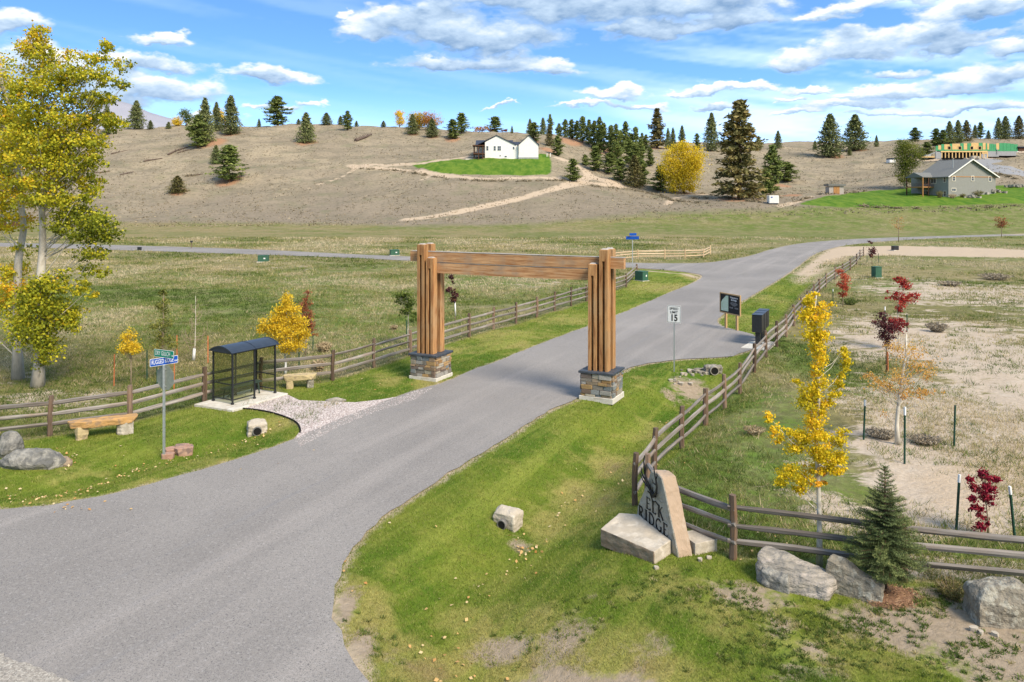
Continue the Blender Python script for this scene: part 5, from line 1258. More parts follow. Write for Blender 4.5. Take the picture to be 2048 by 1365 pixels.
broadleaf('young_poplar', 'narrow yellow green sapling rising behind the street name signs', 'tree', (325,764),
          [(325,590,7,12,1,.4),(325,610,13,12,1,.42),(329,628,10,8,.8,.4),(320,652,14,10,1,.5),(334,645,12,9,.9,.5),(326,676,18,12,1,.5),(318,688,12,8,.8,.65),(350,690,14,8,.5,.45)], 1100, 0.06, leaf_mat('pale_yellow_green_leaf', [(0, (0.10, 0.13, 0.03)), (.5, (0.25, 0.27, 0.06)), (1, (0.5, 0.42, 0.10))], .35), BARKT, [(325,765),(326,700),(327,640),(325,580)], 0.03, 0.008, 8, 0.5, 24, 0.45)
broadleaf('young_aspen', 'bushy golden aspen with white trunk wrap beside the bus shelter', 'tree', (571,750),
          [(576,590,8,10,.7,.5),(574,608,14,12,1,.5),(562,622,16,12,1,.45),(586,618,14,12,1,.5),(548,640,18,14,1,.55),(572,640,22,14,1,.45),(596,642,16,14,1,.45),(540,658,16,10,1,.5),(560,662,24,14,1.1,.45),(590,662,24,14,1.1,.4),(608,668,12,14,1,.4),(566,684,26,12,1,.42),(592,686,22,12,1,.42),(574,700,16,8,.8,.5),(525,652,8,6,.6,.7)],
          5200, 0.06, LYEL, BARKW, [(571,751),(570,700),(571,650),(574,585)], 0.035, 0.01, 9, 0.5, 30, 0.4, wrap=((571,750),(571,720)))
broadleaf('young_tree', 'slim rusty red tree just behind the golden aspen', 'tree', (611,716),
          [(614,592,6,8,.8,.5),(612,608,9,12,1,.5),(607,622,6,6,.8,.7),(616,628,9,12,1,.45),(604,640,10,10,.8,.5),(618,650,9,14,1,.4),(610,662,12,10,.9,.4),(628,668,8,4,.6,.7)], 1300, 0.06, LRBR, BARKT, [(611,717),(612,680),(613,630),(614,585)], 0.03, 0.008, 10, 0.5, 26, 0.4)
broadleaf('young_tree', 'small olive green sapling left of the left gate pillar', 'tree', (816,694),
          [(798,592,10,7,.8,.5),(812,588,10,8,.9,.6),(806,602,14,9,1,.45),(820,606,11,10,1,.4),(816,622,13,9,1,.45),(826,634,9,7,.8,.4)], 1200, 0.07, LGRN, BARKW, [(816,695),(816,660),(817,620),(812,585)], 0.035, 0.01, 11, 0.5, 26, 0.4)
broadleaf('young_tree', 'spindly dark maroon sapling seen through the gate opening', 'tree', (911,648),
          [(902,553,5,6,1,.4),(906,567,3,4,.6,.4),(902,580,9,6,1,.4),(910,588,6,5,.8,.5),(909,600,6,6,.9,.5),(893,581,3,3,.4,.5)], 420, 0.08, LPUR, BARKT, [(911,650),(910,620),(908,590),(902,548)], 0.03, 0.01, 12, 0.5, 20, 0.4, wrap=((911,632),(910,604)))
# bare young tree with fine arching twigs
def bare_tree(label, base, trunk, r0, nb, spread, seed, wrap=None, bark=BARKW, up=1.0):
    p0 = G(*base); q = p0.y / F; r = random.Random(seed); root = thing('bare_young_tree', label, 'tree', p0)
    tp = [Vector(((a - 1024) * q - p0.x, 0, zrow(b, p0.y) - p0.z)) for a, b in trunk]; tp[0].z = -0.05; k = len(tp)
    MB().tube(tp, [r0 * (1 - .8 * i / (k - 1)) for i in range(k)], 8).build('trunk', bark, root, smooth=True)
    mb = MB(); Ht = tp[-1].z
    for i in range(nb):
        t = r.uniform(0.25, 0.95); a = tp[int(t * (k - 1))].lerp(tp[min(k - 1, int(t * (k - 1)) + 1)], (t * (k - 1)) % 1)
        an_ = r.uniform(0, 6.28); L = spread * (1.15 - t) * r.uniform(.6, 1.2)
        d = Vector((math.cos(an_), math.sin(an_), 0)); mb.tube([a, a + d * L * .55 + Vector((0, 0, L * .12 * up)), a + d * L * .85 + Vector((0, 0, L * .6 * up)), a + d * L * .8 + Vector((0, 0, L * 1.15 * up))], [r0 * .42, r0 * .34, r0 * .28, r0 * .18], 4, cap=False)
    mb.build('branches', BARKT, root)
    if wrap: MB().tube([Vector(((a - 1024) * q - p0.x, 0, zrow(b, p0.y) - p0.z)) for a, b in wrap], [r0 * 2.1, r0 * 1.8], 9).build('trunk_wrap', WRAP, root, smooth=True)
    return root
bare_tree('leafless white sapling with arching twigs and white trunk wrap', (388,722), [(388,723),(390,690),(391,650),(391,592)], 0.035, 26, 0.85, 3, wrap=((387,722),(389,697)))
# near golden aspen
asp = [(1612,600,10,12,.9,.35),(1626,592,8,10,.8,.5),(1650,612,12,8,.8,.6),(1612,628,13,18,1,.35),(1636,636,17,16,1,.55),(1622,660,15,18,1,.4),(1642,668,13,16,1,.6),(1630,690,14,16,1,.5),(1638,716,11,16,1,.65),(1630,740,10,14,1,.6),(1636,764,14,14,1,.55),
 (1628,790,20,16,1,.5),(1612,808,16,14,.8,.3),(1640,818,14,16,1,.6),(1626,840,16,16,1,.55),(1692,706,9,12,1,.3),(1688,732,10,14,1,.25),(1678,762,8,16,1,.3),(1670,786,10,12,.8,.4),(1655,806,12,8,.8,.5),(1594,768,6,16,.5,.3),
 (1536,832,8,10,1,.65),(1549,862,9,12,1,.6),(1560,882,10,7,.9,.5),(1578,862,9,8,.6,.4),(1604,874,24,13,1,.45),(1632,870,16,14,1,.5),(1600,898,22,12,1,.35),(1640,898,20,12,1,.4),(1668,884,22,10,1,.35),(1688,868,9,9,.8,.5),
 (1652,918,24,12,1.1,.45),(1676,912,14,10,.9,.5),(1640,944,22,10,1,.6),(1662,938,20,9,1,.5),(1582,946,24,13,1,.3),(1606,958,16,12,1,.35),(1598,980,16,9,.9,.4),(1566,962,12,10,.8,.25),(1628,966,14,7,.9,.85),(1648,964,8,6,.8,.85)]
broadleaf('aspen_tree', 'slender golden yellow aspen rising above the fence by the boulders', 'tree', (1639,1131), asp, 9500, 0.040, leaf_mat('aspen_leaf', [(0, (0.38, 0.34, 0.02)), (.35, (0.66, 0.54, 0.025)), (.7, (0.88, 0.64, 0.03)), (1, (0.86, 0.46, 0.04))], .4), BARKW,
          [(1639,1133),(1638,1050),(1637,970),(1634,880),(1635,780),(1633,700),(1632,640),(1627,590)], 0.055, 0.012, 21, 0.5, 30, 0.3, depth=1.0, maxbr=60)
broadleaf('aspen_tree', 'crooked white trunked aspen with few orange leaves among green stakes', 'tree', (1796,889),
          [(1735,754,12,8,.8,.5),(1752,765,20,9,1,.6),(1774,774,18,10,1,.6),(1797,752,24,14,.9,.6),(1788,696,12,12,.8,.6),(1818,706,22,20,.9,.6),(1838,728,28,14,.9,.5),(1855,752,16,9,.8,.5),(1830,786,30,8,.9,.4),(1862,784,20,6,.7,.4),(1808,792,14,8,.8,.3),(1768,820,5,14,.5,.3)],
          1500, 0.042, LORN, BARKW, [(1796,890),(1793,850),(1799,800),(1804,755),(1810,705),(1816,670)], 0.07, 0.02, 22, 0.7, 14, 0.35, maxbr=46)
broadleaf('red_maple', 'scarlet topped maple behind the crooked white aspen', 'tree', (1797,700),
          [(1792,556,7,5,.8,.5),(1802,562,9,8,1,.5),(1812,570,9,10,1,.5),(1778,592,5,7,.7,.6),(1796,592,10,9,1,.5),(1818,598,13,8,1,.6),(1828,590,9,6,.8,.7),(1798,610,8,9,1,.5),(1797,622,6,5,.8,.5),(1793,650,15,12,1.2,.35),(1785,658,10,8,1,.3),(1803,645,8,8,.8,.4)],
          1900, 0.065, LRED, BARKW, [(1797,702),(1797,660),(1796,620),(1804,560)], 0.035, 0.01, 23, 0.5, 26, 0.4)
broadleaf('purple_plum_tree', 'small purple leaved tree left of the scarlet maple', 'tree', (1773,746),
          [(1766,632,9,8,1,.4),(1762,648,11,10,1,.5),(1772,656,12,12,1,.4),(1766,670,10,8,1,.5),(1777,676,9,8,1,.5),(1772,690,7,7,.8,.8)], 1100, 0.055, LPUR, BARKB, [(1773,747),(1773,700),(1770,660),(1766,625)], 0.03, 0.008, 24, 0.5, 24, 0.4)
broadleaf('red_maple', 'small orange red tree beside the far end of the right fence', 'tree', (1686,614),
          [(1684,545,7,5,1,.6),(1688,556,8,7,1,.6),(1685,570,8,8,1,.4),(1690,578,7,6,.9,.4),(1684,590,6,6,.9,.3)], 700, 0.085, leaf_mat('orange_red_leaf', [(0, (0.22, 0.03, 0.02)), (.5, (0.48, 0.09, 0.05)), (1, (0.60, 0.20, 0.10))], .3), BARKT, [(1686,615),(1686,590),(1685,540)], 0.03, 0.01, 25, 0.5, 22, 0.4)
broadleaf('young_tree', 'thin maroon sapling by the dirt drive at fence end', 'tree', (1744,530), [(1741,486,3,3,1,.5),(1744,502,6,6,1,.5),(1742,512,4,4,.8,.6)], 220, 0.14, LPUR, BARKT, [(1744,531),(1744,505),(1741,482)], 0.03, 0.01, 26, 0.6, 18)
broadleaf('young_tree', 'bare looking sapling with few rusty leaves beyond the right road', 'tree', (1797,484), [(1790,444,7,8,1,.4),(1804,440,7,8,1,.4),(1797,456,9,8,1,.4)], 130, 0.13, LORG, BARKT, [(1797,485),(1797,460),(1796,430)], 0.07, 0.02, 27, 0.6, 10)
broadleaf('young_tree', 'pinkish maroon leaved sapling beyond the road at right edge', 'tree', (2003,476), [(2001,440,8,6,1,.6),(2007,448,8,7,1,.6),(1998,452,6,6,.8,.5)], 420, 0.17, LRBR, BARKT, [(2003,477),(2003,455),(2003,436)], 0.06, 0.02, 28, 0.6, 16)
broadleaf('red_maple', 'small crimson maple between two green stakes by right fence', 'tree', (1977,1072),
          [(1968,950,9,9,1,.5),(1984,960,11,8,1,.6),(1998,957,9,6,1,.7),(1941,958,6,8,.9,.5),(1950,978,7,8,.9,.5),(1966,974,8,10,1,.5),(1984,978,9,9,.9,.5),(1968,994,11,10,1,.5),(1980,1002,9,9,.9,.4),(1944,1000,7,9,.9,.4),(1950,1018,11,8,1,.4),(1962,1030,8,7,.9,.5),(1958,1052,9,9,1,.4),(1975,1046,7,7,.8,.4)],
          1500, 0.045, LCRM, BARKT, [(1977,1074),(1976,1040),(1972,1000),(1968,948)], 0.022, 0.006, 29, 0.45, 24, 0.4)

# conifers --------------------------------------------------------------------
def conifer_meshes(seed, kind, nl, wr=0.34, nm=NEED, bare=0.08, tone=0.5):
    """unit-height conifer: trunk mesh and crown mesh"""
    r = np.random.RandomState(seed); T = MB(); T.tube([(0, 0, -0.02), (r.normal() * .006, r.normal() * .006, .5), (0, 0, .97)], [.022, .014, .003], 7)
    C, D, S, Ti = [], [], [], []; z = bare
    nlev = {'spruce': 30, 'pine': 17, 'old': 22}[kind]
    for i in range(nlev):
        t = i / (nlev - 1); z = bare + (0.985 - bare) * t
        if kind == 'spruce': R = wr * (1 - t) ** 0.85 * (0.9 + .2 * r.rand()) * min(1, .55 + t * 4)
        elif kind == 'pine': R = wr * (1 - t) ** 0.55 * (0.35 + 1.0 * r.rand()) * min(1, .5 + t * 3)
        else: R = wr * (1 - t ** 2.6) * (0.42 + 0.85 * r.rand()) * min(1, .6 + t * 2)
        nb = {'spruce': 9, 'pine': 7, 'old': 9}[kind]; a0 = r.rand() * 6.28
        for b in range(nb):
            if r.rand() < (0.08 if kind == 'spruce' else 0.24): continue
            a = a0 + 6.28 * b / nb + r.normal() * .25; L = (R + 0.012) * r.uniform(.65, 1.15)
            up = {'spruce': -0.15 + .5 * t, 'pine': 0.25, 'old': 0.05}[kind] + r.normal() * .12
            d = np.array([math.cos(a), math.sin(a), up]); k = max(2, int(nl / (nlev * nb)))
            s_ = r.rand(k) ** 0.7; s_ = s_ * (1 - .15) + .15
            P = d[None] * (s_ * L)[:, None]; P[:, 2] += z - 0.10 * L * s_ ** 2
            fat = {'spruce': .012 + .035 * (1 - t), 'pine': .028, 'old': .024}[kind] * (wr / .30)
            P += r.normal(size=P.shape) * fat * np.array([1, 1, .6]); C.append(P)
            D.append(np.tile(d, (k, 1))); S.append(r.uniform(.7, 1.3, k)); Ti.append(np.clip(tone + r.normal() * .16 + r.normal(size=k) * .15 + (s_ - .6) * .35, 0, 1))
            if kind != 'spruce' and b % 2 == 0: T.tube([(0, 0, z - .01), tuple(d * L * .7 + np.array([0, 0, z]))], [.005, .002], 3, cap=False)
    C = np.vstack(C); Sx = np.concatenate(S)
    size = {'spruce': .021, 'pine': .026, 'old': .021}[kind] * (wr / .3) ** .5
    P = leaf_quads(C, Sx * size, r, 1.3, 0.5, 0.8, np.vstack(D))
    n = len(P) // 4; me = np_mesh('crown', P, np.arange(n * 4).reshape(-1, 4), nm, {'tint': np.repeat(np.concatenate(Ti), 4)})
    o = T.build('trunk', BARKB, None); tm = o.data; bpy.data.objects.remove(o)
    return tm, me
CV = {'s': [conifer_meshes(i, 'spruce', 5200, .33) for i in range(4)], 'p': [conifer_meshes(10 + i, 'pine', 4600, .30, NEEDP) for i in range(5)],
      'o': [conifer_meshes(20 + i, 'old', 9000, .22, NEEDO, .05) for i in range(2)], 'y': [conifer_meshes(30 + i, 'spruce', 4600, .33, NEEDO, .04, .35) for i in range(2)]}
cn = 0
def conifer(label, bx, by, top, wpx, kind='s', v=None, group=None, name=None, maxY=400.0):
    global cn
    cn += 1; p = G(bx, by, maxY); h = zrow(top, p.y) - p.z; wd = wpx / F * p.y
    tm, cm = CV[kind][(cn if v is None else v) % len(CV[kind])]
    base_w = {'s': .60, 'p': .54, 'o': .42, 'y': .60}[kind] * h
    root = thing(name or {'s': 'fir_tree', 'p': 'pine_tree', 'o': 'pine_tree', 'y': 'fir_tree'}[kind], label, 'tree', p, cn * 2.4, group)
    sx = max(0.62, min(2.4, 1.18 * wd / base_w)); root.scale = (h * sx, h * sx, h)
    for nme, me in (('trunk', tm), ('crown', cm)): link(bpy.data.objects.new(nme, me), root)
    return root
SK = 'conifers along the skyline'
CT = [
 ('conifer at the left edge beside the cottonwood crowns', 14,300,214,46,'s'),('second conifer from the left edge behind the cottonwoods', 52,292,226,44,'p'),('brown trunked pine low at the left edge of the hill',10,392,318,54,'p'),('conifer half hidden in the right side of the tall cottonwood', 214,270,214,24,'p'),
 ('dark conifer on the skyline just right of the cottonwood crown',273,259,202,32,'s'),('short conifer right of the dark one beyond the cottonwood',301,259,241,13,'s'),('tiny conifer left of the small gabled roof on the crest',337,258,244,11,'s'),
 ('tallest of the clump of firs on the left crest',410,286,197,36,'s'),('broad fir at the front foot of the left crest clump',396,296,232,44,'p'),('slim fir at the right of the left crest clump',433,262,205,22,'s'),('lone pointed fir just right of the left crest clump',462,270,192,38,'s'),
 ('small fir above and behind the broad bushy one on the hill',432,328,291,22,'s'),('broad bushy dark fir alone on the left hillside',458,364,292,54,'p'),('small round olive fir lowest on the left hillside',355,386,352,36,'y'),
 ('open branched pine on the skyline above the left hill',555,249,194,44,'p'),('full fir standing just below the crest of the hill',612,287,226,36,'s'),('small fir on the skyline left of the leafy pine',653,250,226,22,'s'),('narrow sliver of a fir on the skyline',681,250,232,12,'s'),('slightly leaning fir just below the skyline',695,261,223,22,'p'),('tiny fir on the skyline left of the fallen snag',713,251,242,9,'s'),('tiny double topped fir on the skyline beyond the snag',767,252,242,11,'s'),
 ('tiny fir tip poking over the crest near the left',518,249,238,9,'s'),('small fir tip right of the open branched pine',597,249,238,9,'s'),
 ('dark green fir in front of the golden trees on the crest',825,269,229,25,'s'),('rounded green fir right of the golden trees',864,275,238,27,'s'),('broad low fir below the crest left of the white house',905,278,240,30,'p'),('tall pine behind the broad low fir near the white house',923,267,227,28,'p'),
 ('pine on the crest directly above the white house',990,260,234,30,'p'),('tiny fir on the skyline between the house roofs',1024,261,252,6,'s'),
 ('pale pine just behind the right gable of the white house',1068,284,246,28,'p'),('thin pine on the skyline right of the white house',1060,262,238,14,'s'),('short thin fir beside the thin skyline pine',1086,262,236,16,'s'),('narrow yellowish pine right of the white house',1099,293,252,18,'y'),('tall thin pine above the narrow yellowish one',1100,262,230,14,'p'),
 ('round fir right of the house lawn corner',1115,313,273,24,'p'),('rounded open pine below the house lawn corner',1146,363,319,32,'p'),
 ('big brown coned fir left of the golden tree',1314,296,218,32,'o'),('small fir behind the golden tree',1336,284,257,14,'s'),('small fir close beside another behind the golden tree',1346,284,256,14,'s'),('spire shaped fir above the golden tree',1364,284,252,17,'s'),('small wide fir on the skyline right of the golden tree',1394,284,268,16,'p'),('tall fir on the skyline between golden tree and giant pine',1423,283,227,32,'s'),
 ('giant ragged olive pine with red brown trunk',1479,400,203,84,'o'),('pointed pine just right of the giant pine',1545,386,292,42,'p'),('round topped pine leaning right of the pointed one',1572,364,325,44,'p'),('bushy pine at the foot of the giant pine',1532,390,338,34,'p'),('small fir on the skyline behind the giant pine',1517,283,273,16,'s'),('lone small fir on the skyline right of the giant pine',1556,284,262,16,'s'),
 ('left one of the two big dark firs on the right hill',1660,315,229,50,'s'),('right one of the two big dark firs on the right hill',1710,302,230,50,'s'),('slim fir leaning on the left big dark fir',1630,300,281,9,'s'),('small round fir between the two big dark firs',1699,311,297,10,'s'),('tiny fir on the skyline right of the big dark firs',1753,283,271,9,'s'),
 ('loose pine on the skyline behind the green poplar',1830,279,256,24,'p'),('fir below the pines at the left end of the building site',1853,312,285,24,'p'),
 ('leftmost of the pines behind the building site',1872,292,258,24,'p'),('second pine behind the building site',1886,292,261,20,'p'),('third and taller pine behind the building site',1899,288,243,22,'s'),('fourth pine behind the building site',1916,286,241,22,'s'),('olive tinted fifth pine behind the building site',1933,282,241,24,'y'),('thin pine right of the building site group',1950,272,250,12,'s'),('open pine second right of the building site group',1961,272,246,16,'p'),('tiny fir between the two right skyline groups',1977,272,261,10,'s'),
 ('left pine of the right edge skyline group',1997,272,236,18,'s'),('middle pine of the right edge skyline group',2011,272,233,24,'s'),('rust tinted pine at the right edge of the skyline',2038,271,232,26,'y'),
 ('giant ragged pine beyond the left frame side',-60,330,190,60,'p'),('pine beyond the right frame side',2090,272,228,26,'s')]
for c in CT: conifer(*c)
# slope grove between the white house and the golden tree
grove = [(1118,266,248,14,'p'),(1131,272,240,16,'s'),(1143,278,240,16,'s'),(1154,280,243,16,'p'),(1165,286,234,18,'s'),(1178,290,241,18,'p'),(1189,296,243,18,'s'),(1199,302,236,18,'p'),(1207,304,248,20,'s'),(1222,308,252,18,'s'),(1232,312,250,20,'p'),(1241,312,262,16,'s'),(1251,300,245,20,'p'),(1262,302,268,16,'s'),(1271,304,255,16,'s'),(1284,296,267,14,'s'),(1292,290,270,12,'p'),
 (1170,331,310,16,'p'),(1191,342,294,30,'p'),(1219,348,306,28,'p'),(1232,330,285,24,'s'),(1240,362,318,30,'p'),(1258,326,280,26,'p'),(1270,340,290,24,'s'),(1269,373,311,36,'y'),(1281,336,279,20,'s'),(1285,372,322,22,'p'),(1300,332,296,18,'p'),(1321,383,333,36,'p')]
gl = sorted(grove[:17]); gl2 = sorted(grove[17:]); ordn = ['first','second','third','fourth','fifth','sixth','seventh','eighth','ninth','tenth','eleventh','twelfth','thirteenth','fourteenth','fifteenth','sixteenth','seventeenth']
gl = [(a, b, c, d * 1.1, 'p') for a, b, c, d, e in gl]; gl2 = [(a, b, c, d * 1.1, 'p' if e == 's' else e) for a, b, c, d, e in gl2]
for i, g_ in enumerate(gl): conifer('%s pine from the left in the upper row of the slope grove' % ordn[i], *g_, group='pines of the slope grove')
for i, g_ in enumerate(gl2): conifer('%s pine from the left in the lower row of the slope grove' % ordn[i], *g_, group='pines of the slope grove')

def far_broad(name, label, base, blobs, n, leaf, lm, trunk, seed, maxY=400.0, bark=BARKB, r0=0.22):
    p = G(*base, maxY); return broadleaf(name, label, 'tree', base, blobs, int(n * 1.5), leaf * 1.3, lm, bark, trunk, r0, 0.05, seed, 0.5, 30, 0.35, Y=p.y, maxbr=24)
far_broad('golden_willow', 'big golden yellow tree between the slope grove and giant pine', (1368,388), [(1364,296,16,12,1,.5),(1350,312,20,16,1,.5),(1382,312,20,16,1,.55),(1342,335,18,18,1,.5),(1368,335,26,20,1,.5),(1392,332,14,16,1,.55),(1350,360,20,18,1,.35),(1376,358,22,18,1,.3),(1356,378,16,8,.8,.3),(1380,376,14,8,.8,.25)], 7000, 0.27, leaf_mat('willow_leaf', [(0, (0.52, 0.42, 0.03)), (.5, (0.86, 0.66, 0.04)), (1, (0.92, 0.68, 0.05))], .3), [(1368,389),(1368,360),(1367,310)], 41)
far_broad('golden_poplar', 'narrow golden tree on the crest at the left of the golden group', (799,253), [(799,230,7,8,1,.5),(799,243,8,9,1,.5)], 700, 0.28, LYEL, [(799,254),(799,230)], 42)
far_broad('golden_tree', 'broad olive gold tree in the middle of the crest group', (838,259), [(832,236,14,10,1,.2),(842,244,18,12,1,.3),(826,248,12,8,1,.25)], 1600, 0.3, LYEL, [(838,260),(838,240)], 43)
far_broad('golden_tree', 'open orange gold tree right of the crest group', (862,262), [(855,240,10,12,1,.5),(868,238,12,12,.6,.9),(874,246,8,8,.5,.9),(856,228,8,5,.4,.8)], 900, 0.26, LORG, [(862,263),(862,236)], 44)
far_broad('golden_bush', 'yellow bush left of the small gabled roof on the crest', (354,252), [(350,243,8,8,1,.5),(358,244,8,7,1,.5)], 500, 0.3, LYEL, [(354,253),(354,244)], 45)
far_broad('green_tree', 'round green tree beside the small gabled roof on the crest', (372,252), [(370,228,9,9,1,.6),(374,238,9,9,1,.6)], 700, 0.3, LGRN, [(372,253),(372,230)], 46)
far_broad('golden_tree', 'orange tree half hidden behind the left crest firs', (440,256), [(438,228,9,10,1,.5),(444,240,8,10,1,.5)], 600, 0.3, LYEL, [(440,257),(440,232)], 47)
far_broad('red_bush', 'low red bush on the crest left of the house top pine', (965,263), [(958,259,9,4,1,.5),(970,258,7,4,1,.8)], 300, 0.28, LORG, [(965,264),(965,258)], 48)
far_broad('red_bush', 'low red brush under the pine above the white house', (990,264), [(986,261,9,3,1,.4),(1009,262,6,3,.8,.3)], 240, 0.28, LRBR, [(990,264),(990,260)], 49)
far_broad('green_poplar', 'tall leafy green yellow poplar left of the grey house', (1810,378), [(1808,290,12,10,1,.5),(1820,300,18,12,1,.6),(1802,305,12,12,1,.5),(1832,312,12,10,.9,.6),(1806,322,16,12,1,.45),(1822,326,14,12,1,.5),(1808,340,15,12,1,.5),(1818,352,12,10,1,.45),(1800,355,8,10,.8,.6),(1812,364,12,6,.8,.5)], 5200, 0.20, leaf_mat('poplar_leaf', [(0, (0.05, 0.075, 0.015)), (.5, (0.14, 0.18, 0.03)), (1, (0.33, 0.33, 0.05))], .3), [(1810,379),(1810,350),(1812,290)], 50, bark=BARKW)

# spruce in the foreground
def near_spruce():
    p0 = G(1770,1182); r = np.random.RandomState(77); h = zrow(932, p0.y) - p0.z
    root = thing('spruce_tree', 'young dark green spruce in mulch before the wooden fence', 'tree', p0)
    m = MB(); m.tube([(0,0,-.05),(0,0,h*.5),(0.0,0,h*.99)], [.045,.028,.006], 8); m.build('trunk', BARKB, root, smooth=True)
    C, D, Ti, S = [], [], [], []; bt = MB(); nl = 30
    for i in range(nl):
        t = i / (nl - 1); z = .36 + (h - .40) * t ** 1.05; R = 0.73 * (1 - t) ** .92 * min(1, .50 + t * 3.0) + .03
        nb = int(11 - 5 * t); a0 = r.rand() * 6.28
        for b in range(nb):
            a = a0 + 6.28 * b / nb + r.normal() * .2; L = R * r.uniform(.75, 1.15); up = -.08 + .65 * t + r.normal() * .08
            d = np.array([math.cos(a), math.sin(a), up]); side = np.array([-math.sin(a), math.cos(a), 0])
            bt.tube([(0, 0, z), tuple(d * L * .9 + np.array([0, 0, z]))], [.008, .003], 3, cap=False)
            # side shoots, each a bottle brush of needles
            ns = max(2, int(L / .045)); tone = .42 + r.normal() * .12
            for q in range(ns):
                s_ = (q + .6) / ns; base_ = d * L * s_ + np.array([0, 0, z - .05 * L * s_ * s_])
                for sg in (-1, 1, 0):
                    if sg == 0 and q < ns - 1: continue
                    sd_ = (d * .75 + side * sg * .75 + np.array([0, 0, .12])); sd_ /= np.linalg.norm(sd_)
                    ls = min(.15, L * .42 * (1.1 - s_ * .6)) * r.uniform(.7, 1.2) if sg else .07
                    k = max(3, int(ls / .0115)); u = np.linspace(.1, 1, k)
                    P = base_ + sd_[None] * (u * ls)[:, None]
                    for _ in range(2):
                        C.append(P + r.normal(size=P.shape) * .006); nd = r.normal(size=P.shape) * .8 + sd_[None] * 1.0; D.append(nd); S.append(np.full(k, .016) * r.uniform(.8, 1.25, k))
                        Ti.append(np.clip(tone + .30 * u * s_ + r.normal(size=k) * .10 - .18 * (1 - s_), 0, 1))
    C = np.vstack(C); P = leaf_quads(C, np.concatenate(S), r, 1.25, .24, .3, np.vstack(D))
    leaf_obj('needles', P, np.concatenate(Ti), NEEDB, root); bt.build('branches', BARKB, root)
near_spruce()
MULCH = mat('bark_mulch', (0.24, 0.13, 0.075), (0.13, 0.075, 0.05), 22, rough=0.95, bump=0.9, c3=(0.32, 0.20, 0.12), s3=14)
pm = G(1782,1192)
m = MB(); r = random.Random(4); ring = [(0.62 * math.cos(a) * r.uniform(.85, 1.1), 0.50 * math.sin(a) * r.uniform(.85, 1.1)) for a in [6.283 * k / 26 for k in range(26)]]
V = [(0, 0, .06)] + [(x * .6, y * .6, .045) for x, y in ring] + [(x, y, -.02) for x, y in ring]
m.add(V, [(0, 1 + i, 1 + (i + 1) % 26) for i in range(26)] + [(1 + i, 27 + i, 27 + (i + 1) % 26, 1 + (i + 1) % 26) for i in range(26)])
o = m.build('mulch', MULCH, None, smooth=True, loc=pm); tag(o, 'reddish bark mulch ring round the foot of the young spruce', None, None, 'stuff')
rc = np.random.RandomState(5); a = rc.uniform(0, 6.28, 900); q = np.sqrt(rc.uniform(0, 1, 900)); Cc = np.stack([pm.x + .62 * q * np.cos(a), pm.y + .5 * q * np.sin(a), pm.z + .06 * (1 - q) + .012], 1)
o = leaf_obj('mulch_chips', leaf_quads(Cc, .022, rc, 1.2, .45, 2.0), rc.uniform(0, 1, 900), leaf_mat('chip', [(0, (0.10, 0.055, 0.035)), (.5, (0.26, 0.14, 0.08)), (1, (0.42, 0.27, 0.16))], 0), None)
tag(o, 'loose bark chips strewn on the mulch under the spruce', None, None, 'stuff')

# stakes
def stake(label, b, t, m=TPOST, w_=0.045, tip=True, group='tree stakes'):
    p = G(*b); root = thing('stake', label, 'stake', p, 0.3, group)
    top = at_depth(t[0], t[1], p.y) - p; MB().bar((0, 0, -.1), top, w_, w_ * .8).build('shaft', m, root)
    if tip: MB().bar(top * 0.86, top * 1.005, w_ * 1.15, w_ * .95).build('white_tip', SIGNW, root)
for lb, b, t, mm, tp_ in [('orange stake left of the small golden tree',(228,772),(229,709),ORANGE,False),('orange stake behind the stop sign back, upper one',(354,722),(354,671),ORANGE,False),('orange stake standing right beside the stop sign back',(348,780),(349,717),ORANGE,False),('orange stake left of the bus shelter',(416,727),(416,672),ORANGE,False),
  ('dark stake right of the small golden tree',(294,761),(294,701),TPOST,False),('dark stake hidden left of the stop sign back',(314,770),(314,726),TPOST,False),('green stake right of the rusty red tree',(626,703),(626,665),TPOST,False),('green stake right of the wrapped trunk of the golden aspen',(598,736),(598,700),TPOST,False),
  ('green stake beside the olive sapling',(813,670),(813,641),TPOST,False),('green stake left of the crooked white aspen',(1727,880),(1731,801),TPOST,True),('green stake standing before the crooked white aspen',(1809,928),(1810,815),TPOST,True),('green stake right of the crooked white aspen',(1908,893),(1911,811),TPOST,False),
  ('white tipped stake above the purple tree',(1770,664),(1770,614),TPOST,True),('dark stake right of the scarlet maple',(1814,664),(1814,629),TPOST,False),('green stake by the small orange red tree',(1666,610),(1666,579),TPOST,True),
  ('leaning green stake left of the crimson maple',(1912,1060),(1921,951),TPOST,True),('leaning green stake right of the crimson maple',(2031,1083),(2016,972),TPOST,True),('far stake left of the maroon sapling by the drive',(1734,526),(1734,506),TPOST,False),('far stake right of the maroon sapling by the drive',(1757,527),(1757,507),TPOST,False),('orange stake under the purple tree',(1776,744),(1775,704),ORANGE,False)]:
    stake(lb, b, t, mm, tip=tp_)

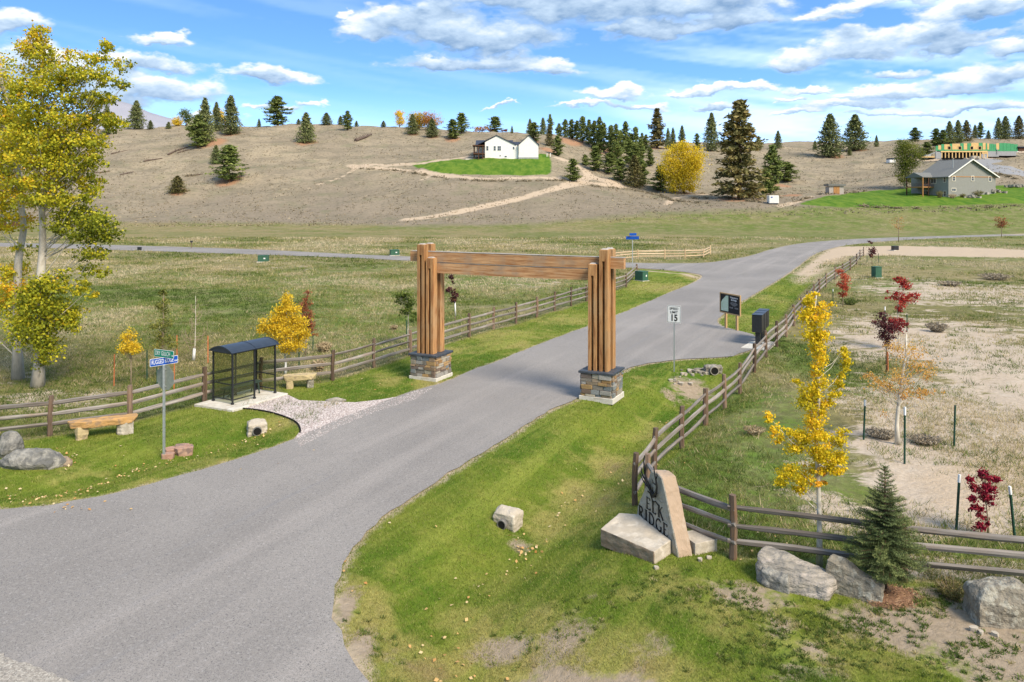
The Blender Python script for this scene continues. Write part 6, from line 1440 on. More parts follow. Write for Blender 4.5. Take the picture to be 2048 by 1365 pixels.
# bushes
def bush(name, label, base, rx, ry, n, leaf, lm, seed, twigs=24):
    p = G(*base); q = p.y / F; r = np.random.RandomState(seed); root = thing(name, label, 'bush', p)
    a = r.uniform(0, 6.28, n); u = r.rand(n) ** .5; z = r.rand(n) ** .8
    X = rx * q * u * (.35 + .65 * z); C = np.stack([X * np.cos(a), X * np.sin(a), 2 * ry * q * z * (1 - .35 * u)], 1)
    D = C * np.array([1, 1, .4]) + np.array([0, 0, .35 * ry * q * 2])
    leaf_obj('foliage', leaf_quads(C, leaf, r, 1.3, .35, 0, D / (np.linalg.norm(D, axis=1)[:, None])), np.clip(r.normal(.5, .2, n), 0, 1), lm, root)
    m = MB(); rr = random.Random(seed)
    for _ in range(twigs):
        an_ = rr.uniform(0, 6.28); e = rr.uniform(.3, 1); m.tube([(0, 0, -.03), (rx * q * .5 * e * math.cos(an_), rx * q * .5 * e * math.sin(an_), ry * q), (rx * q * .9 * e * math.cos(an_), rx * q * .9 * e * math.sin(an_), 2 * ry * q * rr.uniform(.7, 1))], [.006, .004, .002], 3, cap=False)
    m.build('twigs', BARKT, root); return root
STRAW = leaf_mat('straw', [(0, (0.22, 0.16, 0.09)), (.5, (0.42, 0.33, 0.20)), (1, (0.58, 0.48, 0.33))], .2)
OLV = leaf_mat('olive_twig_leaf', [(0, (0.06, 0.07, 0.02)), (.5, (0.15, 0.15, 0.05)), (1, (0.33, 0.22, 0.10))], .25)
GRYB = leaf_mat('grey_twig', [(0, (0.20, 0.165, 0.12)), (.5, (0.31, 0.265, 0.20)), (1, (0.42, 0.36, 0.27))], .1)
bush('twiggy_bush', 'twiggy olive shrub on the bank right of the young spruce', (1902,1196), 36, 20, 1500, .022, OLV, 1, 40)
bush('grass_clump', 'spiky green grass clump left of the right edge boulder', (1972,1212), 16, 24, 240, .07, LGRN, 2, 4)
bush('dry_bush', 'round dry tan bush right of the slim rusty red tree', (648,704), 18, 11, 700, .06, STRAW, 3, 10)
bush('dry_bush', 'small dry tan bush in the field left of the gate', (788,660), 8, 5, 260, .07, STRAW, 4, 6)
bush('dry_grass_clump', 'dry straw clump behind the fence by the squared stone bench', (637,742), 16, 12, 420, .07, STRAW, 5, 6)
bush('dry_bush', 'grey twiggy bush in the field right of the scarlet maple', (1874,664), 24, 10, 700, .07, GRYB, 6, 20)
bush('dry_bush', 'grey brown bush by the foot of the crooked aspen', (1762,876), 34, 9, 1100, .045, GRYB, 7, 26)
bush('dry_bush', 'grey brown bush right of the crooked aspen', (1850,888), 34, 9, 1100, .045, GRYB, 8, 26)
bush('green_bush', 'low dark green weed clump below the small orange red tree', (1700,610), 20, 8, 600, .06, LGRN, 9, 8)
bush('dry_bush', 'tan twiggy weed clump inside the right fence bend', (1508,868), 24, 8, 500, .045, STRAW, 10, 12)
bush('dry_bush', 'grey sage bush in the open field at the right', (1990,560), 34, 7, 900, .11, GRYB, 11, 12)
bush('dry_bush', 'long grey sage bush near the top of right field', (1900,572), 22, 5, 600, .11, GRYB, 12, 12)

# grasses ---------------------------------------------------------------------
def worn_at(X, Y):
    return fbm(X * 1.3, Y * 1.3, 4, 91)
def blades(name, X, Y, Z, h, w_, tint, material, seed, lean=0.45, label='', extra=None):
    r = np.random.RandomState(seed); n = len(X); a = r.uniform(0, 6.283, n); b = r.uniform(0, 6.283, n)
    P0 = np.stack([X - np.cos(a) * w_ / 2, Y - np.sin(a) * w_ / 2, Z], 1); P1 = np.stack([X + np.cos(a) * w_ / 2, Y + np.sin(a) * w_ / 2, Z], 1)
    l = h * lean * r.uniform(.3, 1.4, n); P2 = np.stack([X + np.cos(b) * l, Y + np.sin(b) * l, Z + h], 1)
    V = np.stack([P0, P1, P2], 1).reshape(-1, 3)
    me = np_mesh(name, V, np.arange(n * 3).reshape(-1, 3), material, {'tint': np.repeat(tint, 3), **{a: np.repeat(v, 3) for a, v in (extra or {}).items()}})
    o = bpy.data.objects.new(name, me); link(o); tag(o, label, None, None, 'stuff'); return o
def sample_view(n, y0, y1, pw, seed, umax=0.74, umin=-0.74):
    r = np.random.RandomState(seed); e = 1 - pw; t = r.rand(n); Y = (y0 ** e + t * (y1 ** e - y0 ** e)) ** (1 / e)
    return r.uniform(umin, umax, n) * Y, Y
def grass_mat(kind):
    m, k, b = new_mat(kind + '_blades'); pos = k.new('ShaderNodeNewGeometry').outputs['Position']; t = k.attr('tint')
    if kind == 'lawn':
        c = lawn_color(k, pos); c = k.mix(k.rng(t, .62, 1.0, 0, .8), c, (0.34, 0.31, 0.12))
    else: c = k.ramp(t, [(0, (0.06, 0.10, 0.02)), (.3, (0.13, 0.17, 0.035)), (.5, (0.24, 0.215, 0.08)), (.75, (0.40, 0.33, 0.20)), (1, (0.50, 0.42, 0.29))])
    h = k.new('ShaderNodeHueSaturation'); k.put(h.inputs['Color'], c); k.put(h.inputs['Value'], k.rng(k.math('FRACT', k.math('MULTIPLY', t, 17.3)), 0, 1, .85, 1.6)); c = h.outputs[0]
    k.put(b.inputs['Base Color'], c); b.inputs['Roughness'].default_value = .7; b.inputs['Specular IOR Level'].default_value = .15
    tr = k.new('ShaderNodeBsdfTranslucent'); k.put(tr.inputs[0], c); mx = k.new('ShaderNodeMixShader'); mx.inputs[0].default_value = .3
    k.l.new(b.outputs[0], mx.inputs[1]); k.l.new(tr.outputs[0], mx.inputs[2]); k.l.new(mx.outputs[0], k.n['Material Output'].inputs[0]); return m
GLAWN = grass_mat('lawn'); GFIELD = grass_mat('field')
WORN = [(690,1210,22,45,.5),(722,1290,30,40,.5),(1010,1235,60,22,.5),(1130,1245,60,24,.3),(1100,1320,90,38,.7),(1210,1350,90,34,.65),(1300,1290,60,30,.4),(1500,1195,70,26,.6),(1560,1250,60,30,.35),(1800,1250,110,50,.75),(1930,1260,120,55,.75),(2010,1320,120,60,.75),(1700,1240,40,30,.6),(1620,1300,50,40,.4),(1880,1190,60,16,.5),(1795,1190,45,18,.9),(1040,1040,28,14,.5),(1380,760,34,12,.7)]
def near_grass():
    X, Y = sample_view(900000, 11.0, 78, 1.75, 1)
    sdv = np.full(X.shape, -9.0)
    for P in (L_RIGHT, L_STRIP, L_LEFT, L_GATE): sdv = np.maximum(sdv, poly_sd(P, X, Y))
    k = sdv > -0.06; X, Y, sdv = X[k], Y[k], sdv[k]
    wn = np.zeros(X.shape)
    for (px, py, rx, ry, s) in WORN:
        cx, cy = flat(px, py); wn = np.maximum(wn, s * np.exp(-.5 * (((X - cx) / (rx / F * cy)) ** 2 + ((Y - cy) / (ry * cy * cy / (F * CZ))) ** 2)))
    v = wn * 1.15 + (worn_at(X, Y) - .5) * 1.1; r = np.random.RandomState(3)
    k = (v < .28 + r.rand(len(v)) * .22) & (poly_sd(gravP, X, Y) < -0.02) & (poly_sd(roadP[::2], X, Y) < 0.02) & (poly_sd(padP, X, Y) < 0)
    X, Y = X[k][:360000], Y[k][:360000]; r = np.random.RandomState(4); n = len(X); f = Y / 15
    Z = ground(X, Y) - .008; h = r.uniform(.028, .062, n) * (0.75 + .25 * f); w_ = .011 * f * r.uniform(.7, 1.4, n)
    print('lawn blades', n)
    blades('lawn_grass', X, Y, Z, h, w_, r.rand(n), GLAWN, 5, .7, 'short mown green and yellowing grass of the roadside lawns', {'dry': dry_at(X, Y)})
near_grass()
def field_grass():
    X, Y = sample_view(190000, 13.5, 165, 1.3, 11)
    k = poly_sd(roadP[::2], X, Y) < -0.35
    for P in (L_RIGHT, L_STRIP, L_LEFT, L_GATE): k &= poly_sd(P, X, Y) < -0.1
    X, Y = X[k], Y[k]
    drive = flats([(1590,548),(1625,520),(1655,500),(1676,494),(1800,492),(2048,500),(2400,505),(2400,522),(2048,515.5),(1860,513),(1738,511),(1690,513),(1660,520),(1630,540),(1600,556)])
    k = poly_sd(drive, X, Y) < 0; X, Y = X[k], Y[k]
    c = fbm(X / 5, Y / 5, 5, 61); r = np.random.RandomState(12); u = X / Y; rt = (u > .30)
    lu = np.zeros(len(X))
    for (px, py, rx, ry) in ((1420,900,110,80),(1480,800,70,60),(1560,700,60,40),(1500,930,110,50),(1420,1010,80,50),(1620,1090,200,22),(450,600,300,60),(250,650,260,60),(700,620,160,60)):
        cx, cy = flat(px, py); lu = np.maximum(lu, np.exp(-.5 * (((X - cx) / (rx / F * cy)) ** 2 + ((Y - cy) / (ry * cy * cy / (F * CZ))) ** 2)))
    k = (c + lu * .2 + r.normal(size=len(c)) * .07 > np.where(rt, .525, .40)); X, Y, c, lu = X[k], Y[k], c[k], lu[k]
    n = len(X); nb = 6; f = np.maximum(1, Y / 22); sz = r.uniform(.03, .11, n) * (1 + .35 * (f - 1)) * np.where(r.rand(n) < .12, 1.8, 1)
    XX = np.repeat(X, nb) + r.normal(size=n * nb) * .06 * np.repeat(f, nb); YY = np.repeat(Y, nb) + r.normal(size=n * nb) * .06 * np.repeat(f, nb)
    hh = np.repeat(sz, nb) * r.uniform(.6, 1.3, n * nb); ww = .014 * np.repeat(f, nb) * r.uniform(.7, 1.3, n * nb)
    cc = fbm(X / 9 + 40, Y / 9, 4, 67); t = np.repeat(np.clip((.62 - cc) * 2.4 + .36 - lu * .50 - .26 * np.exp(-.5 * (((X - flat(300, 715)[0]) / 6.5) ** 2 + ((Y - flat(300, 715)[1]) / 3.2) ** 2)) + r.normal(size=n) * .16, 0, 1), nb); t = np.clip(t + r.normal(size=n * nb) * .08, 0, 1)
    print('field blades', n * nb)
    blades('field_grass', XX, YY, ground(XX, YY) - .01, hh, ww, t, GFIELD, 13, .8, 'rough mixed straw coloured and green grass of the open fields')
field_grass()
def field_weeds():
    X, Y = sample_view(9000, 14.5, 110, 1.5, 15); r = np.random.RandomState(16)
    k = poly_sd(roadP[::2], X, Y) < -1.0
    for P in (L_RIGHT, L_STRIP, L_LEFT, L_GATE): k &= poly_sd(P, X, Y) < -0.3
    c = fbm(X / 3.5 + 9, Y / 3.5, 4, 81); k &= c + r.normal(size=len(c)) * .05 > .53; X, Y = X[k], Y[k]; n = len(X); nb = 16; f = np.maximum(1, Y / 26)
    XX = np.repeat(X, nb) + r.normal(size=n * nb) * .13 * np.repeat(f ** .6, nb); YY = np.repeat(Y, nb) + r.normal(size=n * nb) * .13 * np.repeat(f ** .6, nb)
    hh = np.repeat(r.uniform(.07, .24, n), nb) * r.uniform(.5, 1.2, n * nb); ww = .018 * np.repeat(f, nb) * r.uniform(.7, 1.4, n * nb)
    t = np.clip(np.repeat(r.choice([.05, .2, .35, .55, .75], n, p=[.28, .25, .17, .15, .15]), nb) + r.normal(size=n * nb) * .07, 0, 1); print('weeds', n * nb)
    blades('field_weeds', XX, YY, ground(XX, YY) - .01, hh, ww, t, GFIELD, 17, .9, 'low dark green and straw weed clumps scattered over the fields')
field_weeds()
def bank_weeds():
    r = np.random.RandomState(18); P = []
    for (px, py, sx, sy, n) in ((1450,1210,60,20,90),(1600,1260,70,26,130),(1580,1330,90,22,120),(1730,1250,60,22,110),(1850,1215,50,14,60),(1930,1190,50,16,60),(1900,1330,90,24,70),(1330,1180,60,16,50),(1500,1100,60,12,30),(1960,1300,50,16,40),(1130,1230,70,30,40),(760,1270,30,40,24)):
        for _ in range(n): P.append(flat(r.normal(px, sx), max(1060, r.normal(py, sy))))
    P = np.array(P); n = len(P); nb = 22; s = r.uniform(.04, .11, n); a = r.uniform(0, 6.28, n * nb); d = np.repeat(s, nb) * r.uniform(0, 1, n * nb)
    XX = np.repeat(P[:, 0], nb) + np.cos(a) * d; YY = np.repeat(P[:, 1], nb) + np.sin(a) * d
    t = np.clip(np.repeat(r.choice([.02, .12, .25, .6], n, p=[.4, .3, .18, .12]), nb) + r.normal(size=n * nb) * .05, 0, 1)
    blades('bank_weeds', XX, YY, ground(XX, YY) - .005, r.uniform(.02, .07, n * nb), .018 * r.uniform(.7, 1.5, n * nb), t, GFIELD, 20, 1.2, 'dark green weed rosettes on the worn foreground bank')
bank_weeds()
def hill_brush():
    r = np.random.RandomState(19); C = []
    def line(pts, m, sx=1.0):
        for _ in range(m):
            i = r.randint(len(pts) - 1); t = r.rand(); C.append(G(pts[i][0] * (1 - t) + pts[i + 1][0] * t + r.normal() * 1.5, pts[i][1] * (1 - t) + pts[i + 1][1] * t + r.normal() * .8))
    line([(715,338),(760,340),(820,345),(850,352)], 26); line([(850,350),(900,360),(1000,363),(1100,362),(1130,362)], 44); line([(1380,398),(1450,396),(1520,405)], 34); line([(1320,392),(1345,402),(1420,408)], 30); line([(1590,405),(1640,390),(1700,386),(1760,382)], 26); line([(1700,412),(1800,418),(1950,417),(2048,412)], 26); line([(1180,372),(1260,380),(1320,392)], 24); line([(1400,386),(1475,400),(1560,392)], 26); line([(1980,345),(2048,362)], 16); line([(100,352),(160,350),(220,344)], 14); line([(370,353),(406,350)], 8)
    C = np.array([tuple(c) for c in C]); n = len(C); m = 34; s = r.uniform(.35, .95, n); P = np.repeat(C, m, 0) + r.normal(size=(n * m, 3)) * np.repeat(s, m)[:, None] * np.array([.75, .6, .35]); P[:, 2] = np.maximum(P[:, 2], np.repeat(C[:, 2], m)) + .1
    o = leaf_obj('hill_brush', leaf_quads(P, .22, r, 1.2, .5), np.clip(np.repeat(r.uniform(.2, .8, n), m) + r.normal(size=n * m) * .12, 0, 1), leaf_mat('brush_leaf', [(0, (0.11, 0.10, 0.065)), (.5, (0.21, 0.175, 0.115)), (1, (0.32, 0.265, 0.17))], 0))
    tag(o, 'low grey brown brush growing along the hill tracks and toe', None, None, 'stuff')
hill_brush()
def hill_scrub():
    X, Y = sample_view(30000, 215, 400, 0.9, 21, .72, -.72); r = np.random.RandomState(22)
    k = (np.maximum(poly_sd(HOUSE_LAWN, X, Y), poly_sd(GREY_LAWN, X, Y)) < -1) & (fbm(X / 7, Y / 7, 4, 71) + r.normal(size=len(X)) * .1 > .46); X, Y = X[k], Y[k]; n = len(X); nb = 3
    XX = np.repeat(X, nb) + r.normal(size=n * nb) * .25; YY = np.repeat(Y, nb) + r.normal(size=n * nb) * .25
    hh = r.uniform(.12, .42, n * nb); t = np.clip(np.repeat(r.uniform(.25, .9, n), nb), 0, 1)
    m = leaf_mat('sage_scrub', [(0, (0.10, 0.10, 0.065)), (.5, (0.20, 0.17, 0.12)), (1, (0.34, 0.28, 0.19))], 0)
    blades('hill_scrub', XX, YY, ground(XX, YY) - .03, hh, .36 * r.uniform(.6, 1.4, n * nb), t, m, 23, .8, 'low dry sage scrub dotting the tan hillsides')
hill_scrub()
# fallen leaves along the swales and round the trees
def fallen():
    r = np.random.RandomState(31); pts = []
    for L, n, s in ((SW1, 80, .30), (SW2, 130, .20)):
        for _ in range(n):
            i = r.randint(len(L) - 1); t = r.rand(); pts.append((L[i][0] * (1 - t) + L[i + 1][0] * t + r.normal() * s, L[i][1] * (1 - t) + L[i + 1][1] * t + r.normal() * s))
    for (px, py, sx, sy, n) in ((230,905,60,20,16),(60,985,60,8,30),(130,915,10,8,60),(1045,1045,20,14,30),(890,1240,40,60,16),(1000,1330,60,20,12),(450,900,80,30,12),(1500,1110,90,30,10),(720,775,60,12,16),(100,1010,60,8,24),(1250,940,60,30,16),(950,1100,80,40,10),(700,1130,30,30,5)):
        for _ in range(n): pts.append(flat(r.normal(px, sx), max(440, r.normal(py, sy))))
    P = np.array(pts); n = len(P); Z = ground(P[:, 0], P[:, 1]) + r.uniform(.035, .07, n)
    C = np.stack([P[:, 0], P[:, 1], Z], 1)
    o = leaf_obj('fallen_leaves', leaf_quads(C, r.uniform(.028, .055, n), r, .9, .7, 2.5), r.uniform(0, 1, n), leaf_mat('fallen_leaf', [(0, (0.50, 0.25, 0.08)), (.5, (0.66, 0.45, 0.20)), (1, (0.75, 0.60, 0.38))], .2))
    tag(o, 'fallen yellow and tan leaves gathered along the lawn swales', None, None, 'stuff')
fallen()
# ------------------------------------------------------------------ houses and things on the hills
WHSIDE = mat('white_siding', (0.80, 0.80, 0.79), (0.76, 0.76, 0.76), 2, rough=0.7, bump=0.05)
NAVYSH = mat('dark_shingle', (0.025, 0.036, 0.062), (0.045, 0.058, 0.09), 3, rough=0.9, bump=0.2)
FOUND = mat('foundation_grey', (0.34, 0.35, 0.37), (0.28, 0.29, 0.31), 2, rough=0.9, bump=0.1)
DKWOOD = mat('dark_stained_wood', (0.075, 0.035, 0.02), (0.11, 0.05, 0.03), 4, rough=0.8, bump=0.1)
def siding_mat(name, col, pitch):
    m, k, b = new_mat(name); co = k.new('ShaderNodeTexCoord').outputs['Object']; s = k.new('ShaderNodeSeparateXYZ'); k.put(s.inputs[0], co)
    fr = k.math('FRACT', k.math('MULTIPLY', s.outputs[2], 1 / pitch)); n = k.noise(co, 1.5, 4, .6)
    k.put(b.inputs['Base Color'], k.mix(k.rng(n, .3, .7), col, tuple(v * .88 for v in col))); b.inputs['Roughness'].default_value = .8
    k.put(b.inputs['Normal'], k.bump(fr, .6, .03)); return m
GSIDE = siding_mat('grey_green_siding', (0.27, 0.275, 0.265), 0.2)
GSHING = mat('grey_shingle', (0.14, 0.145, 0.145), (0.19, 0.195, 0.19), 5, rough=0.95, bump=0.4)
TRIMW = mat('cream_trim', (0.66, 0.62, 0.53), (0.60, 0.56, 0.48), 3, rough=0.7, bump=0)
CEDAR = mat('cedar_post', (0.42, 0.22, 0.08), (0.34, 0.17, 0.07), 4, rough=0.8, bump=0.1)
def win(parent, x, z, w_, h_, y=0.0, trim=TRIMW, axis='x', mull=(1, 1), t=0.12, gl=WINDOW):
    """window in a wall facing -y (axis x) or facing -x (axis y)"""
    def bx(m, c, d):
        if axis == 'x': m.box(c, d)
        else: m.box((c[1], c[0], c[2]), (d[1], d[0], d[2]))
    f = MB()
    for sx in (-1, 1): bx(f, (x + sx * (w_ / 2 + t / 2), y - .04, z), (t, .10, h_ + 2 * t))
    for sz in (-1, 1): bx(f, (x, y - .045, z + sz * (h_ / 2 + t / 2)), (w_, .10, t))
    o = f.build('window', trim, parent)
    g = MB(); bx(g, (x, y - .015, z), (w_, .04, h_)); g.build('pane', gl, o)
    b_ = MB()
    for i in range(1, mull[0]): bx(b_, (x - w_ / 2 + w_ * i / mull[0], y - .05, z), (.06, .04, h_))
    for i in range(1, mull[1]): bx(b_, (x, y - .055, z - h_ / 2 + h_ * i / mull[1]), (w_, .04, .06))
    if b_.v: b_.build('glazing_bar', trim, o)
    return o
def gable_roof(m, x0, x1, xa, ze, za, y0, y1, t=0.22, ov=0.35, ze2=None):
    """ridge along y; eaves at x0 and x1"""
    ze2 = ze if ze2 is None else ze2
    sl = (za - ze) / (xa - x0); sr = (za - ze2) / (x1 - xa)
    xl, zl = x0 - ov, ze - sl * ov; xr, zr = x1 + ov, ze2 - sr * ov
    m.ext([(xl, y0 - ov, zl), (xa, y0 - ov, za), (xr, y0 - ov, zr), (xr, y0 - ov, zr + t), (xa, y0 - ov, za + t), (xl, y0 - ov, zl + t)], (0, y1 - y0 + 2 * ov, 0))
# white house on the knoll
Yw = G(1000, 317).y; qw = Yw / F; wb = at_depth(1000, 319, Yw)
print('white house Y', Yw)
wh = thing('white_house', 'white farmhouse style house with navy roof on the green knoll', 'house', (wb.x, wb.y, wb.z), 0.0)
wx = lambda px: (px - 1000) * qw
wz = lambda py: zrow(py, Yw) - wb.z
m = MB(); D_ = 13.0; xa, xe, xf = wx(970), wx(1036.5), wx(993)
m.ext([(xa, 0, -1.5), (xe, 0, -1.5), (xe, 0, wz(292.5)), (xf, 0, wz(272)), (xa, 0, wz(285))], (0, D_, 0)); m.build('main_wall', WHSIDE, wh)
g0, g1_, ga = wx(1037), wx(1076.5), wx(1057.5)
m = MB(); m.ext([(g0, -1.2, -1.0), (g1_, -1.2, -1.0), (g1_, -1.2, wz(291)), (ga, -1.2, wz(272)), (g0, -1.2, wz(290.5))], (0, D_, 0)); m.build('garage_wall', WHSIDE, wh)
m = MB(); gable_roof(m, wx(957), wx(1031), xf, wz(289.5), wz(272), 0, D_, 0.3, 0.3, wz(290.5)); rf = m.build('roof', NAVYSH, wh)
m = MB(); gable_roof(m, g0 + .1, g1_, ga, wz(290), wz(272), -1.2, D_ - 1, 0.3, 0.35); m.build('garage_roof', NAVYSH, wh)
m = MB(); y0, y1 = 3.0, 15.0; ym = 9.0; zt = wz(277.2); ze = wz(289)
m.ext([(wx(950), y0, ze), (wx(950), ym, zt), (wx(950), y1, ze), (wx(950), y1, ze - .2), (wx(950), y0, ze - .2)], (wx(1026) - wx(950), 0, 0)); m.build('rear_roof', NAVYSH, wh)
m = MB(); m.ext([(wx(1020), y0 - 1, ze - .2), (wx(1020), ym - 1, wz(281)), (wx(1020), y1, ze - .2)], (wx(1050) - wx(1020), 0, 0)); m.build('rear_roof', NAVYSH, wh)
MB().box(((wx(953) + wx(970)) / 2, 9.2, (wz(289) - 1.5) / 2), (wx(970) - wx(953), 9, wz(289) + 1.5)).build('rear_wall', WHSIDE, wh)
MB().box(((xa + xe) / 2, -.03, -1.0), (xe - xa + .05, .1, 2.0)).build('foundation', FOUND, wh)
MB().box(((g0 + g1_) / 2, -1.23, -.6), (g1_ - g0 + .05, .1, 2.6)).build('foundation', FOUND, wh)
for px, py, w_, h_, mu in ((974.8,297,.75,1.6,(1,2)),(989.5,297.2,.75,1.7,(1,2)),(998.5,297.2,1.25,1.7,(2,2)),(1027.3,296.5,.6,.9,(1,1)),(1000.4,311.7,.35,.55,(1,1)),(1011.5,313.4,.8,.5,(1,1))):
    win(wh, wx(px), wz(py), w_, h_, 0, WHITE, mull=mu, t=.08)
MB().box((wx(1038), -1.5, wz(300)), (.1, .1, wz(291) - wz(310))).build('downpipe', GREYW, wh)
# dark timber two storey porch on the left
for px, yy in ((948,-.5),(957.5,-1.6),(948,3.5),(966,-1.6)): MB().box((wx(px), yy, (wz(291) - 1.2) / 2), (.32, .32, wz(291) + 1.2)).build('porch_post', DKWOOD, wh)
MB().box(((wx(947) + wx(970)) / 2, .8, wz(308.3)), (wx(970) - wx(947), 5.2, .45)).build('porch_deck', DKWOOD, wh)
MB().box(((wx(945.5) + wx(970)) / 2, .8, wz(292)), (wx(970) - wx(945.5), 5.6, .35)).build('porch_beam', DKWOOD, wh)
for k_ in range(3): MB().box(((wx(947) + wx(970)) / 2, -1.75, wz(306.6) + .32 * k_), (wx(970) - wx(947), .05, .05)).build('porch_rail', DKWOOD, wh)
win(wh, 2.0, wz(313), 2.4, 2.2, wx(953) - .02, DKWOOD, 'y', (2, 1)); win(wh, 7.0, wz(298), 2.6, 2.0, wx(953) - .02, DKWOOD, 'y', (3, 1))
rw = MB().box((wx(940), .5, -.9), (wx(951) - wx(933), 1.0, 2.4)).build('retaining_wall', CONC, wh)
for px in (1095, 1102): MB().box((wx(px), 4, wz(309)), (.25, .25, 1.4)).build('marker_post', WHITE, wh)

# small gabled roof on the left crest
p = G(385, 251); q = p.y / F
t = thing('hilltop_cabin', 'small gabled cabin half hidden by firs on left crest', 'house', p)
m = MB(); m.ext([(-3, 0, -1), (3.6, 0, -1), (3.6, 0, 2.0), (0.2, 0, 4.0), (-3, 0, 2.2)], (0, 7, 0)); m.build('wall', TRIMW, t)
m = MB(); gable_roof(m, -3, 3.6, .2, 2.1, 4.05, 0, 7, .25, .4); m.build('roof', DKWOOD, t)
# dark barn far left behind cottonwoods
p = G(18, 452); t = thing('dark_cabin', 'dark grey roofed cabin behind the cottonwoods at left edge', 'house', p, 0.2)
MB().box((0, 2, 1.2), (6, 4, 2.4)).build('wall', DKWOOD, t); m = MB(); m.ext([(-3.4, -.4, 2.3), (-3.4, 2, 4.0), (-3.4, 4.4, 2.3), (-3.4, 4.4, 2.1), (-3.4, -.4, 2.1)], (6.8, 0, 0)); m.build('roof', GSHING, t)
win(t, 0, 1.3, .8, .9, 0)

# grey house with its long wing and deck
Yg = G(1897, 395).y; print('grey house Y', Yg)
X0 = (1897 - 1024) / F * Yg; gz = zrow(395.5, Yg); rzg = math.atan2(.30, .954)
gh = thing('grey_house', 'grey green house with gabled end, chimney pipe and covered deck', 'house', (X0, Yg, gz), rzg)
sg = Yg / 235.0; Wd, Ln = 18.6 * sg, 11.5 * sg
def wallz(py): return zrow(py, Yg) - gz
ze, za = wallz(352.5), wallz(325.5) + 1.0
m = MB(); m.ext([(0, 0, -1), (Wd, 0, -1), (Wd, 0, ze), (Wd * .47, 0, za), (0, 0, ze)], (0, Ln * .62, 0)); m.build('gable_wall', GSIDE, gh)
m = MB(); gable_roof(m, 0, Wd, Wd * .47, ze, za, 0, Ln, .25, .75); rf = m.build('roof', GSHING, gh)
# white barge boards
for (xa_, za_, xb_, zb_) in ((-.8, ze - .75 * (za - ze) / (Wd * .47), Wd * .47, za), (Wd + .8, ze - .75 * (za - ze) / (Wd * .53), Wd * .47, za)):
    MB().bar((xa_, -.80, za_ + .08), (xb_, -.80, zb_ + .08), .08, .34).build('barge_board', WHITE, rf)
MB().box((Wd / 2, -.03, ze - .15), (Wd, .08, .25)).build('belly_band', CEDAR, gh)
for px, py, w_, h_, mu in ((1907.5,357.5,.95,1.35,(1,2)),(1945,357.5,.85,1.35,(1,2)),(1979.8,358,1.0,1.4,(1,2)),(1907.4,380,1.5,.75,(2,1))):
    # solve the place along the gable wall for a pixel column
    u = (px - 1024) / F; s = (u * Yg - X0) / (math.cos(rzg) - u * math.sin(rzg)); win(gh, s, zrow(py, Yg + s * math.sin(rzg)) - gz, w_, h_, 0, TRIMW, mull=mu, t=.18)
for yy, zz, w_, h_ in ((1.4, ze - 1.1, .8, 1.4), (1.3, 1.2, .8, 1.5)): win(gh, yy, zz, w_, h_, 0, TRIMW, 'y', (1, 2), .14)
win(gh, 5.6, ze - 1.3, 2.0, 1.5, 0, TRIMW, 'y', (2, 1), .14)
# wing to the left with covered deck
MB().box((1.5, Ln * .62 + 3.5, ze / 2 - .5), (3, 7.5, ze + 1)).build('wing_wall', GSIDE, gh)
m = MB(); ya, yb = Ln * .46, Ln * 1.05; xm = -4.6
m.ext([(xm, ya, ze - .1), (xm, (ya + yb) / 2, ze + 1.35), (xm, yb, ze - .1), (xm, yb, ze - .3), (xm, ya, ze - .3)], (9.0, 0, 0)); m.build('porch_roof', GSHING, gh)
m = MB(); m.ext([(xm + .05, ya + .3, ze - .1), (xm + .05, (ya + yb) / 2, ze + 1.2), (xm + .05, yb - .3, ze - .1)], (.08, 0, 0)); m.build('porch_gable', DKWOOD, gh)
for yy, mt_ in ((ya + .2, CEDAR), (yb - .3, DKWOOD)): MB().box((xm + .3, yy, ze / 2 - .6), (.28, .28, ze + .9)).build('porch_post', mt_, gh)
MB().box((xm + .5 + 2.0, ya + .2, ze / 2 - .6), (.24, .24, ze + .9)).build('porch_post', DKWOOD, gh)
MB().box((xm / 2 + .1, (ya + yb) / 2, ze * .5), (abs(xm), yb - ya - .3, .35)).build('deck', CEDAR, gh)
for k_ in range(3): MB().box((xm / 2 + .1, ya + .15, ze * .5 + .4 + .33 * k_), (abs(xm), .06, .07)).build('deck_rail', DKWOOD, gh)
for k_ in range(3): MB().box((xm + .12, (ya + yb) / 2, ze * .5 + .4 + .33 * k_), (.06, yb - ya - .4, .07)).build('deck_rail', DKWOOD, gh)
win(gh, (ya + yb) / 2, 1.0, 2.2, 2.1, 0, TRIMW, 'y', (2, 1)); win(gh, (ya + yb) / 2, ze - 1.3, 2.2, 2.1, 0, TRIMW, 'y', (2, 1))
m = MB(); m.tube([(Wd * .22, 2.2, ze + 1.6), (Wd * .22, 2.2, za + .25)], .13, 8); ch = m.build('chimney_pipe', GALV, gh); MB().box((Wd * .22, 2.2, za + .45), (.45, .45, .3)).build('chimney_cap', BARKT, ch)
MB().box((Wd * .80, -.45, .9), (.9, .6, 1.5)).build('heat_pump', GREYW, gh)
m = MB(); gable_roof(m, Wd * .62, Wd + 1.4, Wd * .85, ze - .15, ze + 1.9, 3.5, Ln * .8, .2, .5); m.build('side_roof', GSHING, gh)
MB().box((Wd + 1.2, 3.0, ze / 2 - .4), (.18, .18, ze)).build('side_post', DKWOOD, gh)
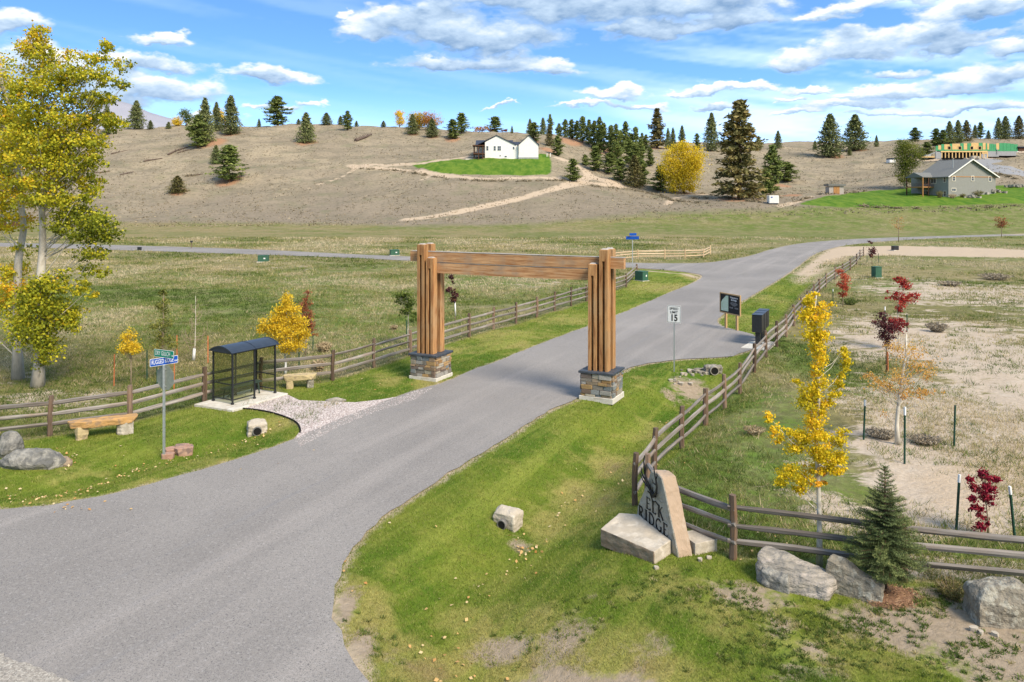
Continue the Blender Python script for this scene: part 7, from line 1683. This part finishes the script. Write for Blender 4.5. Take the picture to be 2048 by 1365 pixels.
def rubble(name, label, cat, px, py, rx, ry, n, s, mt, seed):
    p = G(px, py); q = p.y / F; root = thing(name, label, cat, p); r = random.Random(seed)
    for i in range(n):
        x = r.gauss(0, rx * q * .5); y = r.gauss(0, .6); z = max(0, (1 - abs(x) / (rx * q)) * ry * 2 * q * r.uniform(.1, .75)); ss = s * r.uniform(.6, 1.3)
        hull_rock('stone', slab_pts(x, y, z - ss * .3, z + ss * .4, ss, ss * .8, r.uniform(0, 3), seed * 50 + i, .2, 7), mt, root, 0, .02, 2, i, 0)
rubble('rock_pile', 'pale rock pile at the right corner of the grey house', 'rock pile', 1988, 386, 18, 6, 26, .95, ROCKP, 3)
rubble('rock_pile', 'low pale rock pile in the lawn before the grey house', 'rock pile', 1946, 396, 14, 3, 18, .8, ROCKP, 4)
rubble('rock_wall', 'pinkish rubble bank at right edge beyond the grey house', 'rock pile', 2035, 374, 28, 3, 40, 1.0, ROCKP, 5)
def far_bush(label, px, py, rx, ry, n, lm, seed, leaf=.16): return bush('garden_bush', label, (px, py), rx, ry, n, leaf, lm, seed, 6)
far_bush('green shrub at the corner below the grey house deck', 1879, 396, 8, 8, 400, OLV, 31); far_bush('tan grassy shrub against the grey house gable wall', 1905, 397, 9, 5, 360, STRAW, 32)
far_bush('yellow green shrub left of the rock pile by grey house', 1957, 392, 11, 6, 420, OLV, 33); far_bush('brown shrub in the middle of the grey gable wall', 1925, 395, 7, 4, 260, OLV, 34)
# shed
p = G(1673, 389); t = thing('garden_shed', 'small shed with pale walls and brown double door', 'shed', p, 0.05)
q = p.y / F; ws = 30 * q
MB().box((0, 1.4, 8.5 * q - .2), (ws, 2.8, 17 * q + .1)).build('wall', GREYW, t)
MB().box((0, 1.3, 18.6 * q), (ws + .9, 3.6, 3.4 * q)).build('roof', GSHING, t)
for s_ in (-1, 1): MB().box((s_ * ws * .105, -.04, 8 * q), (ws * .2, .08, 15.5 * q)).build('door', CEDAR, t)
# cargo trailer and others
p = G(1548, 409); q = p.y / F; t = thing('cargo_trailer', 'white box trailer parked left of the shed lawn', 'trailer', p, -.15)
MB().box((0, 1.8, 9.5 * q), (19 * q, 3.8, 16 * q)).build('body', WHITE, t, bevel=.12)
for s_ in (-1, 1):
    MB().tube([(s_ * 9.6 * q - .12, 1.9, .33), (s_ * 9.6 * q + .12, 1.9, .33)], .36, 12).build('wheel', RUBBER, t)
MB().box((0, -.13, 1.2 * q), (15 * q, .1, 1.4 * q)).build('bumper', BLACKM, t); MB().box((-4.5 * q, -.11, 14 * q), (3.2 * q, .03, 2.2 * q)).build('sticker', BLUES, t)
p = G(1785, 327); q = p.y / F; t = thing('cargo_trailer', 'small white trailer with dark top left of green poplar', 'trailer', p, .1)
MB().box((0, 1, 4.2 * q), (14 * q, 2.6, 6.5 * q)).build('body', WHITE, t, bevel=.1); MB().box((.2, 1, 9 * q), (14.5 * q, 2.8, 3 * q)).build('tarp', NAVYR, t)
# house under construction
Yc = G(1955, 316).y; qc = Yc / F; cb = at_depth(1955, 316, Yc); print('site Y', Yc)
ct = thing('house_under_construction', 'long unfinished house of tan sheathing and green wrapped panels', 'building site', (cb.x, cb.y, cb.z))
cx = lambda px: (px - 1955) * qc
cz = lambda py: zrow(py, Yc) - cb.z
OSB = mat('osb_sheathing', (0.58, 0.38, 0.16), (0.66, 0.46, 0.22), 2, rough=.9, bump=.1); ZIP = mat('green_sheathing', (0.05, 0.27, 0.12), (0.07, 0.32, 0.15), 1, rough=.7, bump=.05); STUD = mat('framing_lumber', (0.62, 0.42, 0.17), (0.70, 0.50, 0.25), 3, rough=.9, bump=.1)
MB().box((cx(1957), 1.5, (cz(291) + cz(318)) / 2), (cx(2034) - cx(1880), 1.6, cz(291) - cz(318))).build('shade_block', DARK, ct)  # added black block stands in for the shade inside the shell
cols = [(1872,1877,0,292),(1877,1883,1,291),(1883,1889,0,289),(1889,1900,1,289),(1900,1905,0,288),(1905,1921,1,288),(1921,1928,0,287),(1928,1935,1,287),(1935,1943,0,287),(1943,1958,1,286),(1958,1966,0,286),(1966,1972,1,286),(1972,1975,0,287),(1975,1979,1,287),(1979,1983,0,288),(1983,1988,0,288),(1988,1993,0,289),(1993,1999,1,287),(1999,2007,0,286.5),(2007,2014,0,286.5),(2014,2022,0,287),(2022,2029,0,288),(2029,2036,0,289)]
for a, b, k_, top in cols:
    bot = 302 if a < 1975 else 303
    MB().box(((cx(a) + cx(b)) / 2, .3 + (.03 if k_ else 0), (cz(top) + cz(bot)) / 2), (cx(b) - cx(a) - .06, .25, cz(top) - cz(bot))).build('panel', OSB if k_ else ZIP, ct)
    if k_: MB().box(((cx(a) + cx(b)) / 2, .28, cz(301)), (cx(b) - cx(a) - .06, .35, cz(300) - cz(303))).build('panel', ZIP, ct)
for px in (1899, 1920, 1944, 1960):
    win(ct, cx(px), cz(296.5), 1.1, 1.3, .18, STUD, gl=DARK, t=.15)  # openings filled with black for the shade behind them
for px in range(1884, 1976, 7): MB().box((cx(px), .2, (cz(304) + cz(316)) / 2), (.35, .3, cz(304) - cz(316))).build('stud', STUD, ct)
MB().box((cx(1928), .1, cz(303.6)), (cx(1975) - cx(1882), .4, .5)).build('header', STUD, ct)
MB().box((cx(1895), .22, cz(311)), (.1, .1, .1)).build('stud', STUD, ct)
for a, b, t0, b0 in ((1872, 1883, 304, 314), (1963, 1975, 308, 314), (1975, 1998, 303, 310), (1998, 2033, 303, 308)): MB().box(((cx(a) + cx(b)) / 2, .35, (cz(t0) + cz(b0)) / 2 - .4), (cx(b) - cx(a), .5, cz(t0) - cz(b0) + .8)).build('foundation', FOUND, ct)
MB().box((cx(1969.5), .15, cz(305)), (cx(1975) - cx(1964), .3, cz(302) - cz(308))).build('panel', OSB, ct)
MB().bar((cx(1995), -.4, cz(308)), (cx(1993), .1, cz(297)), .25, .1).build('ladder', GALV, ct)
MB().box((cx(2046), 1, cz(299)), (cx(2056) - cx(2038), 2, cz(296) - cz(302))).build('side_porch', DKWOOD, ct)
MB().box((cx(2046), 1, cz(294.5)), (cx(2058) - cx(2036), 3, .4)).build('side_porch_roof', NAVYSH, ct)
p = G(1868, 316); t = thing('material_conveyor', 'pale inclined lift leaning on the building site wall', 'lift', p); MB().bar((at_depth(1853, 312, p.y) - p), (at_depth(1904, 292, p.y) - p), .7, .3).build('boom', GALV, t)
MB().box((at_depth(1855, 313, p.y) - p), (2.2, 1.6, 1.3)).build('base', GALV, t)
p = G(1855, 320); q = p.y / F; t = thing('flatbed_trailer', 'flatbed trailer of orange lumber before the building site', 'trailer', p)
MB().box((0, 0, .75), (34 * q, 2.4, .3)).build('bed', BLACKM, t); MB().box((-2 * q, 0, 1.15), (28 * q, 2.0, .5)).build('lumber_stack', STUD, t)
for s_ in (-8, 8): MB().tube([(s_ * q, -1.3, .4), (s_ * q, 1.3, .4)], .42, 12).build('wheel', RUBBER, t)
p = G(1897, 319); q = p.y / F; t = thing('pickup_truck', 'black pickup truck parked before the building site', 'pickup truck', p, .05)
m = MB(); m.ext([(-3.0, -.95, .5), (3.1, -.95, .5), (3.15, -.95, 1.15), (1.9, -.95, 1.25), (1.3, -.95, 1.95), (-.6, -.95, 1.98), (-.9, -.95, 1.28), (-3.0, -.95, 1.25)], (0, 1.9, 0)); m.build('body', BLACKM, t, bevel=.06)
m = MB(); m.ext([(-.55, -.96, 1.35), (1.5, -.96, 1.35), (1.15, -.96, 1.85), (-.45, -.96, 1.88)], (0, 1.92, 0)); m.build('side_window', WINDOW, t)
for s_ in (-1.9, 2.0): MB().tube([(s_, -1.0, .42), (s_, 1.0, .42)], .42, 12).build('wheel', RUBBER, t)
MB().box((3.13, -.6, .95), (.1, .4, .2)).build('headlight', SIGNW, t)
rubble('dirt_pile', 'pale spoil heap before the right half of building site', 'rock pile', 1950, 319, 14, 4, 26, 1.2, ROCKT, 6)
rubble('debris_pile', 'pale debris heap at right end of the building site', 'rock pile', 2030, 306, 10, 2.5, 14, 1.0, WHITE, 7)
# fallen logs and snags on the left hill
LOGM = mat('charred_log', (0.085, 0.06, 0.05), (0.15, 0.11, 0.09), 3, rough=.95, bump=.3)
for i, (lb, pts, rad) in enumerate((('long fallen trunk slanting below the left crest clump', [(336,311),(352,303),(372,297),(384,293)], .38),('short fallen trunk left of the slanting one', [(287,324),(305,321),(325,318)], .30),('thin fallen trunk right beside the cottonwood foliage', [(222,309),(240,305),(260,301)], .25),
   ('small fallen trunk low on the left slope', [(240,351),(254,348),(267,345)], .25),('short dark log beneath the cottonwood edge', [(185,348),(200,346),(218,343)], .25),('grey brush line above the lone olive fir', [(375,354),(390,351),(406,349)], .22),('lower dark trunk under the left crest clump', [(355,307),(372,302),(384,300)], .25))):
    W = [G(*q_) + Vector((0, 0, rad * .8)) for q_ in pts]; t = thing('fallen_log', lb, 'log', W[0]); m = MB(); m.tube([w_ - W[0] for w_ in W], [rad * (1 - .25 * j) for j in range(len(W))], 7); m.build('trunk', LOGM, t)
    m = MB(); rr = random.Random(i)
    for _ in range(7):
        a = W[0].lerp(W[-1], rr.random()) - W[0]; a.z = (W[0].lerp(W[-1], .5) - W[0]).z; m.tube([a, a + Vector((rr.uniform(-1, 1), rr.uniform(-.5, .5), rr.uniform(.2, 1.1)))], [.09, .02], 4)
    m.build('broken_branch', LOGM, t)
W = [G(*q_) + Vector((0, 0, .6)) for q_ in ((711, 284), (722, 280), (733, 276), (743, 271))]; t = thing('fallen_snag', 'large uprooted snag lying across the hill left of white house', 'log', W[0])
m = MB(); m.tube([w_ - W[0] for w_ in W], [.75, .6, .5, .35], 8); m.build('trunk', LOGM, t); m = MB(); rr = random.Random(9)
for _ in range(26):
    a = (W[0].lerp(W[-1], rr.random() ** 1.3) - W[0]); m.tube([a, a + Vector((rr.uniform(-1.8, 1.4), rr.uniform(-1, 1), rr.uniform(.2, 1.9)))], [.14, .03], 4)
m.build('broken_branch', LOGM, t)
for i, (px, py) in enumerate(((1410,322),(1640,325))):
    pass
# distant mountain, haze put into its surface colour
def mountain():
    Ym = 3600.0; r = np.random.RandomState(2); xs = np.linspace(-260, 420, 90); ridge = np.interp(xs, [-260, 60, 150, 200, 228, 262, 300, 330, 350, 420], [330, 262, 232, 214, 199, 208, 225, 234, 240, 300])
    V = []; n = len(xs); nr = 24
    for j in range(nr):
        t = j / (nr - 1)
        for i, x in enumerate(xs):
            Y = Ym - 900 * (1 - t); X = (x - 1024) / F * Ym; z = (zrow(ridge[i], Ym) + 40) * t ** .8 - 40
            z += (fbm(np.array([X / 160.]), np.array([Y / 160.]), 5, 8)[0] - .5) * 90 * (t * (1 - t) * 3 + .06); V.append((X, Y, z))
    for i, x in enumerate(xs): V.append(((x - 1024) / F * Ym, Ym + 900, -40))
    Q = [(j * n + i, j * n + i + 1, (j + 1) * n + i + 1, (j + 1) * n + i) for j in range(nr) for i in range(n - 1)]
    o = mesh_obj('mountain', V, Q, mat('haze_tinted_mountain', (0.27, 0.28, 0.34), (0.33, 0.33, 0.38), .004, rough=1, bump=0, spec=0), None, True); o['kind'] = 'structure'
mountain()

# lettering becomes plain meshes, so that every word is an object of its own
def bake_text():
    bpy.context.view_layer.update(); dg = bpy.context.evaluated_depsgraph_get()
    for o in [o for o in COL.objects if o.type == 'FONT']:
        me = bpy.data.meshes.new_from_object(o.evaluated_get(dg)); n = bpy.data.objects.new('lettering', me)
        COL.objects.link(n); n.parent = o.parent; n.location = o.location; n.rotation_euler = o.rotation_euler; n.scale = o.scale
        if not me.materials: me.materials.append(o.data.materials[0])
        nm = o.name; bpy.data.objects.remove(o)
bake_text()
